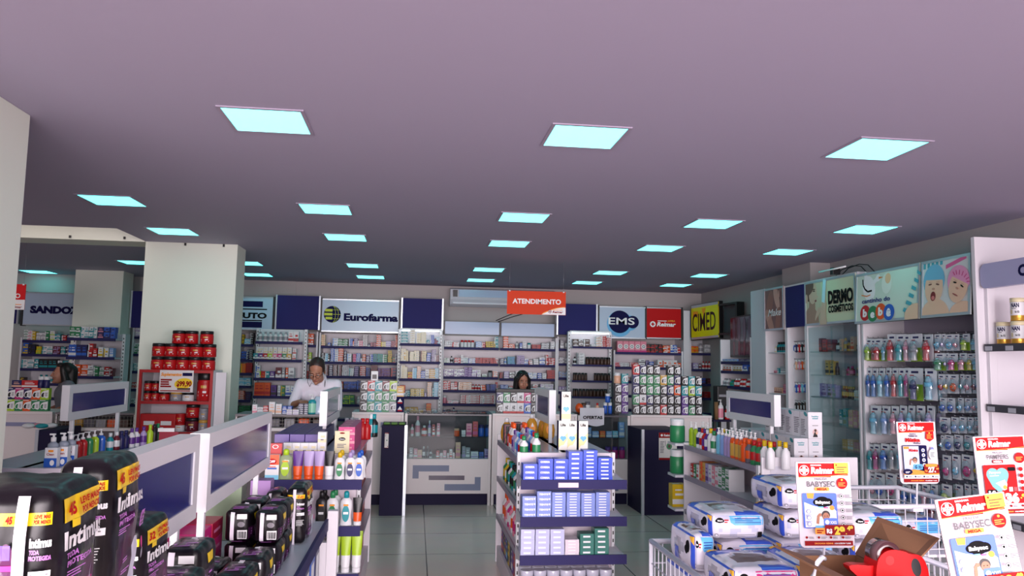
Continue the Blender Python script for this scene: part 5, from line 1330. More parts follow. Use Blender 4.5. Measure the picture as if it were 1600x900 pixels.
# goods on top of it
GT = 1.02; Yb = 5.18; sb = pxm(Yb)
for i in range(5):
    me = cached(('cream_box', 'w'), lambda: carton_mesh(12.6*sb, .06, 16*sb, 'w', 'c', 2))
    x_ = 448+i*13 if i < 4 else 501
    z_ = GT
    put('cream_box', me, 'white box, %s from left in the front row on purple-topped gondola' % ORD[i+1] if i < 4 else 'grey-white box at the right end of that front row', 'box', x_, Yb, z_, 'white boxes on purple-topped gondola')
put('cream_box', cached(('cream_box', 'w'), None), 'white box stacked alone above the right end of front row', 'box', 501, Yb, GT+16*sb, 'white boxes on purple-topped gondola')
PURP = mat('carton_purple', (84, 60, 136), .35)
for r in range(6):
    for i in range(3):
        me = cached(('purple_carton',), lambda: MB().box(-.047, .047, -.075, .075, 0, .115, PURP, .002).box(-.03, .03, -.05, .05, .115, .1152, mat('carton_purple_dark', (62, 44, 104), .35)))
        solo('purple_carton', me, 'purple carton, %s row back, %s from left, on gondola top' % (ORD[r+1], ORD[i+1]), 'box', (-.845+i*.097, 5.34+r*.153, GT), 0, 'purple cartons on gondola top')
Yp = 5.22; sp = pxm(Yp)
def chicco():
    w, h = 22*sp, 33*sp; mb = MB().box(-w/2, w/2, 0, .06, 0, h, P('c')); a = Art(mb, (-w/2, 0, 0), (1, 0, 0), (0, 0, 1), w/22)
    a.ell(11, 21, 5, 2.6, INKK); a.txt('chicco', 7.4, 20, 2.2, WINK, w=7.2, bold=.03); a.ell(11, 30, 4, 1.2, DRED); a.bars(4, 8, 14, 7, 3, GREYINK); return mb
put('baby_box', chicco(), 'cream box with black oval logo on the gondola top', 'box', 532.5, Yp, GT-.0)
for r in range(4):
    for j in range(3):
        me = cached(('pink_carton',), lambda: carton_mesh(.105, .16, .055, 'm', 'e', 2))
        solo('pink_carton', me, 'magenta carton, %s up, %s row back, right side of gondola top' % (ORD[j+1], ORD[r+1]), 'box', (-.43, 5.24+r*.165, GT+j*.0555), 0, 'magenta cartons')
for i, (px, Y, col, cap, h) in enumerate(((541, 6.0, 't', 's', .17), (549, 6.02, 't', 's', .17), (556, 5.98, 't', 's', .17), (566, 6.1, 'r', 'r', .16), (573, 6.1, 'r', 'r', .16), (579, 6.3, 't', 'w', .18), (584, 6.3, 'k', 't', .18))):
    me = cached(('mouthwash_bottle', col, cap), lambda: bottle_mesh(.062, h, col, cap, 'B'))
    solo('mouthwash_bottle', me, '%s bottle with %s cap, %s from left at the gondola far end' % (CNAME[col], CNAME[cap], ORD[i+1]), 'bottle', (atY(px, 670, Y).x, Y, GT), 0, 'mouthwash bottles')
# ---------- far-left gondola
gondola('white gondola near the front column with pump bottles on top', -2.62, -1.98, 5.0, 6.55, .95, left=(.6,), right=(.60, .3), end=(.84,))
topsign('white framed navy sign above the far-left pump bottles', -2.3, 5.54, 6.62, 1.185, 1.42, .95)
LBL = mat('label_white', (232, 232, 236), .4)
def wipes():
    mb = MB().box(-.036, .036, 0, .05, 0, .115, LBL, .004); a = Art(mb, (-.036, 0, 0), (1, 0, 0), (0, 0, 1), .072/17); a.rect(0, 0, 17, 12.5, P('b')); a.rect(5, 21, 7, 3, ORA); a.txt('Clean', 3, 16.5, 3, DRED, w=10, bold=.03); a.ell(11, 6, 3, 4, WINK)
    mb.lathe([(.032, .115), (.03, .135), (.012, .15)], mat('clear_shoulder', (150, 160, 176), .15), 14, (0, .025, 0), 1, .7)
    mb.lathe([(.015, .15), (.015, .175), (.006, .177), (.006, .19)], WINK, 12, (0, .025, 0)); mb.box(-.022, .01, .017, .033, .188, .198, WINK, .002); return mb
for i, (px, Y) in enumerate(((74, 5.0), (90.5, 5.06), (102, 5.14))):
    solo('sanitizer_bottle', cached(('sanitizer_bottle',), wipes), 'clear pump bottle with white and blue label, %s of three at far left' % ['left', 'middle', 'right'][i], 'bottle', (atY(px, 700, Y).x, Y+.05, .95), 0, 'white and blue pump bottles')
seq = [(113.5, 'r'), (121, 'r'), (129, 'r'), (138, 'g'), (147, 'i'), (157, 'b')]
for i, (px, c) in enumerate(seq):
    Y = 5.28+i*.10
    me = cached(('soap_pump', c), lambda: pump(.062, .165, mat('clear_soap_'+CNAME[c], PAL[c], .15, coat=.3), P(c), WINK))
    solo('soap_pump', me, '%s liquid soap pump bottle, %s in the row by far-left sign' % (CNAME[c], ORD[i+1]), 'bottle', (atY(px, 695, Y).x, Y, .95), 0, 'soap pumps by the far-left sign')
seq = [(170, 't', 'w', .125), (180, 'd', 'w', .13), (187.5, 'n', 'n', .13), (194.5, 'n', 'n', .13), (203.5, 'w', 'p', .14), (211, 'w', 'p', .14), (222, 'v', 'p', .145), (232, 'i', 'i', .155), (239, 'k', 'k', .155), (244, 'k', 'g', .155), (249.5, 'q', 'w', .12), (254.5, 'u', 'k', .105)]
for i, (px, a, b, h) in enumerate(seq):
    Y = 5.9+i*.055
    me = cached(('lotion_tube', a, b, h), lambda: bottle_mesh(.048, h, a, b, 'B'))
    solo('lotion_tube', me, '%s bottle with %s cap, %s past the soap pumps, far-left gondola' % (CNAME[a], CNAME[b], ORD[i+1]), 'bottle', (atY(px, 690, Y).x, Y, .95), 0, 'tubes past the soap pumps')
BX = mat('box_blue', (60, 96, 170), .35)
def bluebox():
    mb = MB().box(-.026, .026, 0, .09, 0, .095, BX); a = Art(mb, (-.026, 0, 0), (1, 0, 0), (0, 0, 1), .0026); a.ell(10, 17, 7.5, 9, WINK); a.ell(10, 17, 6.3, 7.6, P('n')); a.rect(3, 15, 14, 3, WINK); a.rect(7, 29, 9, 5, YEL); return mb
for j in range(2):
    for i in range(4):
        solo('blue_box', cached(('blue_box',), bluebox), 'blue box with round white logo, %s from left, %s row at far left' % (ORD[i+1], ['lower', 'upper'][j]), 'box', (-2.585+i*.054, 4.78, .84+j*.0955), 0, 'blue round-logo boxes')
for i in range(2):
    me = cached(('pale_blue_box',), lambda: MB().box(-.05, .05, 0, .09, 0, .07, mat('box_pale_blue', (150, 184, 220), .35), .003).box(-.03, .03, -.001, 0, .02, .05, WINK))
    solo('pale_blue_box', me, 'pale blue box on top of the blue round-logo boxes, %s one' % ['left', 'right'][i], 'box', (-2.56+i*.105, 4.78, .84+.191), 0, 'pale blue boxes')
# ---------- right gondola
gondola('white gondola on the right with soap bottles along its top shelf', 2.29, 2.97, 5.05, 6.5, .965, left=(.955, .705, .42), right=(.6,), tray=-.05)
solo('end_board', MB().box(-.34, .34, 0, .02, 0, .98, WHITE, .004).box(-.28, .28, -.002, .0, .1, .92, mat('panel_inset', (206, 204, 216), .45)), 'white framed end board of the right gondola above diaper packs', 'board', (2.64, 5.0, .05))
topsign('white framed navy sign above the right gondola soap bottles', 2.6, 5.38, 6.25, 1.20, 1.425, .965)
specs = [('i', 'w', 1), ('i', 'w', 1), ('w', 'n', 0), ('w', 'r', 0), ('r', 'p', 0), ('p', 'w', 0), ('w', 'y', 0), ('w', 'g', 0), ('u', 'w', 1), ('l', 'w', 1), ('v', 'w', 1), ('v', 'p', 1), ('o', 'w', 1), ('o', 'w', 1), ('o', 'w', 1), ('o', 'o', 0), ('q', 'o', 0), ('g', 'r', 0), ('g', 'r', 0), ('w', 'y', 0), ('w', 'y', 0)]
pxs = [1083, 1090, 1096, 1101, 1105, 1109, 1114, 1119, 1126, 1132, 1138, 1143, 1148, 1155, 1161, 1167, 1174, 1182, 1190, 1198, 1207]
for i, ((a, b, pmp), px) in enumerate(zip(specs, pxs)):
    p_ = atX(px, 680, 2.36); h = .165
    bm_ = mat('clear_soap_'+CNAME[a], PAL[a], .15, coat=.3)
    me = cached(('soap_bottle', a, b, pmp), (lambda: pump(.066, .20, bm_, P('a') if a == 'o' else bm_, WINK)) if pmp else (lambda: bottle_mesh(.058, h if b != 'y' else .18, a, b, 'V' if b == 'y' else 'B')))
    for j in range(2):
        solo('soap_bottle', me, '%s %s, %s from the far end, %s row on right gondola' % (CNAME[a], 'pump bottle' if pmp else 'bottle', ORD[i+1], ['front', 'rear'][j]), 'bottle', (2.345+.10*j+(.0 if pmp else -.03), p_.y-j*.012, .955), -PI/2, 'soap bottles on the right gondola, %s row' % ['front', 'rear'][j])
for i, (a, b, h, d) in enumerate((('r', 'w', .11, .05), ('g', 'w', .11, .05), ('w', 'r', .115, .05), ('o', 'a', .15, .05), ('a', 'o', .15, .05), ('v', 'p', .15, .06), ('w', 'v', .15, .06), ('e', 'w', .15, .06), ('w', 'e', .15, .06), ('w', 'g', .08, .07), ('g', 'w', .08, .07), ('w', 'g', .08, .07))):
    me = cached(('soap_box', a, b, h), lambda: carton_mesh(d, .12, h, a, b, 1))
    for j in range(2 if h < .1 else 1):
        solo('soap_box', me, '%s box, %s from the far end%s, lower shelf of right gondola' % (CNAME[a], ORD[i+1], ', upper one' if j else ''), 'box', (2.32, 6.38-i*.068, .705+j*h), -PI/2, 'boxes on the lower right gondola shelf')
def whitecarton(big):
    w, h, d = .102, .178, .22
    mb = MB().box(-w/2, w/2, 0, d, 0, h, mat('carton_white', (224, 222, 228), .45)); a = Art(mb, (-w/2, 0, 0), (1, 0, 0), (0, 0, 1), w/24); T = P('t')
    a.txt('healthy', 6, 34, 2.6, T, w=12, bold=.03); a.rect(7, 31, 10, 1.4, T); a.rect(7, 20, 10, 1, GREYINK)
    a.ell(12, 10, 5, 5, mat('photo_blush', (222, 190, 188), .5)); a.ell(12, 12.6, 2, 2.4, P('h')); a.poly([(7.5, 2), (16, 2), (14, 9), (10.5, 10)], P('k')); a.ell(14, 8, 1.6, 1.6, P('f'))
    s = Art(mb, (-w/2, d, 0), (0, -1, 0), (0, 0, 1), d/50); s.ell(42, 37, 6, 3, T, rot=-20); s.bars(4, 6, 18, 26, 9, GREYINK, seed=4); s.bars(27, 4, 17, 26, 10, GREYINK, seed=5); s.rect(24, 0, .6, 40, GREYINK)
    return mb
for cx, n, lv in ((2.64, 4, 0), (2.745, 4, 0), (2.745, 3, 1)):
    for r in range(n):
        solo('breast_pump_carton', cached(('breast_pump_carton',), lambda: whitecarton(1)), 'white carton with teal mark, %s row back, %s%s on right gondola top' % (ORD[r+1], 'upper ' if lv else 'lower ', 'layer' if cx > 2.7 else 'layer, left column'), 'carton', (cx, 5.12+r*.224, .965+lv*.1785), 0, 'white cartons on the right gondola')
for i, (y, z, c) in enumerate(((6.6, .965, 'g'), (6.6, .70, 'g'), (6.62, .42, 'y'))):
    t = solo('end_shelf', MB().box(-.34, .34, 0, .2, -.02, 0, SHELFM), 'shelf at the far end of the right gondola, %s one' % ['top', 'middle', 'low'][i], 'shelf', (2.56, 6.502, z))
    me = cached(('plant_soap', c, i), lambda: bottle_mesh(.13, .20, c, 'w', 'J') if c == 'g' else carton_mesh(.12, .1, .19, 'y', 'w', 1))
    solo('refill_bottle' if c == 'g' else 'soap_box', me, '%s %s at the far end of right gondola, %s shelf' % (['green', 'green', 'yellow'][i], 'bottle' if c == 'g' else 'box', ['top', 'middle', 'low'][i]), 'bottle' if c == 'g' else 'box', (2.285, y-.03, z), 0)

t = thing('card_holder', 'dark red and white card holder at the far-left gondola end', 'card', (atY(264, 670, 6.35).x, 6.35, .95))
w_, h_ = 27*pxm(6.35), 24*pxm(6.35)
ob('card', MB().box(-w_/2, w_/2, 0, .01, 0, h_*.78, mat('card_crimson', (150, 20, 50), .4)), t); ob('tab', MB().box(-w_/2-.01, w_/2-.03, -.002, .012, h_*.78, h_, WINK), t); ob('base', MB().box(-w_/2, w_/2, -.02, .04, 0, .006, WINK), t)
# ------------------------------------------------------------------ cabinets along the right wall (fronts face -X)
XF = 4.2
def yX(px, Xf=XF): return atX(px, 560, Xf).y
def cabinet(label, ya, yb, top, zs, glass=False, back=LAV, shelf=None, name='display_cabinet', sides=(True, True), depth=None, doors=False):
    """ya < yb along the wall"""
    t = thing(name, label, 'cabinet', (XF, (ya+yb)/2, 0)); w = (yb-ya)/2; d = RIGHT-.01-XF
    ob('back_panel', MB().box(d-.02, d, -w, w, 0, top, back), t)
    for s, on in zip((-1, 1), sides):
        if on: ob('upright', MB().box(0, d-.02, s*w-.03*(s > 0), s*w+.03*(s < 0), 0, top, WHITE, .002), t)
    ob('top_panel', MB().box(.0, d-.02, -w+.03, w-.03, top-.025, top, WHITE), t)
    ob('base', MB().box(.02, d-.02, -w+.03, w-.03, 0, .25, WHITE), t)
    for z in zs: ob('shelf', MB().box(.03, d-.02, -w+.03, w-.03, z-.010, z, shelf or (GLASS if glass else SHELFM)), t)
    if doors:
        for s in (-1, 1): ob('glass_door', MB().box(.004+.006*(s > 0), .009+.006*(s > 0), -w+.03 if s < 0 else -.01, .01 if s < 0 else w-.03, .26, 2.06, GLASS), t)
    return t
def wsign(label, ya, yb, z0, z1, face, art=None, x=XF, tilt=0, th=.05, frame=True, name='wall_light_box'):
    t = thing(name, label, 'sign', (x, yb, z0), 0, rot=(0, -tilt, 0)); L = yb-ya; h = z1-z0
    ob('housing', MB().box(.008, th, -L, 0, 0, h, BLACK if tilt else WHITEM), t)
    ob('face', MB().box(0, .008, -L, 0, 0, h, face), t)
    if frame:
        for nm, b in (('edge_trim', (-L, 0, h-.022, h)), ('edge_trim', (-L, 0, 0, .022)), ('edge_trim', (-L, -L+.02, .022, h-.022)), ('edge_trim', (-.02, 0, .022, h-.022))):
            ob(nm, MB().box(-.006, .0, b[0], b[1], b[2], b[3], ALU), t)
    if art:
        mb = MB(); art(Art(mb, (-.0005, 0, 0), (0, -1, 0), (0, 0, 1), L/100), h/(L/100)); ob('picture', mb, t)
    return t
SEP = lambda n, c: mat('print_'+n, c, .4)
y9, y8, y7, y6, y5, y4 = yX(1174), yX(1195), yX(1229), yX(1260), yX(1343), 5.36
zsM = [atX(1213, y, 4.3).z for y in (551, 583, 614)]; zsM += [zsM[-1]-.3, zsM[-1]-.6]
cabinet('white cosmetics cabinet under the picture of hands and makeup', y7, y8, 2.56, zsM)
cabinet('white cabinet with hanging pouches under plain navy board', y6, y7, 2.56, [.9, .6])
zsD = [atX(1300, y, 4.3).z for y in (549, 586, 621, 663, 699)]
cabinet('glass-door cabinet of perfumes under the sepia beauty picture', y5+.002, y6, 2.56, zsD+[.75], glass=True, doors=True, back=mat('mirror_grey', (176, 172, 184), .3))
struct('trim_2', MB().box(XF, RIGHT, y8, y9, 0, 2.58, mat('panel_grey_white', (206, 208, 218), .45)))
def a_make(a, H):
    a.clip = (0, 0, 100, H)
    D = SEP('mauve', (126, 86, 84)); S1 = SEP('skin_a', (190, 140, 124)); S2 = SEP('skin_b', (150, 100, 88)); S3 = SEP('skin_c', (206, 164, 150))
    a.rect(0, 0, 100, H, D)
    a.ell(30, H*.62, 16, 34, S2, rot=-18); a.ell(66, H*.74, 12, 30, S3, rot=24); a.ell(30, H*.2, 13, 36, S1, rot=32); a.ell(72, H*.2, 12, 34, S2, rot=-12)
    for i in range(4): a.ell(56+i*8, H*.92-i*3, 3.2, 9, S3, rot=20-i*6); a.ell(14+i*7, H*.30+i*2, 2.6, 9, S3, rot=35)
    a.txt('Make', 22, H*.34, 16, WINK, w=68, bold=.02, shear=.3)
wsign('picture of hands with makeup lettering, above the cosmetics cabinet', y7+.03, y8-.03, atX(1213, 516, XF).z, atX(1213, 449, XF).z, mat('print_mauve', (126, 86, 84), .4), a_make, x=XF-.012, th=.012)
solo('navy_header', MB().box(-.012, 0, -(y7-y6)/2+.02, (y7-y6)/2-.02, 0, .46, NAVYP), 'plain navy header board between two pictures on right wall', 'board', (XF, (y7+y6)/2, 2.08))
def a_dermo(a, H):
    a.clip = (0, 0, 100, H)
    S1 = SEP('sepia_light', (206, 178, 156)); S2 = SEP('sepia_mid', (164, 130, 112)); S3 = SEP('sepia_dark', (104, 76, 66)); SB = SEP('dermo_back', (206, 210, 178))
    a.rect(0, 0, 100, H, SB); a.rect(0, 0, 34, H, SEP('dermo_back2', (196, 190, 164)))
    a.ell(9, H*.80, 13, 12, S3, rot=10); a.poly([(0, 0), (0, 14), (8, 20), (20, 19), (28, 12), (30, 0)], S2); a.poly([(8, 16), (10, 30), (22, 30), (22, 16)], S2)
    a.ell(17.5, H*.72, 8.6, 11.5, S1, rot=-8); a.poly([(25, H*.70), (28.5, H*.62), (25, H*.60)], S1); a.ell(20, H*.77, 2.6, .8, S3, rot=-6); a.ell(19.5, H*.81, 3.4, .7, S3, rot=-4); a.ell(23.5, H*.545, 2.0, 1.2, SEP('sepia_lip', (130, 70, 66)))
    a.ell(8, H*.86, 12, 8, S3, rot=20); a.ell(4, H*.62, 3, 5, S1)
    for i, r in enumerate((62, 50, 40, 28)): a.ell(26+i*3.6, 12+i*1.5, 8, 1.7, S1, rot=r)
    a.poly([(32, 0), (46, 0), (44, 14), (36, 20), (33, 10)], S1)
    for i in range(4): a.ell(38+i*1.8, 22-i*1.4, 1.4, 7, S1, rot=-14)
    a.poly([(37, 24), (43, 22.5), (47, H*.97), (40.5, H*.99)], SEP('tube_blue', (190, 226, 240)))
    a.txt('DERMO', 50, H*.44, 13.2, INKK, w=47, bold=.05); a.txt('COSMÉTICOS', 50, H*.245, 7, INKK, w=47, bold=.045)
wsign('sepia beauty picture with bold black lettering, above glass cabinet', y5+.02, y6-.02, atX(1300, 506, XF).z, atX(1300, 434, XF).z, mat('print_dermo_back', (206, 210, 178), .4), a_dermo, x=XF-.012, th=.012)
# lamp arm and cables over that picture
LA = atX(1290, 433, 4.12)
t = thing('picture_lamp', 'thin lamp bar with black clamp above the sepia picture', 'lamp', (4.12, atX(1300, 432, 4.12).y, 2.585))
ob('bar', MB().tube([(0, -.25, .03), (0, .25, .03)], .008, WINK, 8), t); ob('clamp', MB().box(.0, .08, -.02, .04, -.02, .05, BLACK, .004), t)
for i, dy in enumerate((0, .12)):
    y_ = y5+.25-dy
    solo('cable', MB().tube([(4.3, y_+.35, 2.565), (4.33, y_+.25, 2.64), (4.36, y_+.1, 2.665), (4.36, y_-.05, 2.64), (4.36, y_-.15, 2.566)], .005, BLACK, 6), 'loop of dark cable on top of the right cabinets, %s one' % ['longer', 'shorter'][i], 'cable')

# goods in those cabinets
def wallrow(row, Xp, z, where, cat='box', cnt=[0]):
    ci = 0
    for tok in row.split(';'):
        xs, rest = tok.strip().split(':'); hn, col = rest.split(' '); n = 1
        if '*' in xs: xs, n = xs.split('*'); n = int(n)
        a, b = [float(v) for v in xs.split('-')]
        for i in range(n):
            ya, yb = yX(a+(b-a)*(i+1)/n, Xp), yX(a+(b-a)*i/n, Xp); w_ = q((yb-ya)*.93); ym = (ya+yb)/2; hb = q(float(hn)*pxm(ym)); ci += 1
            if len(col) > 2:
                me = cached(('cosmetic_bottle', w_, hb, col), lambda: bottle_mesh(min(w_, .075), hb, col[0], col[1], col[2]))
                solo('cosmetic_bottle', me, '%s bottle, %s from the left, %s' % (CNAME[col[0]], ORD[ci], where), 'bottle', (Xp, ym, z), -PI/2, 'bottles, '+where)
            else:
                me = cached(('cosmetic_box', w_, hb, col), lambda: carton_mesh(w_, .06, hb, col[0], col[1], 1))
                solo('cosmetic_box', me, '%s box, %s from the left, %s' % (CNAME[col[0]], ORD[ci], where), 'box', (Xp, ym, z), -PI/2, 'boxes, '+where)
wallrow('1205-1209:18 skB;1209.5-1212:13 cwB;1212.5-1227*4:17 tkB', 4.3, zsM[0], 'top shelf of cosmetics cabinet')
wallrow('1207-1213:4 ed;1214-1217:8 tw;1219-1227*3:11 sw', 4.3, zsM[1], 'middle shelf of cosmetics cabinet')
wallrow('1208-1221*4:9 fd;1223-1228*2:15 em', 4.3, zsM[2], 'low shelf of cosmetics cabinet')
wallrow('1215-1228*4:10 kh', 4.3, zsM[3], 'lowest shelf of cosmetics cabinet')
wallrow('1275-1284:22 dr;1285-1292:20 rd;1293-1301:20 dr;1304-1311:18 kwB;1312-1316:20 fs;1317-1321:22 saB;1322-1326:18 ahB;1329-1335:24 fo;1337-1341:14 nsB', 4.33, zsD[0], 'top glass shelf of perfume cabinet')
wallrow('1289-1295:24 ak;1296-1302:23 ak;1303.5-1307:21 khB;1320-1324:15 mdB;1325-1330:16 dmB;1336-1342:20 akB', 4.33, zsD[1], 'second glass shelf of perfume cabinet')
wallrow('1273-1281:21 vp;1282-1290:21 vp;1292-1298:21 vk;1299-1305:20 vs;1312.5-1332*5:20 kaB;1333-1342*3:14 wf', 4.33, zsD[2], 'third glass shelf of perfume cabinet')
wallrow('1309-1314:26 tw;1315-1320:28 tg;1323-1330:27 fe;1331-1337:27 ef;1338-1343:27 fe', 4.33, zsD[3], 'fourth glass shelf of perfume cabinet')
wallrow('1313-1320*2:16 af;1321-1330*2:18 fw;1331-1343*3:15 ef', 4.33, zsD[4], 'fifth glass shelf of perfume cabinet')
def pouch(a, b):
    mb = MB(); mb.ball((0, .02, .05), .032, .018, .05, P(a), 12, 8); mb.box(-.02, .02, .016, .024, .09, .115, P(b)); mb.box(-.012, .012, .001, .004, .02, .06, P(b)); return mb
for r, (yy, cs) in enumerate(((551, 'rbnrkr'), (578, 'bpfeof'), (614, 'bubmub'), (642, 'khkhkh'))):
    for i, c in enumerate(cs):
        px = 1232.5+i*4.7; p = atX(px, yy, 4.26)
        solo('cosmetic_pouch', cached(('cosmetic_pouch', c), lambda: pouch(c, 'w' if c != 'w' else 'r')), '%s pouch, %s from left, %s hanging row under navy board' % (CNAME[c], ORD[i+1], ORD[r+1]), 'pouch', (4.26, p.y, p.z), -PI/2, 'hanging pouches')
    p0, p1 = atX(1231, yy-13, 4.26), atX(1259, yy-13, 4.26)
    solo('hanging_rail', MB().tube([(4.28, y6+.03, p0.z+.03), (4.28, y7-.03, p0.z+.03)], .006, GREYM, 6), 'thin metal rail for pouches under navy board, %s from top' % ORD[r+1], 'rail', (0, 0, 0), 0, 'pouch rails')

# ---------- baby corner
cab = cabinet('wide white cabinet of hanging baby goods under the baby pictures', y4, yX(1347), 2.50, [], back=mat('slat_panel', (176, 168, 188), .5), name='baby_cabinet')
mb = MB()
ob('slats', (lambda m_: [m_.box(RIGHT-.033-XF, RIGHT-.029-XF, -(yX(1347)-y4)/2+.05, (yX(1347)-y4)/2-.05, z, z+.006, mat('slat_groove', (96, 90, 108), .5)) for z in [.35+.1*i for i in range(17)]] and m_)(MB()), cab)
BK = lambda n, c: mat('print_'+n, c, .4)
def a_bebe(a, H):
    a.rect(0, 0, 100, H, BK('baby_back', (206, 220, 206)))
    # stork with a bundle
    a.ell(23, H*.68, 10, 13, WINK, rot=25); a.line([(12, H*.88), (13, H*.76), (16, H*.68), (21, H*.62), (28, H*.63)], 1.8, INKK); a.ell(18, H*.86, 3, 9, WINK, rot=12); a.line([(28, H*.74), (34, H*.82), (38, H*.86)], 4.5, WINK); a.ell(38, H*.86, 3.6, 3.4, WINK)
    a.poly([(39, H*.88), (47, H*.86), (39, H*.835)], BK('beak', (226, 130, 50))); a.ell(52, H*.73, 8, 10, BK('bundle', (226, 232, 222))); a.ell(54, H*.82, 4.4, 5, BK('bundle_face', (232, 190, 150))); a.line([(11, H*.565), (20, H*.53), (26, H*.55)], 1, BK('beak', (226, 130, 50)))
    a.txt('cantinho do', 12, H*.395, H*.085, BK('baby_navy', (30, 44, 120)), w=46, bold=.03)
    for i, (c, ch) in enumerate((('r', 'b'), ('g', 'e'), ('o', 'b'), ('b', 'ê'))):
        x = 18+i*13; y = H*(.20 if i % 2 == 0 else .17); a.ell(x, y, 8.4, H*.155, P(c)); a.txt(ch, x-4, y-H*.07, H*.15, WINK, w=7.2, bold=.06)
    for i in range(6): a.poly([(78+i*4, H*(.16+.13*i)), (86+i*3.4, H*(.11+.13*i)), (88+i*3, H*(.17+.13*i)), (80+i*3.6, H*(.225+.13*i))], BK('stripe_teal', (70, 160, 176)) if i % 1 == 0 else WINK)
    a.clip = (0, 0, 100, H); a.ell(97, H*.06, 16, H*.22, BK('baby_skin', (226, 190, 162)))
def babyface(a, cx, cy, rx, ry, cap, capb, rot=0, mouth=True):
    S = BK('baby_skin', (226, 190, 162)); S2 = BK('baby_shadow', (198, 152, 130))
    a.ell(cx, cy+ry*.38, rx*1.18, ry*.95, cap, rot=rot); a.ell(cx, cy, rx, ry, S, rot=rot)
    r = math.radians(rot)
    R_ = lambda x, y: (cx+x*math.cos(r)-y*math.sin(r), cy+x*math.sin(r)+y*math.cos(r))
    pts = [R_(rx*1.12*math.cos(math.radians(t_)), ry*.42+ry*.6*math.sin(math.radians(t_))) for t_ in range(0, 181, 15)]; a.poly(pts, cap)
    if capb:
        for t_ in range(20, 170, 22): a.line([R_(rx*.75*math.cos(math.radians(t_)), ry*.42+ry*.3*math.sin(math.radians(t_))), R_(rx*1.1*math.cos(math.radians(t_)), ry*.42+ry*.6*math.sin(math.radians(t_)))], rx*.09, capb)
    for s in (-1, 1): p = R_(s*rx*.42, ry*.16); a.ell(p[0], p[1], rx*.2, ry*.05, INKK if not mouth else BK('lash', (110, 76, 66)), rot=rot-s*10); p = R_(s*rx*.42, ry*.29); a.ell(p[0], p[1], rx*.2, ry*.02, S2, rot=rot)
    p = R_(0, -ry*.10); a.ell(p[0], p[1], rx*.17, ry*.07, S2, rot=rot)
    p = R_(0, -ry*.52)
    if mouth: a.ell(p[0], p[1], rx*.28, ry*.27, BK('mouth', (120, 36, 40)), rot=rot); a.ell(p[0], p[1]-ry*.1, rx*.18, ry*.12, BK('tongue', (206, 120, 116)), rot=rot)
    else: a.ell(p[0], p[1], rx*.32, ry*.05, BK('mouth2', (160, 90, 86)), rot=rot)
def a_twins(a, H):
    a.clip = (0, 0, 100, H); a.rect(0, 0, 100, H, BK('baby_back2', (208, 214, 214)))
    for i in range(5): a.rect(4+i*9, H*.86+i*.6, 5.4, H*.12, BK('stripe_teal', (70, 160, 176)))
    a.poly([(52, H*.80), (92, H*.92), (92, H*.985), (52, H*.87)], BK('stripe_pink', (214, 90, 150)))
    S = BK('baby_skin', (226, 190, 162)); a.ell(30, H*.02, 30, H*.30, S); a.ell(86, H*.03, 26, H*.20, S)
    babyface(a, 28, H*.52, 19, H*.30, BK('cap_blue', (112, 180, 210)), None, -4, True)
    babyface(a, 78, H*.47, 18, H*.27, BK('cap_pink', (226, 150, 190)), BK('cap_pink2', (204, 80, 140)), -24, False)
TI = math.radians(3)
ys = yX(1451)
t1_ = wsign('pale baby corner picture with stork and four coloured circles', ys+.02, y5-.04, 2.05, 2.52, mat('print_baby_back', (206, 220, 206), .4), a_bebe, x=XF-.06, tilt=-TI, th=.04, name='baby_light_box')
t2_ = wsign('picture of two babies in blue and pink caps', y4+.02, ys-.005, 2.05, 2.52, mat('print_baby_back2', (208, 214, 214), .4), a_twins, x=XF-.06, tilt=-TI, th=.04, name='baby_light_box')
# hanging packs
LIMEM = mat('card_lime', (150, 190, 50), .35); CARDW = mat('card_white', (222, 224, 230), .35)
def hang(w, h, kind, c):
    mb = MB(); Cc = P(c)
    card = LIMEM if kind == 'c' else CARDW
    mb.box(-w/2, w/2, .0, .003, 0, h, CARDW)
    if kind == 'c': mb.box(-w/2, w/2, -.0008, 0, 0, h*.5, LIMEM)
    a = Art(mb, (-w/2, 0, 0), (1, 0, 0), (0, 0, 1)); a.rect(w*.2, h*.84, w*.5, h*.07, P('n')); a.rect(w*.1, h*.76, w*.3, h*.03, P('r'))
    r = min(w*.36, .04)
    if kind in 'cb':   # feeding bottle in a blister
        H = h*(.66 if kind == 'c' else .78)
        mb.lathe([(r*.8, .03*h), (r*.85, .06*h), (r*.7, H*.35), (r*.8, H*.55)], mat('bottle_clear_'+CNAME[c], tuple((v+200)//2 for v in PAL[c]), .15, coat=.4), 12, (0, -r*.7, 0), 1, .75)
        mb.lathe([(r*.95, H*.55), (r*.95, H*.72)], Cc, 12, (0, -r*.7, 0), 1, .75)
        mb.lathe([(r*.8, H*.72), (r*.65, H*.88), (r*.2, H*.98)], mat('bottle_cap_'+CNAME[c], tuple((v+170)//2 for v in PAL[c]), .15, coat=.4), 12, (0, -r*.7, 0), 1, .75)
    else:              # soother or rattle: ring and shield
        pts = [(w*.26*math.cos(t_), -.012, h*.32+w*.26*math.sin(t_)) for t_ in [2*PI*i/14 for i in range(14)]]
        mb.tube(pts, w*.07, Cc, 6, closed=True); mb.ball((0, -.016, h*.36), w*.28, .012, h*.13, mat('soother_'+CNAME[c], tuple((v+210)//2 for v in PAL[c]), .2, coat=.3), 12, 6); mb.ball((0, -.026, h*.36), w*.13, .012, h*.07, Cc, 10, 6)
    mb.ball((0, -r*.55 if kind in 'cb' else -.014, h*.40), w*.44, (r*1.1 if kind in 'cb' else .026), h*.38, PLASTIC, 12, 8)
    return mb
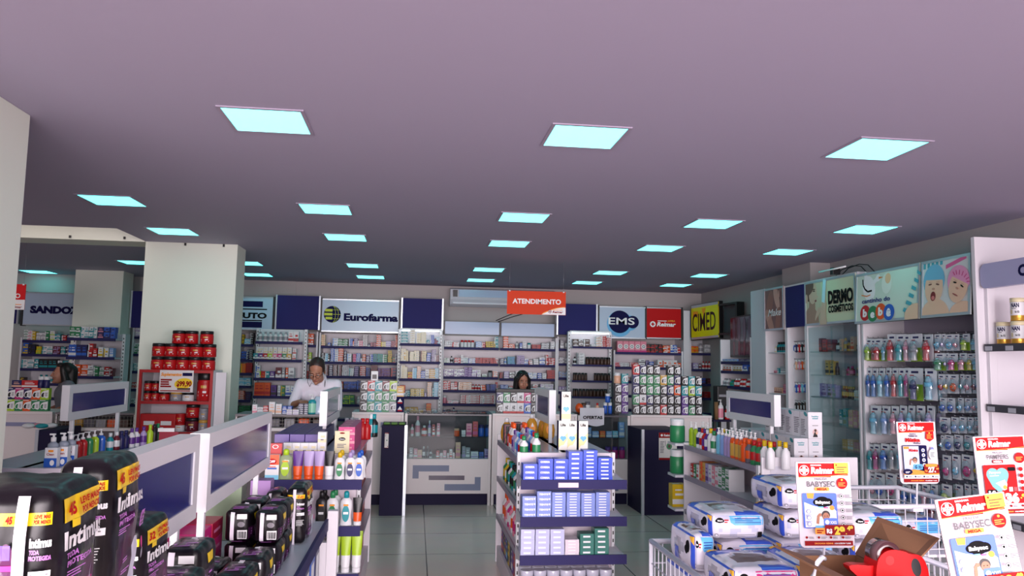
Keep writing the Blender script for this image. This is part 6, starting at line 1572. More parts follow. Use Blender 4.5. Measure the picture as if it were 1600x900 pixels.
ROWS = [
 ('top left', 529, 564, '1352-1362 c i;1362-1368 c r;1367-1379 c r;1379-1387 c u'), ('top centre', 522, 565, '1387-1402 b r;1401-1416 c t;1413-1423 b e;1422-1442 c s;1443-1460 b r'),
 ('top right', 522, 548, '1459-1472 r u;1472-1478 r v;1478-1491 r u;1491-1499 r e;1503-1517 c i;1520-1534 c u'), ('second right', 552, 579, '1461-1478 c g;1478-1483 r v;1483-1497 c m;1499-1512 c e;1512-1523 c y;1524-1537 c u'),
 ('second left', 575, 621, '1355-1363 b b;1363-1373 b b;1373-1384 b u;1384-1394 b b;1394-1405 b r;1405-1415 b t;1414-1422 b m'), ('second centre', 575, 626, '1419-1443 c n;1446-1464 b u'),
 ('third right', 585, 615, '1466-1477 r r;1477-1484 r y;1483-1499 r o;1500-1508 r t;1508-1518 r e;1519-1529 r d;1530-1539 r b'), ('fourth right', 622, 645, '1468-1480 r b;1480-1493 r b;1496-1507 r u;1508-1519 r l;1519-1529 r e;1530-1540 r u'),
 ('third left', 634, 679, '1360-1377 b u;1379-1392 b l;1393-1405 b e;1406-1418 b v;1419-1431 b u;1433-1446 b q;1448-1462 b v'), ('fifth right', 652, 677, '1469-1485 r n;1486-1499 r l;1499-1511 r u;1512-1522 r u;1522-1533 r s;1534-1542 r e'),
 ('sixth right', 680, 704, '1470-1476 r u;1476-1490 r b;1491-1505 r n;1506-1520 r t;1522-1532 r s'), ('fourth left', 694, 734, '1355-1366 b t;1366-1376 b m;1377-1391 b b;1391-1402 b s;1404-1416 b u;1418-1430 b l'),
 ('seventh right', 711, 749, '1472-1487 r m;1488-1501 r u;1502-1522 r m;1523-1533 r y;1534-1543 r e'), ('fifth left', 740, 778, '1356-1366 r e;1367-1383 r b;1384-1401 r m'),
 ('fifth centre', 757, 794, '1410-1424 b b;1425-1439 b b;1441-1453 b e;1454-1466 b b;1472-1488 c i;1492-1506 r s;1507-1518 r s;1519-1532 r l'), ('lowest', 783, 815, '1360-1369 r m;1369-1379 b b;1382-1392 c y;1394-1406 r s;1408-1420 r f;1422-1436 r e;1438-1450 r l;1452-1466 b d;1470-1486 r s;1488-1502 b m')]
rnd = random.Random(5)
for nm, y0, y1, items in ROWS:
    for i, tok in enumerate(items.split(';')):
        xs, kind, c = tok.split(' '); a, b = map(float, xs.split('-')); xm = (a+b)/2
        for dpt in range(2):
            Xp = 4.225+dpt*.095
            pt, pb = atX(xm, y0, 4.225), atX(xm, y1, 4.225); w = q(abs(yX(a, 4.225)-yX(b, 4.225))*.9); h = q(pt.z-pb.z)
            me = cached(('baby_pack', w, h, kind, c), lambda: hang(w, h, kind, c))
            solo('baby_pack', me, '%s baby goods pack, %s from left, %s row, %s on its hook' % (CNAME[c], ORD[i+1], nm, ['first', 'second'][dpt]), 'pack',
                 (Xp, max(y4+.035+w/2, min(yX(1347)-.035-w/2, (pt.y+pb.y)/2)), pb.z), -PI/2+rnd.uniform(-.1, .1), 'baby packs, %s row' % nm)
        hk_ = ob('hook', MB().tube([(RIGHT-.035-XF, 0, 0), (.03, 0, .0), (.02, 0, .014)], .003, GREYM, 5), cab, (0, (pt.y+pb.y)/2-(y4+yX(1347))/2, pb.z+h+.005))
# ---------- formula unit nearest on the right
t = thing('formula_shelf', 'tall white shelf unit with formula tins, at right edge', 'shelving', (XF, 5.35, 0)); d = RIGHT-.01-XF
ob('divider_panel', MB().box(-.06, d, -.04, 0, 0, 2.63, WHITE, .003), t)
ob('upright', MB().box(-.0, .06, -.075, -.041, 0, 2.42, WHITE, .003), t)
ob('back_panel', MB().box(d-.02, d, -1.3, -.041, 0, 2.45, mat('pinkish_panel', (214, 190, 204), .5)), t)
zN = [atX(1570, 538, XF).z, atX(1572, 634, XF).z]
TAG = mat('shelf_tag', (190, 190, 200), .4)
for z in zN+[zN[1]-.4, zN[1]-.8]:
    sh = ob('shelf', MB().box(.0, d-.02, -1.3, -.076, z-.02, z, SHELFM), t)
    mb = MB().box(-.03, 0, -1.3, -.06, z-.05, z+.004, mat('rail_charcoal', (70, 68, 78), .35)); 
    for i in range(6): mb.box(-.032, -.03, -.14-i*.2, -.07-i*.2, z-.045, z-.012, TAG)
    ob('price_rail', mb, sh)
zs0, zs1 = atX(1575, 446, 4.16).z, atX(1575, 406, 4.16).z
mb = MB(); hs = zs1-zs0; pts = []
for cy, cz, a0 in ((-1.2, .06, 180), (-.13, .06, 0), (-.13, hs-.06, 0), (-1.2, hs-.06, 90)): pass
for i in range(7): a_ = math.radians(-90+i*15); pts.append((-.11+.05*math.cos(a_), .06+.06*math.sin(a_)))
for i in range(7): a_ = math.radians(i*15); pts.append((-.11+.05*math.cos(a_), hs-.06+.06*math.sin(a_)))
pts += [(-1.25, hs), (-1.25, 0)]
SG = mat('sign_lavender', (178, 176, 214), .3)
mb.face([(0, y, z) for y, z in pts], SG); mb.face([(.05, y, z) for y, z in reversed(pts)], SG)
for i in range(len(pts)):
    (ya, za), (yb, zb) = pts[i], pts[(i+1) % len(pts)]; mb.face([(0, ya, za), (.05, ya, za), (.05, yb, zb), (0, yb, zb)], SG)
sg = ob('header_sign', mb, t, (-.04, 0, zs0))
mb = MB(); Art(mb, (-.001, -.43, 0), (0, -1, 0), (0, 0, 1)).txt('CANTINHO', 0, hs*.32, hs*.42, INK, bold=.05); ob('lettering', mb, sg)
def tin():
    r, h = .046, .165; G = mat('tin_gold', (214, 160, 60), .3, .5); mb = MB()
    mb.lathe([(r, 0), (r, .012), (r*.99, .014), (r*.99, .04), (r, .042), (r, h-.03), (r*1.02, h-.028), (r*1.02, h)], [G, G, G, P('w'), P('w'), mat('tin_rim', (150, 130, 90), .3, .6), P('c')], 22)
    C = lambda x, y, d_: Vector(((r+d_)*math.sin(x/r), -(r+d_)*math.cos(x/r), y))
    a = Art(mb, (0, 0, 0), (1, 0, 0), (0, 0, 1), 1, .0006, fn=C)
    a.txt('NAN', -.026, .098, .03, INK, w=.052, bold=.04); a.rect(-.024, .086, .03, .005, GREYINK); a.txt('6-12', .0, .058, .014, INKK, w=.026, bold=.04); a.rect(-.03, .05, .014, .03, mat('tin_beige', (206, 190, 150), .4)); return mb
for i, (px, lv, lb) in enumerate(((1568, 0, 'left tin of bottom row on the formula shelf'), (1591, 0, 'right tin of bottom row on the formula shelf'), (1591.5, 1, 'formula tin stacked on top of the bottom row'))):
    p = atX(px, 520, 4.27); solo('formula_tin', cached(('formula_tin',), tin), 'white and gold '+lb if lv == 0 else 'white and gold '+lb, 'tin', (4.27, p.y, zN[0]+lv*.1655), math.radians(-60), 'formula tins')
# ---------- red-framed jar stand in front of the middle column
Ys = 8.0
x0, x1 = X(219, Ys), X(334, Ys); z1, z2, z3 = zat(275, 578, Ys), zat(275, 627, Ys), zat(275, 675, Ys)
t = thing('jar_stand', 'red-framed white shelf stand in front of the middle column', 'shelving', ((x0+x1)/2, Ys, 0)); w = (x1-x0)/2
REDF = mat('red_frame', (176, 26, 30), .4)
ob('back_panel', MB().box(-w+.02, w-.02, .36, .38, 0, z1-.02, WHITE), t)
for s in (-1, 1): ob('side_panel', MB().box(s*w-.02*(s > 0), s*w+.02*(s < 0), .025, .38, 0, z1, WHITE), t); ob('red_post', MB().box(s*w-.025*(s > 0), s*w+.025*(s < 0), 0, .024, 0, z1, REDF), t)
for z in (z1, z2, z3, z3-.4): sh = ob('shelf', MB().box(-w+.02, w-.02, .025, .36, z-.02, z, WHITE), t); ob('red_edge', MB().box(-w+.025, w-.025, 0, .024, z-.028, z, REDF), sh)
solo('side_board', MB().box(-.0, .1, 0, .012, 0, z1-.02, WHITE), 'plain white board standing right of the red-framed stand', 'board', (x1+.005, Ys+.1, 0))
def cjar(r, h, body, lid, lab='w'):
    mb = MB(); B_, L_ = P(body), P(lid)
    mb.lathe([(r*.9, 0), (r, .004), (r, h*.66), (r*.9, h*.73), (r*.97, h*.75), (r*.97, h*.97), (r*.9, h)], [B_, B_, B_, B_, L_, L_], 20, (0, r, 0))
    C = lambda x, y, d_: Vector(((r+d_)*math.sin(x/r), r-(r+d_)*math.cos(x/r), y))
    a = Art(mb, (0, 0, 0), (1, 0, 0), (0, 0, 1), 1, .0006, fn=C)
    a.rect(-r*.75, h*.18, r*1.3, h*.05, P(lab), 6); a.rect(-r*.7, h*.29, r*1.1, h*.07, P(lab), 6); a.rect(-r*.3, h*.46, r*.7, h*.1, P('a'), 6); return mb
sj = pxm(Ys); rj = 19.6*sj/2; hj = round(19.6*sj, 3)
for r, xs_ in enumerate(((243, 262, 282, 302, 322.8), (243.5, 263, 282.5, 303, 323.5), (274, 294, 318))):
    for i, px in enumerate(xs_):
        solo('supplement_jar', cached(('supplement_jar', 'big'), lambda: cjar(rj, hj, 'r', 'k')), 'red black-lidded jar, %s from left in the %s row on red-framed stand' % (ORD[i+1], ['bottom', 'middle', 'top'][r]), 'jar', (X(px, Ys), Ys+.02, z1+r*(hj+.0005)), 0, 'red jars on the stand')
def jr(px, wpx, hpx, z, a, b, lab, base=0.0):
    solo('supplement_jar', cached(('supplement_jar', wpx, hpx, a, b), lambda: cjar(wpx*sj/2, hpx*sj, a, b)), lab, 'jar', (X(px, Ys), Ys+.045, z+base), 0, 'jars in the red-framed stand')
for i in range(2):
    for j in range(2): jr(230+i*12, 11, 14.5, z2, 'r', 'k', 'small red jar, %s of the %s pair in red-framed stand' % (['left', 'right'][i], ['lower', 'upper'][j]), j*14.6*sj)
jr(255.5, 15, 13, z2, 'r', 'k', 'low red jar under the price card in the stand'); jr(274, 17, 13, z2, 's', 'a', 'silver jar under the price card in the stand'); jr(293, 17, 12, z2, 'w', 'k', 'white black-lidded jar under the price card in the stand')
jr(318, 23, 42, z2, 'r', 'k', 'large red protein tub at right of the upper shelf in stand')
jr(282.5, 15, 12, z3, 'w', 'r', 'white jar below the red one on the lower shelf'); jr(282.5, 15, 14, z3, 'r', 'r', 'red jar on the white one, lower shelf of stand', 12.1*sj)
jr(301.5, 20, 20, z3, 'd', 'k', 'maroon jar at bottom of the dark pair in stand'); jr(301.5, 20, 20, z3, 'r', 'k', 'red jar on top of the dark pair in stand', 20.1*sj)
jr(319.5, 14, 17, z3, 's', 'a', 'lower silver jar at right of the lower shelf'); jr(319.5, 14, 17, z3, 's', 's', 'upper silver jar at right of the lower shelf', 17.1*sj)
for i in range(2): solo('red_box', MB().box(-.085, .085, 0, .12, 0, .17, P('r'), .004).box(-.05, .05, -.001, 0, .06, .10, WINK), 'flat red box lying in the stand lower shelf, %s one' % ['left', 'right'][i], 'box', (X(236.8+i*26.6, Ys), Ys+.04, z3), 0, 'red boxes in the stand')
xa, xb, za, zb = rectY(249, 578.5, 302, 613, Ys-.012)
t = thing('price_card', 'white promotional price card hung on the red-framed stand', 'card', (xa, Ys-.012, za)); w, h = xb-xa, zb-za
ob('card', MB().box(0, w, 0, .004, 0, h, mat('card_offwhite', (230, 222, 222), .45)), t)
mb = MB(); a = Art(mb, (0, 0, 0), (1, 0, 0), (0, 0, 1), w/52); H = h/(w/52)
a.ell(37, 14, 14, 8.5, YEL, rot=8); a.txt('$99,90', 26.5, 10, 8, DRED, w=23, bold=.05); a.txt('Suplementos', 2, H-9, 5, ORA, w=32, bold=.05, shear=.2); a.rect(35, H-9, 15, 5, INK); a.bars(2, 8, 18, 14, 4, DRED, gap=.7); a.rect(28, 4, 20, 3, P('h')); a.rect(2, 1.5, 46, 1.6, DRED)
ob('print', mb, t)
# ------------------------------------------------------------------ soft packs
def puff(w, d, h, matfun, res=14, r=.022, bulge=.008, wr=.004, seed=1, tip=0.0):
    """soft wrapped pack; origin at base centre, front faces -Y; matfun(face,u,v) -> material; returns (mb, surface function)"""
    hw, hd, hh = w/2, d/2, h/2
    def surf(face, u, v, off=0.0):
        a, b = 2*u-1, 2*v-1
        if face == 'front': p = (a*hw, -hd, b*hh); n = (0, -1, 0)
        elif face == 'back': p = (-a*hw, hd, b*hh); n = (0, 1, 0)
        elif face == 'right': p = (hw, a*hd, b*hh); n = (1, 0, 0)
        elif face == 'left': p = (-hw, -a*hd, b*hh); n = (-1, 0, 0)
        elif face == 'top': p = (a*hw, b*hd, hh); n = (0, 0, 1)
        else: p = (a*hw, -b*hd, -hh); n = (0, 0, -1)
        p = Vector(p); n = Vector(n)
        inn = Vector((max(-hw+r, min(hw-r, p.x)), max(-hd+r, min(hd-r, p.y)), max(-hh+r, min(hh-r, p.z))))
        dlt = p-inn; L = dlt.length
        nn = dlt/L if L > 1e-6 else n
        q_ = inn+nn*r
        bl = bulge*(1-a*a)*(1-b*b)
        if face == 'bottom': bl *= .05
        s = 18.0; wv = noise.noise(Vector((q_.x*s+seed*7.1, q_.y*s*1.3, q_.z*s*.8)))+.5*noise.noise(Vector((q_.x*45+seed, q_.y*45, q_.z*30)))
        q_ = q_+nn*(bl+wr*wv+off)
        q_.z += hh
        if q_.z < .002 and face == 'bottom': q_.z = 0.0
        q_.z = max(q_.z, 0.0)
        return q_
    mb = MB()
    ax = {'front': (w, h), 'back': (w, h), 'left': (d, h), 'right': (d, h), 'top': (w, d), 'bottom': (w, d)}
    for face, (A_, B_) in ax.items():
        nu = max(4, int(res*A_/max(w, d, h))+2); nv = max(4, int(res*B_/max(w, d, h))+2)
        base = len(mb.v)
        for j in range(nv+1):
            for i in range(nu+1): mb.v.append(tuple(surf(face, i/nu, j/nv)))
        for j in range(nv):
            for i in range(nu):
                mb.f.append((base+j*(nu+1)+i, base+j*(nu+1)+i+1, base+(j+1)*(nu+1)+i+1, base+(j+1)*(nu+1)+i)); mb.mi.append(mb.m(matfun(face, (i+.5)/nu, (j+.5)/nv))); mb.sm.append(True)
    def art(face, k_units):
        A_, B_ = ax[face]; k = A_/k_units
        return Art(mb, (0, 0, 0), (1, 0, 0), (0, 0, 1), k, .0007, fn=lambda x, y, dd: surf(face, max(0, min(1, x/A_)), max(0, min(1, y/B_)), dd+.0006)), B_/k
    return mb, art, surf
FILM = mat('black_film', (16, 11, 17), .3, bump=.10, scale=30, spec=.35)
FILMP = mat('plum_film', (84, 16, 74), .25, coat=.3); FILMM = mat('magenta_film', (170, 24, 120), .25, coat=.3); FILMD = mat('dark_plum_film', (48, 14, 48), .25, coat=.3)
LILAC = mat('ink_lilac', (196, 120, 206), .4); YELF = mat('yellow_film', (250, 214, 20), .28); TAPE = mat('white_tape', (232, 224, 236), .45); PADW = mat('print_pad', (206, 206, 224), .35); PADG = mat('print_silver', (170, 168, 184), .35)
def intimus(w, d, h, style, seed, big=True):
    def mf(face, u, v):
        if face == 'right':
            g = math.hypot((u-.72)/.55, (v-.22)/.42)
            return FILMM if g < .38 and style == 0 else FILMP if g < .68 else FILMD if g < .95 else FILM
        if face == 'top' and not big: return FILMD if math.hypot(u-.5, v-.5) < .25 else FILM
        return FILM
    mb, art, surf = puff(w, d, h, mf, res=22 if big else 14, r=.02, bulge=.007, wr=.0045, seed=seed)
    a, H = art('right', 100)
    a.rect(14, H*.80, 74, H*.135, YELF); a.rect(28, H*.755, 13, H*.045, YELF)
    a.txt('45' if style < 2 else '32', 19, H*.835, H*.07, RED, w=16, bold=.04); a.txt('LEVE MAIS', 42, H*.875, H*.038, RED, w=42, bold=.04); a.txt('POR MENOS', 42, H*.822, H*.038, RED, w=42, bold=.04)
    a.txt('Intimus', 9, H*.655, H*.10, WINK, w=84, bold=.035); a.txt('TODA', 11, H*.60, H*.032, LILAC, w=22, bold=.04); a.txt('PROTEGIDA', 11, H*.555, H*.032, LILAC, w=48, bold=.04); a.bars(11, H*.49, 30, H*.05, 3, LILAC, gap=.4)
    pad = [(48, .03), (44, .10), (50, .20), (52, .28), (50, .36), (56, .42), (64, .41), (68, .34), (66, .26), (64, .18), (68, .10), (66, .02), (56, .0)]
    if style == 0: pad = [(40, .0), (38, .10), (44, .22), (50, .34), (60, .50), (61, .38), (58, .26), (64, .14), (74, .0)]
    a.poly([(x, H*y) for x, y in pad], PADG if style == 0 else PADW)
    if style == 1:
        a.rrect(70, H*.46, 24, H*.11, 3, LILAC); a.bars(73, H*.475, 18, H*.08, 3, FILMP); a.ell(84, H*.33, 4, H*.045, mat('ink_hot_pink', (236, 50, 150), .4)); a.ell(84, H*.25, 6, H*.04, PADG)
        for i in range(3): a.bars(12, H*(.14+.08*i), 26, H*.035, 2, LILAC, seed=i)
    f, H = art('front', 100)
    bx, tx, tw, tp = (2, 56, 40, 36)
    if style == 0: f.mx = (52, .48); bx, tx, tw, tp = 32, 72, 26, 54
    f.rect(-60 if style == 0 else 0, H*.815, 160 if style == 0 else 100, H*.07, YELF); f.txt('LEVE MAIS', tx+2, H*.853, H*.022, RED, w=tw*.8, bold=.04); f.txt('POR MENOS', tx+2, H*.825, H*.022, RED, w=tw*.8, bold=.04); f.txt('45', bx+4, H*.83, H*.04, RED, w=10, bold=.05)
    f.txt('Intimus', tx, H*.70, H*.05, WINK, w=tw, bold=.05); f.txt('TODA', tx+1, H*.662, H*.024, LILAC, w=tw*.4, bold=.04); f.txt('PROTEGIDA', tx+1, H*.63, H*.024, LILAC, w=tw*.9, bold=.04)
    f.rect(tx+2, H*.52, tw*.9, H*.05, WINK); f.bars(tx+4, H*.528, tw*.7, H*.034, 2, GREYINK); f.bars(tx+1, H*.34, tw*.95, H*.11, 6, WINK, gap=.35, seed=seed)
    f.ell(bx+12, H*.60, 12, H*.13, FILMP); f.rect(bx+4, H*.64, 14, H*.08, mat('ink_violet', (110, 80, 190), .4)); f.rect(bx+1, H*.58, 20, H*.03, mat('ink_hot_pink', (236, 50, 150), .4)); f.bars(bx+2, H*.49, 19, H*.06, 4, LILAC, gap=.35); f.bars(bx+3, H*.33, 18, H*.08, 4, WINK, gap=.35)
    f.rect(tp, 0, 16, H*.96, TAPE)
    return mb
def small_intimus(w, d, h, seed):
    mb, art, surf = puff(w, d, h, lambda f_, u, v: FILMP if f_ == 'top' and .25 < u < .75 and .25 < v < .7 else FILMD if f_ == 'right' and v < .5 else FILM, res=14, r=.016, bulge=.006, wr=.005, seed=seed)
    f, H = art('front', 100)
    f.rect(22, 0, 16, H*.98, TAPE, 6); f.rect(48, H*.74, 40, H*.16, WINK, 3); f.rect(52, H*.08, 38, H*.30, WINK, 3)
    for i in range(9): f.rect(54+i*3.8, H*.12, 1.5+(i % 3)*.5, H*.22, INKK)
    f.ell(68, H*.58, 15, H*.09, GREYINK)
    a, H = art('right', 100); a.rect(40, H*.62, 34, H*.2, YELF, 3); a.bars(10, H*.2, 60, H*.25, 3, LILAC)
    t_, H = art('top', 100); t_.rect(40, H*.82, 16, H*.10, WINK, 2); t_.bars(20, H*.2, 60, H*.3, 3, LILAC); return mb
# ------------------------------------------------------------------ front-left gondola
FX0, FX1, FY0, FY1, FZ = -1.12, -.46, .9, 4.62, .72
t = thing('low_gondola', 'low white gondola at front left stacked with black packs', 'gondola', ((FX0+FX1)/2, FY0, 0)); w = (FX1-FX0)/2; L = FY1-FY0
ob('base', MB().box(-w+.02, w-.1, .02, L-.03, 0, .2, WHITE), t); ob('spine', MB().box(-.03, .03, .02, L-.03, .2, FZ-.02, WHITE), t)
sh = ob('top_shelf', MB().box(-w, w-.012, 0, L-.06, FZ-.02, FZ, mat('tray_pale', (196, 204, 216), .3)), t); ob('price_rail', MB().box(w-.012, w+.004, 0, L-.06, FZ-.05, FZ+.012, NAVY), sh)
sh = ob('lower_shelf', MB().box(.03, w-.012, .02, L-.06, .38, .40, SHELFM), t); ob('price_rail', MB().box(w-.012, w, .02, L-.06, .36, .405, NAVY), sh)
e0, e1 = atY(511.5, 850, 4.62).x-(FX0+FX1)/2, atY(528, 850, 4.62).x-(FX0+FX1)/2
ob('end_post', MB().box(e0, e1, L-.055, L, 0, .775, WHITE, .003), t); ob('end_panel', MB().box(-w, e0, L-.05, L, 0, .60, WHITE), t)
topsign('large white framed navy sign, farther of two above black packs', -.78, 3.03, 4.30, 1.055, 1.34, FZ, th=.07, posts=(.08, 1.1))
topsign('large white framed navy sign partly behind the big black packs', -.78, 1.98, 2.90, 1.06, 1.35, FZ, th=.07, posts=(.15, .8))
G1 = 'black sanitary pad packs on the front-left gondola'
def pk(me, lab, x, y, z, rz=0): return solo('pad_pack', me, lab, 'pack', (x, y, z), rz, G1)
P1 = cached(('pad_pack', 'a'), lambda: intimus(.20, .195, .25, 0, 1)); P2 = cached(('pad_pack', 'b'), lambda: intimus(.09, .195, .255, 1, 5)); P3 = cached(('pad_pack', 'c'), lambda: intimus(.14, .22, .25, 2, 9))
RZP = math.radians(4)
def nrc(x, y, w_, d_): return x+math.cos(RZP)*(-w_/2)-math.sin(RZP)*(d_/2), y+math.sin(RZP)*(-w_/2)+math.cos(RZP)*(d_/2)
q1, q2 = nrc(-.50, 1.20, .20, .195), nrc(-.525, 1.47, .09, .195)
pk(P1, 'big black pad pack with white tape strip, nearest the camera at left', q1[0], q1[1], FZ+.457, RZP)
pk(P2, 'big black pad pack with printed white pad, second from camera', q2[0], q2[1], FZ+.457, RZP)
pk(P3, 'shorter black pad pack with yellow flash, behind the two big ones', -.69, 2.06, FZ+.255)
for lv in range(2):
    for (q_, nm) in ((q1, 'nearest'), (q2, 'second')): pk(cached(('pad_pack', 'u'), lambda: small_intimus(.085, .18, .216, 2)), 'black pad pack under the %s big pack, %s layer' % (nm, ['bottom', 'upper'][lv]), q_[0], q_[1], FZ+lv*.228, RZP)
S1 = cached(('pad_pack', 's1'), lambda: small_intimus(.10, .186, .124, 3)); S2 = cached(('pad_pack', 's2'), lambda: small_intimus(.118, .20, .148, 6)); S3 = cached(('pad_pack', 's3'), lambda: small_intimus(.15, .19, .139, 11))
S4 = cached(('pad_pack', 's4'), lambda: small_intimus(.13, .19, .242, 14))
pk(S4, 'black pad pack lying under the shorter standing pack', -.69, 2.06, FZ)
for lv in range(2):
    pk(S3, 'black pad pack with plum top, %s of the front heap beside sign' % ['bottom', 'top'][lv], -.665, 2.36, FZ+lv*.152)
    pk(S2, 'black pad pack in the second heap by the sign, %s one' % ['bottom', 'top'][lv], -.70, 2.66, FZ+lv*.16)
pk(S2, 'black pad pack with barcode, at middle front of the shelf', -.615, 2.99, FZ); pk(S2, 'black pad pack just behind the one with barcode', -.60, 3.215, FZ); pk(S1, 'black pad pack near shelf centre, left of the barcode pack', -.745, 2.95, FZ)
pk(S1, 'black pad pack near shelf centre, one farther back', -.745, 3.18, FZ)
for lv in range(2):
    for r in range(2): pk(S1, 'black pad pack in the far tall pile, %s layer, %s' % (['lower', 'upper'][lv], ['front', 'rear'][r]), -.596, 3.53+r*.205, FZ+lv*.137)
for lv in range(2): pk(S1, 'black pad pack left of the far tall pile, %s layer' % ['lower', 'upper'][lv], -.72, 3.55, FZ+lv*.137)
pk(S1, 'black pad pack on top of the left far pile, under sign', -.71, 3.78, FZ+.137); pk(S1, 'black pad pack at bottom of the left far pile, rear', -.71, 3.78, FZ)
pk(cached(('pad_pack', 'far'), lambda: intimus(.09, .28, .27, 1, 21)), 'tall black pad pack with purple print, farthest on the shelf', -.56, 4.14, FZ)
pk(cached(('pad_pack', 'far2'), lambda: small_intimus(.08, .18, .25, 24)), 'black pad pack left of the farthest tall one', -.67, 4.10, FZ)
HOT = mat('carton_hot_pink', (222, 30, 130), .35); CRI = mat('carton_crimson', (190, 20, 66), .35)
def pinkbox(m_, n_):
    mb = MB().box(-.055, .055, -.09, .09, 0, .07, m_, .002); a = Art(mb, (-.055, -.09, 0), (1, 0, 0), (0, 0, 1), .0055); a.rect(2, 2, 3, 6, ORA); a.rect(7, 2, 3, 6, mat('ink_violet', (110, 80, 190), .4)); a.bars(12, 3, 6, 6, 3, mat('ink_light_pink', (250, 150, 200), .4)); b_ = Art(mb, (.055, -.09, 0), (0, 1, 0), (0, 0, 1), .009); b_.rect(3, 3, 12, 1.4, mat('ink_light_pink', (250, 150, 200), .4)); return mb
for c in range(2):
    for r in range(6):
        for lv in range(3 if c == 0 else 4):
            if c == 0 and r > 4: continue
            me = cached(('pink_pad_box', (r+lv) % 3 == 0), lambda: pinkbox(CRI if (r+lv) % 3 == 0 else HOT, 0))
            solo('pink_pad_box', me, '%s box under the large signs, %s row back, %s up, %s column' % ('crimson' if (r+lv) % 3 == 0 else 'hot pink', ORD[r+1], ORD[lv+1], ['right', 'left'][c]), 'box', (-.87-c*.125, 2.75+r*.195, FZ+lv*.0705), 0, 'pink boxes under the large signs')
solo('pale_green_box', MB().box(-.09, .09, 0, .12, 0, .28, mat('box_sage', (150, 170, 140), .4), .003), 'sage green box beneath the far end of the large sign', 'box', (-.93, 4.1, FZ)); solo('lilac_box', MB().box(-.05, .05, 0, .1, 0, .29, mat('box_lilac', (170, 130, 190), .4), .003), 'lilac box beneath the far end of the large sign', 'box', (-.755, 4.12, FZ))
for i in range(8):
    me = cached(('blue_pack', i % 2), lambda: MB().box(-.05, .05, -.09, .09, 0, .24, [P('n'), P('b')][i % 2], .01).box(.0505, .051, -.05, .05, .05, .18, WINK))
    solo('lower_pack', me, '%s pack on lower shelf of front-left gondola, %s from far end' % (['navy', 'blue'][i % 2], ORD[i+1]), 'pack', (-.54, 4.4-i*.2, .40), 0, 'packs on the lower shelf')

# ------------------------------------------------------------------ diaper bin
WIRE = mat('white_wire', (222, 220, 230), .35)
def wire_bin(label, x0, x1, y0, y1, z0, z1, deck, bars=5, r=.014):
    t = thing('wire_bin', label, 'bin', (x0, y0, 0)); w, L = x1-x0, y1-y0
    ob('rim', MB().tube([(0, 0, z1), (w, 0, z1), (w, L, z1), (0, L, z1)], r, WIRE, 8, closed=True), t)
    for nm, fn, n in (('left_side', lambda s: ((0, s*L), (0, s*L)), int(L/.06)), ('right_side', lambda s: ((w, s*L), (w, s*L)), int(L/.06)), ('near_side', lambda s: ((s*w, 0), (s*w, 0)), int(w/.06)), ('far_side', lambda s: ((s*w, L), (s*w, L)), int(w/.06))):
        mb = MB()
        for i in range(1, n): p, _ = fn(i/n); mb.tube([(p[0], p[1], z0), (p[0], p[1], z1)], .003, WIRE, 5)
        for j in range(bars): zz = z0+(z1-z0)*j/bars; p, _ = fn(0); q_, _ = fn(1); mb.tube([(p[0], p[1], zz), (q_[0], q_[1], zz)], .004, WIRE, 5)
        ob(nm, mb, t)
    for x in (0, w):
        for y in (0, L): ob('leg', MB().tube([(x, y, 0), (x, y, z1)], .012, WIRE, 8), t)
    ob('deck', MB().box(.014, w-.014, .014, L-.014, deck-.014, deck, WIRE), t)
    return t
BXL, BXR, BY0, BY1, DK = 1.215, 2.42, 1.75, 3.93, .46
wire_bin('white wire bin heaped with diaper packs, front right', BXL, BXR, BY0, BY1, .2, .735, DK)
DW = mat('diaper_film', (220, 216, 228), .3, bump=.06, scale=26, coat=.3); DB = mat('diaper_blue', (50, 84, 200), .28, coat=.3); DS = mat('diaper_sky', (96, 180, 232), .3); DM = mat('diaper_magenta', (206, 50, 130), .3); DC = mat('diaper_silver', (172, 170, 180), .25, coat=.4); DO = mat('diaper_gold', (236, 180, 60), .3); DF = mat('diaper_pale', (196, 196, 218), .3); DBR = mat('print_brown', (110, 76, 64), .4)
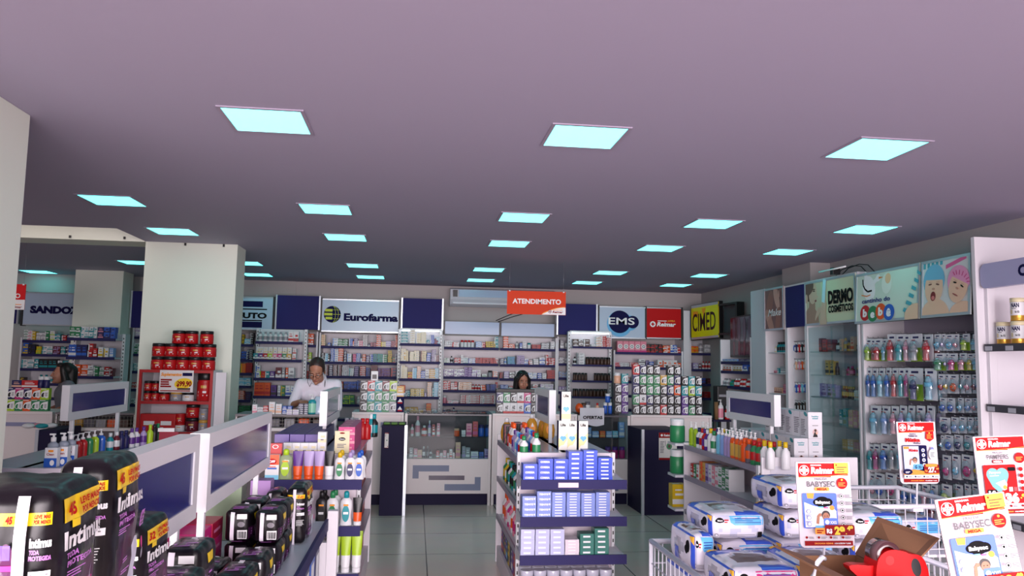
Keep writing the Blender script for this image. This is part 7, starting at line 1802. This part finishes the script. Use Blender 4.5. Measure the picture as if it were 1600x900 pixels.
def diaper(w, d, h, seed, magenta=False):
    def mf(face, u, v):
        if face == 'top':
            s = noise.noise(Vector((u*3+seed, v*3, 1.3)))
            if v > .72+.12*s or (v < .16+.1*s and u > .45): return DB
            if .2 < u < .85 and .25 < v < .66 and s > -.08: return DBR if s > .16 else DC
            return DW
        if face == 'left': return DB if v > .9 or u > .9 else (DC if math.hypot(u-.45, (v-.5)) < .22 else DW)
        if face in ('front',): return DF if noise.noise(Vector((u*6, v*4, seed))) > .22 else DW
        return DW
    mb, art, surf = puff(w, d, h, mf, res=18, r=.028, bulge=.010, wr=.005, seed=seed)
    f, H = art('front', 100)
    f.poly([(33, H*.94), (35, H*.66), (42, H*.56), (98, H*.56), (98, H*.94)], DM if magenta else DS)
    f.ell(15, H*.75, 6.5, H*.10, INKK); f.ell(11, H*.73, 4, H*.06, INKK); f.ell(19, H*.73, 4, H*.06, INKK); f.txt('Babysec', 10.5, H*.725, H*.05, WINK, w=9.5, bold=.05); f.bars(23, H*.66, 8, H*.16, 2, DM if magenta else RED)
    f.bars(42, H*.66, 50, H*.20, 3, mat('ink_deep_blue', (24, 60, 150), .4), gap=.35, seed=seed); f.bars(14, H*.10, 70, H*.13, 4, GREYINK, gap=.35, seed=seed); f.ell(9, H*.18, 3, H*.06, GREYINK); f.ell(9, H*.18, 2, H*.04, DW); f.rect(84, H*.08, 8, H*.22, INKK)
    l, H = art('left', 100); l.ell(82, H*.62, 6, H*.17, INKK); l.ell(77, H*.52, 5, H*.12, INKK); l.rect(30, H*.12, 18, H*.34, DB, 3); l.poly([(86, H*.9), (99, H*.96), (99, H*.7)], DO)
    t_, H = art('top', 100); t_.txt('Babysec', 52, H*.78, H*.09, WINK, w=30, bold=.04); t_.rect(2, H*.88, 16, H*.08, DO, 3); return mb
G2 = 'diaper packs heaped in the wire bin'
def dp(me, lab, x, y, z, rz=0, rot=None): return solo('diaper_pack', me, lab, 'pack', (x, y, z), rz, G2, rot)
DA = cached(('diaper_pack', 'A'), lambda: diaper(.262, .35, .114, 3)); DBm = cached(('diaper_pack', 'B'), lambda: diaper(.262, .35, .114, 8)); DCm = cached(('diaper_pack', 'C'), lambda: diaper(.28, .34, .118, 12, True)); DD = cached(('diaper_pack', 'D'), lambda: diaper(.10, .33, .165, 17)); DE = cached(('diaper_pack', 'E'), lambda: diaper(.25, .37, .226, 23))
for i in range(4):
    for r in range(3):
        dp(DE, 'diaper pack in bin bottom layer, %s column from left, %s row from camera' % (ORD[i+1], ORD[r+1]), 1.385+i*.283, 2.40+r*.50 if r < 2 else 3.66, DK)
zt = DK+.242
dp(DA, 'diaper pack under the top-left one, resting in the middle of the heap', 1.545, 3.68, zt); dp(DBm, 'diaper pack lying on top at the left of the heap', 1.505, 3.70, zt+.129)
dp(DBm, 'diaper pack in the right column, bottom of three', 1.84, 3.70, zt); dp(DA, 'diaper pack in the right column, middle of three', 1.85, 3.69, zt+.129); dp(DBm, 'diaper pack on the very top of the right column', 1.855, 3.72, zt+.258)
dp(DD, 'diaper pack standing on its edge at the left rim of bin', 1.315, 3.62, zt)
dp(DCm, 'diaper pack with magenta flash, front of the right column', 1.73, 3.27, zt); dp(DCm, 'diaper pack with blue top at the heap front, near left rim', 1.42, 3.22, zt)
dp(DA, 'diaper pack in the right part of heap, behind the big poster', 2.17, 3.64, zt); dp(DBm, 'diaper pack stacked on the one behind the big poster', 2.17, 3.66, zt+.129)
# second bin
wire_bin('white wire bin behind the cardboard box, by the baby wall', 2.12, 3.0, 3.96, 4.6, .3, .895, .64, bars=8)
for i in range(3): dp(cached(('diaper_pack', 'F'), lambda: diaper(.24, .40, .16, 31)), 'diaper pack in the second wire bin, %s from left' % ORD[i+1], 2.27+i*.265, 4.28, .64)

# ------------------------------------------------------------------ posters on stands
ACR = mat('poster_board', (222, 214, 222), .5, spec=.25)
def cross_logo(a, x, y, s, ring=True):
    if ring: a.ell(x, y, s*1.25, s*1.25, WINK); a.ell(x, y, s*1.12, s*1.12, RED)
    a.rect(x-s*.36, y-s*.95, s*.72, s*1.9, WINK); a.rect(x-s*.95, y-s*.36, s*1.9, s*.72, WINK)
    for sx in (-1, 1): a.ell(x+sx*s*.28, y+s*.12, s*.1, s*.14, RED)
    a.line([(x-s*.35, y-s*.15), (x, y-s*.36), (x+s*.35, y-s*.15)], s*.12, RED)
def child(a, x, y, s):
    S = mat('print_child_skin', (170, 112, 84), .45); Hh = mat('print_child_hair', (40, 28, 26), .45)
    a.ell(x+2*s, y-11*s, 13*s, 8*s, WINK); a.poly([(x-14*s, y-12*s), (x-9*s, y-13*s), (x-7*s, y+1*s), (x-4*s, y+4*s), (x-8*s, y+6*s), (x-12*s, y+2*s)], S); a.ell(x-6*s, y+4*s, 3.5*s, 3*s, S)
    a.ell(x+5*s, y+4*s, 8*s, 8*s, Hh); a.ell(x+5*s, y+.5*s, 6.6*s, 7.6*s, S)
    for sx in (-1, 1): a.ell(x+5*s+sx*2.5*s, y+2*s, .9*s, .7*s, INKK)
    a.ell(x+5*s, y-3*s, 2.4*s, .9*s, WINK)
def poster(label, px, py, Y, w, h, rz, lean, kind, foot, roll=0):
    """px,py = bottom centre pixel"""
    p = atY(px, py, Y)
    t = thing('price_poster', label, 'poster', p, 0, 'offer posters on stands', rot=(-lean, roll, rz))
    pts = []; rr = .022
    for cx, cz, a0 in ((w/2-rr, rr, -90), (w/2-.003, h-.003, 0), (-w/2+.003, h-.003, 90), (-w/2+rr, rr, 180)):
        r_ = rr if cz == rr else .003
        for i in range(6): a_ = math.radians(a0+i*18); pts.append((cx+r_*math.cos(a_), cz+r_*math.sin(a_)))
    mb = MB(); mb.face([(x, 0, z) for x, z in pts], ACR); mb.face([(x, .006, z) for x, z in reversed(pts)], ACR)
    for i in range(len(pts)): (xa, za), (xb, zb) = pts[i], pts[(i+1) % len(pts)]; mb.face([(xb, 0, zb), (xa, 0, za), (xa, .006, za), (xb, .006, zb)], ACR)
    ob('board', mb, t)
    mb = MB(); a = Art(mb, (-w/2, 0, 0), (1, 0, 0), (0, 0, 1), w/100, .0003); H = h/(w/100)
    a.rect(4, H-24, 92, 22, RED); a.rect(4, H-27, 60, 3.4, RED); a.line([(4, H-27), (60, H-25), (96, H-22)], 1, ORA)
    cross_logo(a, 15, H-14.5, 7.4); a.txt('Reimar', 27, H-20, 11.5, WINK, w=43, bold=.05, shear=.08); a.txt('DROGARIA', 27, H-6.5, 2.6, WINK, w=20, bold=.03)
    a.rect(8, 4, 88, 8.5, DRED); a.txt('DROGARIA REIMAR', 26, 6.8, 2.6, ORA, w=34, bold=.03); a.txt('A SUA SAÚDE EM 1º LUGAR', 62, 6.8, 2.4, WINK, w=30, bold=.03)
    for i in range(4): a.ell(12+i*22, 18.5, 2.2, 2.2, DRED); a.bars(16+i*22, 16.5, 12, 4, 2, GREYINK, seed=i)
    if kind == 'babysec':
        a.rect(70, H-20, 26, 19, YEL); a.ell(74, H-5, 1.5, 1.5, RED); a.bars(74, H-18, 20, 12, 3, mat('ink_brown', (120, 70, 20), .5), gap=.45)
        a.txt('FRALDA', 32, H-32, 4.2, GREYINK, w=24, bold=.03); a.txt('BABYSEC', 17, H-43.5, 9.5, mat('ink_dark_grey', (84, 78, 84), .5), w=52, bold=.02); a.rrect(31, H-51, 27, 6.4, 2, ORA); a.txt('MEGA', 35, H-49.8, 4, DRED, w=19, bold=.05)
        a.ell(82, H-38, 10, 10, RED); a.bars(75, H-43, 14, 8, 3, ORA, seed=8); a.ell(82, H-31.5, 1.8, 1.8, YEL)
        x0, y0, pw, ph = 7, H-117, 63, 62
        a.rrect(x0, y0, pw, ph, 3, mat('print_pack_blue', (60, 100, 214), .4)); a.poly([(x0+3, y0+2), (x0+3, y0+46), (x0+18, y0+40), (x0+36, y0+36), (x0+52, y0+40), (x0+pw-2, y0+30), (x0+pw-2, y0+2)], WINK)
        a.poly([(x0+8, y0+ph), (x0+22, y0+ph), (x0+20, y0+ph-10), (x0+9, y0+ph-9)], ORA)
        for ex, ey, rx, ry in ((36, 48, 13, 8), (27, 46, 8, 6), (46, 46, 9, 7), (36, 43, 11, 6)): a.ell(x0+ex, y0+ey, rx, ry, INKK)
        a.txt('Babysec', x0+23, y0+43.5, 5.4, WINK, w=27, bold=.05); a.ell(x0+53, y0+36, 4.4, 4.4, ORA); a.rect(x0+28, y0+36, 9, 2.4, DS); a.rect(x0+38, y0+35, 8, 2.4, DM)
        child(a, x0+36, y0+20, .95); a.rrect(x0+36, y0+4, 25, 14, 3, mat('print_pack_blue2', (76, 120, 226), .4)); a.txt('XXG', x0+47, y0+8, 5, WINK, w=12, bold=.04); a.rect(x0+20, y0+1, 42, 4, DS); a.ell(x0+42, y0+11, 4, 4, WINK)
        for i in range(3): a.ell(x0+9, y0+30-i*11, 4, 4, mat('print_badge', (120, 130, 190), .4)); a.ell(x0+9, y0+30-i*11, 2.8, 2.8, WINK); a.bars(x0+3, y0+22-i*11, 12, 3, 2, mat('print_badge'))
        for i in range(5):
            yy = H-60-i*12.5; a.ell(77, yy, 4, 4, GREYINK); a.ell(77, yy, 2.8, 2.8, WINK); a.ell(77, yy, 1.6, 1.8, INKK); a.bars(83, yy-3, 14, 6.5, 3, GREYINK, seed=i+2)
        a.rrect(24, 25.5, 19, 11, 2, ORA); a.bars(27, 27.5, 13, 7, 2, DRED, gap=.6); a.rrect(42, 23.5, 54, 18, 3, DRED); a.txt('R$', 45, 27.5, 7.5, WINK, w=10, bold=.05); a.txt('29', 59, 25.5, 13.5, YEL, w=19, bold=.06); a.txt(',', 79, 25.5, 6, YEL, bold=.06); a.txt('49', 82, 32.5, 7.5, YEL, w=11, bold=.06)
    elif kind == 'monica':
        a.poly([(70, H-42), (72, H-24), (92, H-24), (92, H-42), (81, H-49)], RED); a.bars(74, H-42, 15, 12, 4, ORA); a.ell(81, H-28, 1.8, 1.6, YEL)
        a.txt('FRALDA', 30, H-32, 3, INK, w=17, bold=.03); a.txt('TURMA DA', 26, H-37, 3.6, INK, w=24, bold=.04); a.txt('Mônica', 18, H-49, 9, RED, w=38, bold=.07); a.txt('baby', 38, H-54, 3.6, INK, w=20, bold=.03, shear=.2)
        x0, y0, pw, ph = 8, H-120, 63, 62
        a.rrect(x0, y0, pw, ph, 3, INK); a.rect(x0+2, y0+2, 40, ph-4, mat('print_pale_blue', (196, 208, 236), .4)); a.rect(x0+3, y0+ph-9, 14, 6, ORA); a.txt('Mônica', x0+16, y0+ph-15, 6.5, RED, w=24, bold=.07)
        child(a, x0+26, y0+24, .8); a.rrect(x0+24, y0+3, 24, 13, 3, DS); a.txt('G', x0+28, y0+6, 7, INK, w=6, bold=.05); a.txt('32', x0+37, y0+6, 6, INK, w=8, bold=.04)
        for i in range(4): a.ell(x0+52, y0+50-i*12, 4.4, 4.4, WINK); a.ell(x0+52, y0+50-i*12, 2.6, 2.6, mat('print_badge', (120, 130, 190), .4))
        a.ell(83, H-80, 9.6, 13, WINK); a.ell(83, H-71, 5, 9, mat('print_badge')); a.ell(83, H-80, 9, 12.2, WINK); a.bars(77, H-86, 12, 12, 4, INK, gap=.4)
        a.poly([(6, 22), (6, 30), (34, 36), (60, 31), (96, 44), (96, 22)], ORA); a.ell(16, 30, 12, 7, INK); a.bars(10, 27, 12, 5, 2, WINK)
        a.rect(6, 14, 90, 8.6, WINK); a.rrect(58, 26, 38, 22, 4, DRED); a.rrect(62, 42, 30, 7, 2, ORA); a.txt('R$', 60, 30, 5, ORA, w=6, bold=.05); a.txt('27,', 68, 29, 12.5, WINK, w=19, bold=.06); a.txt('99', 88, 33, 6.5, ORA, w=7, bold=.06)
        for i in range(4): a.ell(12+i*22, 18.5, 2, 2, INK); a.bars(16+i*22, 16.5, 12, 4, 2, GREYINK, seed=i)
    else:
        a.txt('FRALDA', 32, H-33, 3.6, GREYINK, w=20, bold=.03); a.txt('PAMPERS', 20, H-43.5, 8.6, mat('ink_dark_grey', (84, 78, 84), .5), w=42, bold=.02); a.rrect(30, H-51, 20, 6, 1, DRED); a.txt('MEGA', 32, H-49.6, 3.4, WINK, w=16, bold=.05)
        a.ell(82, H-42, 10, 10, RED); a.bars(75, H-47, 14, 8, 3, ORA)
        x0, y0 = 10, H-112; G = mat('print_heart_teal', (96, 160, 166), .4)
        a.rrect(x0, y0, 62, 58, 3, RED)
        for sx in (-1, 1): a.ell(x0+26+sx*9, y0+40, 12, 12, G, rot=sx*20)
        a.poly([(x0+5.5, y0+36), (x0+46.5, y0+36), (x0+40, y0+20), (x0+27, y0+4), (x0+14, y0+18)], G); a.txt('Pampers', x0+10, y0+42, 4.6, WINK, w=22, bold=.04); a.bars(x0+11, y0+37, 18, 3, 1, WINK); a.poly([(x0+20, y0+24), (x0+38, y0+30), (x0+42, y0+22), (x0+40, y0+12), (x0+34, y0+10), (x0+28, y0+18)], WINK); a.ell(x0+37, y0+16, 4, 4, ORA)
        a.rrect(x0+3, y0+3, 18, 9, 2, INKK); a.txt('P', x0+5, y0+5, 5, WINK, w=4, bold=.05); a.txt('42', x0+11, y0+5, 5, WINK, w=7, bold=.05); a.rect(x0+44, y0+4, 7, 12, WINK); a.rect(x0+53, y0+4, 7, 12, mat('print_flap', (150, 30, 40), .4)); a.rrect(x0+46, y0+46, 14, 7, 2, INKK)
        for i in range(4): a.ell(80, H-63-i*12, 4, 4, RED); a.bars(86, H-66-i*12, 11, 6, 3, GREYINK, seed=i)
        a.rrect(28, 24, 68, 22, 3, RED); a.txt('R$', 31, 28, 7, WINK, w=10, bold=.05); a.txt('36', 44, 26, 17, WINK, w=26, bold=.07); a.txt(',99', 72, 33, 8, YEL, w=16, bold=.06)
    ob('print', mb, t)
    # stem down to a small foot plate
    rotm = Matrix.Rotation(rz, 4, 'Z') @ Matrix.Rotation(roll, 4, 'Y') @ Matrix.Rotation(-lean, 4, 'X')
    fz = foot-p.z
    inv = t.rotation_euler.to_matrix().inverted()
    L0 = Vector((0, .012, .05)); base_w = Vector((0, .04, fz)); bl = inv @ base_w
    sm = MB().tube([L0, inv @ Vector((0, .03, -.02)), bl], .005, WIRE, 8)
    ob('stem', sm, t)
    ft = MB(); ft.box(-.03, .03, -.02, .02, 0, .02, WIRE, .004); f_ = ob('clip', ft, t); f_.matrix_local = inv.to_4x4() @ Matrix.Translation(base_w)
    return t
poster('poster offering BABYSEC diapers for 29,49, beside the cardboard box'.replace('BABYSEC diapers', 'diapers'), 1293.5, 856, 2.9, .212, .322, math.radians(-6), math.radians(4), 'babysec', .735-.0, math.radians(-1))
poster('poster offering diapers for 27,99, standing on the second wire bin', 1438, 756, 3.92, .214, .326, math.radians(-4), math.radians(3), 'monica', .87, math.radians(-1))
poster('poster with teal heart diaper picture, at the right edge', 1576, 806, 2.95, .212, .318, math.radians(-8), math.radians(3), 'pampers', .735, math.radians(-3))
poster('nearest poster, tilted, picturing diapers with a smiling child', 1552, 944, 2.2, .212, .315, math.radians(-8), math.radians(5), 'babysec', .735, math.radians(-8))

# ------------------------------------------------------------------ cardboard box with the tape dispenser
KR = mat('cardboard', (150, 108, 78), .8, bump=.05, scale=80); KD = mat('cardboard_inner', (134, 96, 72), .85, bump=.05, scale=80)
cb0, cb1, cy0, cy1, cz0, cz1 = atY(1249, 868, 2.6).x, 1.535, 2.16, 2.6, DK+.242+.002, atY(1249, 868, 2.6).z
t = thing('cardboard_box', 'open brown cardboard box holding a red tape dispenser', 'box', (cb0, cy0, cz0)); w, L, h = cb1-cb0, cy1-cy0, cz1-cz0
ob('floor', MB().box(0, w, 0, L, 0, .006, KR), t)
for nm, b in (('left_wall', (0, .006, 0, L)), ('right_wall', (w-.006, w, 0, L)), ('near_wall', (.006, w-.006, 0, .006)), ('far_wall', (.006, w-.006, L-.006, L))): ob(nm, MB().box(b[0], b[1], b[2], b[3], .006, h, KR), t)
def flap(pts, th=.006):
    v = [Vector(p) for p in pts]; n = (v[1]-v[0]).cross(v[3]-v[0]).normalized()*th
    mb = MB(); k = [x+n for x in v]; mb.face(v[::-1], KR); mb.face(k, KD)
    for i in range(4): mb.face([v[i], v[(i+1) % 4], k[(i+1) % 4], k[i]], KR)
    return mb
ob('flap', flap([(w, L, h), (w, .17, h), (w+.13, .18, h+.11), (w+.075, L-.02, h+.13)]), t)
ob('flap', flap([(0, 0, h), (0, L, h), (-.10, L-.02, h+.035), (-.10, .02, h+.03)]), t)
# filling that carries the dispenser
t2 = solo('paper_filling', puff(w-.05, L-.08, h-.10, lambda f_, u, v: KD, res=12, r=.02, bulge=.01, wr=.008, seed=4)[0], 'crumpled brown paper filling the cardboard box under the dispenser', 'paper', (cb0+w/2, (cy0+cy1)/2, cz0+.007))
TR = mat('dispenser_red', (186, 8, 14), .4, spec=.3)
gx, gy, gz = atY(1400, 878, 2.36).x, 2.36, cz0+.007+h-.10+.014
t = thing('tape_dispenser', 'red hand tape dispenser with clear tape roll, in the cardboard box', 'tape dispenser', (gx, gy, gz))
s = .00061
def chaikin(p, n=2):
    for _ in range(n):
        o_ = []
        for i in range(len(p)):
            a_, b_ = p[i], p[(i+1) % len(p)]; o_ += [(a_[0]*.75+b_[0]*.25, a_[1]*.75+b_[1]*.25), (a_[0]*.25+b_[0]*.75, a_[1]*.25+b_[1]*.75)]
        p = o_
    return p
def plate(pts, y0, y1, mt):
    mb = MB(); F_ = [(x*s, y0, (z+170)*s) for x, z in pts]; B_ = [(x*s, y1, (z+170)*s) for x, z in pts]
    cx = sum(p[0] for p in F_)/len(F_); cz = sum(p[2] for p in F_)/len(F_)
    for i in range(len(pts)):
        j_ = (i+1) % len(pts); mb.face([F_[j_], F_[i], (cx, y0, cz)], mt); mb.face([B_[i], B_[j_], (cx, y1, cz)], mt); mb.face([F_[i], F_[j_], B_[j_], B_[i]], mt, True)
    return mb
ob('body', plate(chaikin([(-150, -60), (-142, 30), (-115, 74), (-65, 96), (15, 84), (35, 70), (105, 66), (138, 0), (146, -70), (143, -170), (-110, -170)]), -.036, .036, TR), t)
ob('handle', plate(chaikin([(-285, 4), (-250, 16), (-150, 6), (-90, 16), (-90, -64), (-170, -66), (-222, -52)], 1), -.018, .018, TR), t)
rot = Matrix.Translation((-72*s, -.030, (62+170)*s)) @ Matrix.Rotation(math.radians(90), 4, 'X') @ Matrix.Translation((0, 0, -.06))
TF = mat('tape_film', (92, 66, 70), .15, coat=.5)
ob('tape_roll', MB().lathe([(.027, .0), (.042, .0), (.042, .06), (.027, .06)], [mat('tape_film_side', (70, 40, 44), .2, coat=.5), TF, mat('tape_film_side')], 28, xf=rot, cap=False).lathe([(.027, .06), (.027, 0)], BLACK, 24, xf=rot, cap=False), t)
mb = MB(); a = Art(mb, (0, -.0362, 170*s), (1, 0, 0), (0, 0, 1), s); a.ell(72, 4, 26, 46, BLACK, rot=12); ob('grip_hole', mb, t); mb = MB(); a = Art(mb, (0, -.0362, 170*s), (1, 0, 0), (0, 0, 1), s); a.ell(-72, 40, 24, 24, mat('dispenser_hub', (150, 10, 14), .35)); ob('hub', mb, t)
solo('white_strap', MB().tube([(0, 0, -.10), (.004, 0, -.04), (.02, 0, .0), (.045, .02, .012), (.07, .05, .0)], .008, WIRE, 8), 'white strap looped over the cardboard box left edge', 'strap', atY(1268, 880, 2.35))
# ------------------------------------------------------------------ medicine boxes on the back shelving: the 300 that show largest one by one, the rest as one
OCC = [(560, 594, 634, 700), (959, 588, 1098, 700), (774, 610, 838, 700), (474, 558, 530, 700), (800, 583, 834, 640), (372, 640, 1130, 760), (8, 604, 80, 760), (80, 566, 116, 700)]
def hidden(p):
    """covered by the counters, the dye boxes or a person as seen from the eye"""
    d = Vector(p)-EYE; z = d.dot(_f); x, y = 800+F_PX*d.dot(CR)/z, 450-F_PX*d.dot(CU)/z
    return any(a <= x <= c_ and b <= y-2 <= d_ for a, b, c_, d_ in OCC)
MED.sort(key=lambda m: (hidden(m[2]), -m[0]))
for area_, key, pos, lab, grp in MED[:300]:
    me = cached(key, lambda: carton_mesh(*key[1:]))
    solo('medicine_box', me, lab, 'box', pos, 0, 'cartons, '+grp)
rest = MB()
for area_, key, pos, lab, grp in MED[300:]:
    m_ = carton_mesh(*key[1:]); b = len(rest.v)
    rest.v += [(v[0]+pos[0], v[1]+pos[1], v[2]+pos[2]+.0008) for v in m_.v]
    for f, k_, s__ in zip(m_.f, m_.mi, m_.sm): rest.f.append(tuple(i+b for i in f)); rest.mi.append(rest.m(m_.mats[k_])); rest.sm.append(s__)
o = ob('small_medicine_boxes', rest); tag(o, 'many thin small cartons filling the back shelving between the larger ones', 'boxes', None, 'stuff')
print('MED', len(MED))
_dup = {k: v for k, v in LABELS.items() if len(v) > 1}
for k, v in list(_dup.items())[:40]: print('DUPLABEL', k, v[:4])
for k in LABELS:
    n = len(k.replace('-', '').split())
    if n < 4 or n > 16: print('LABELLEN', n, k)
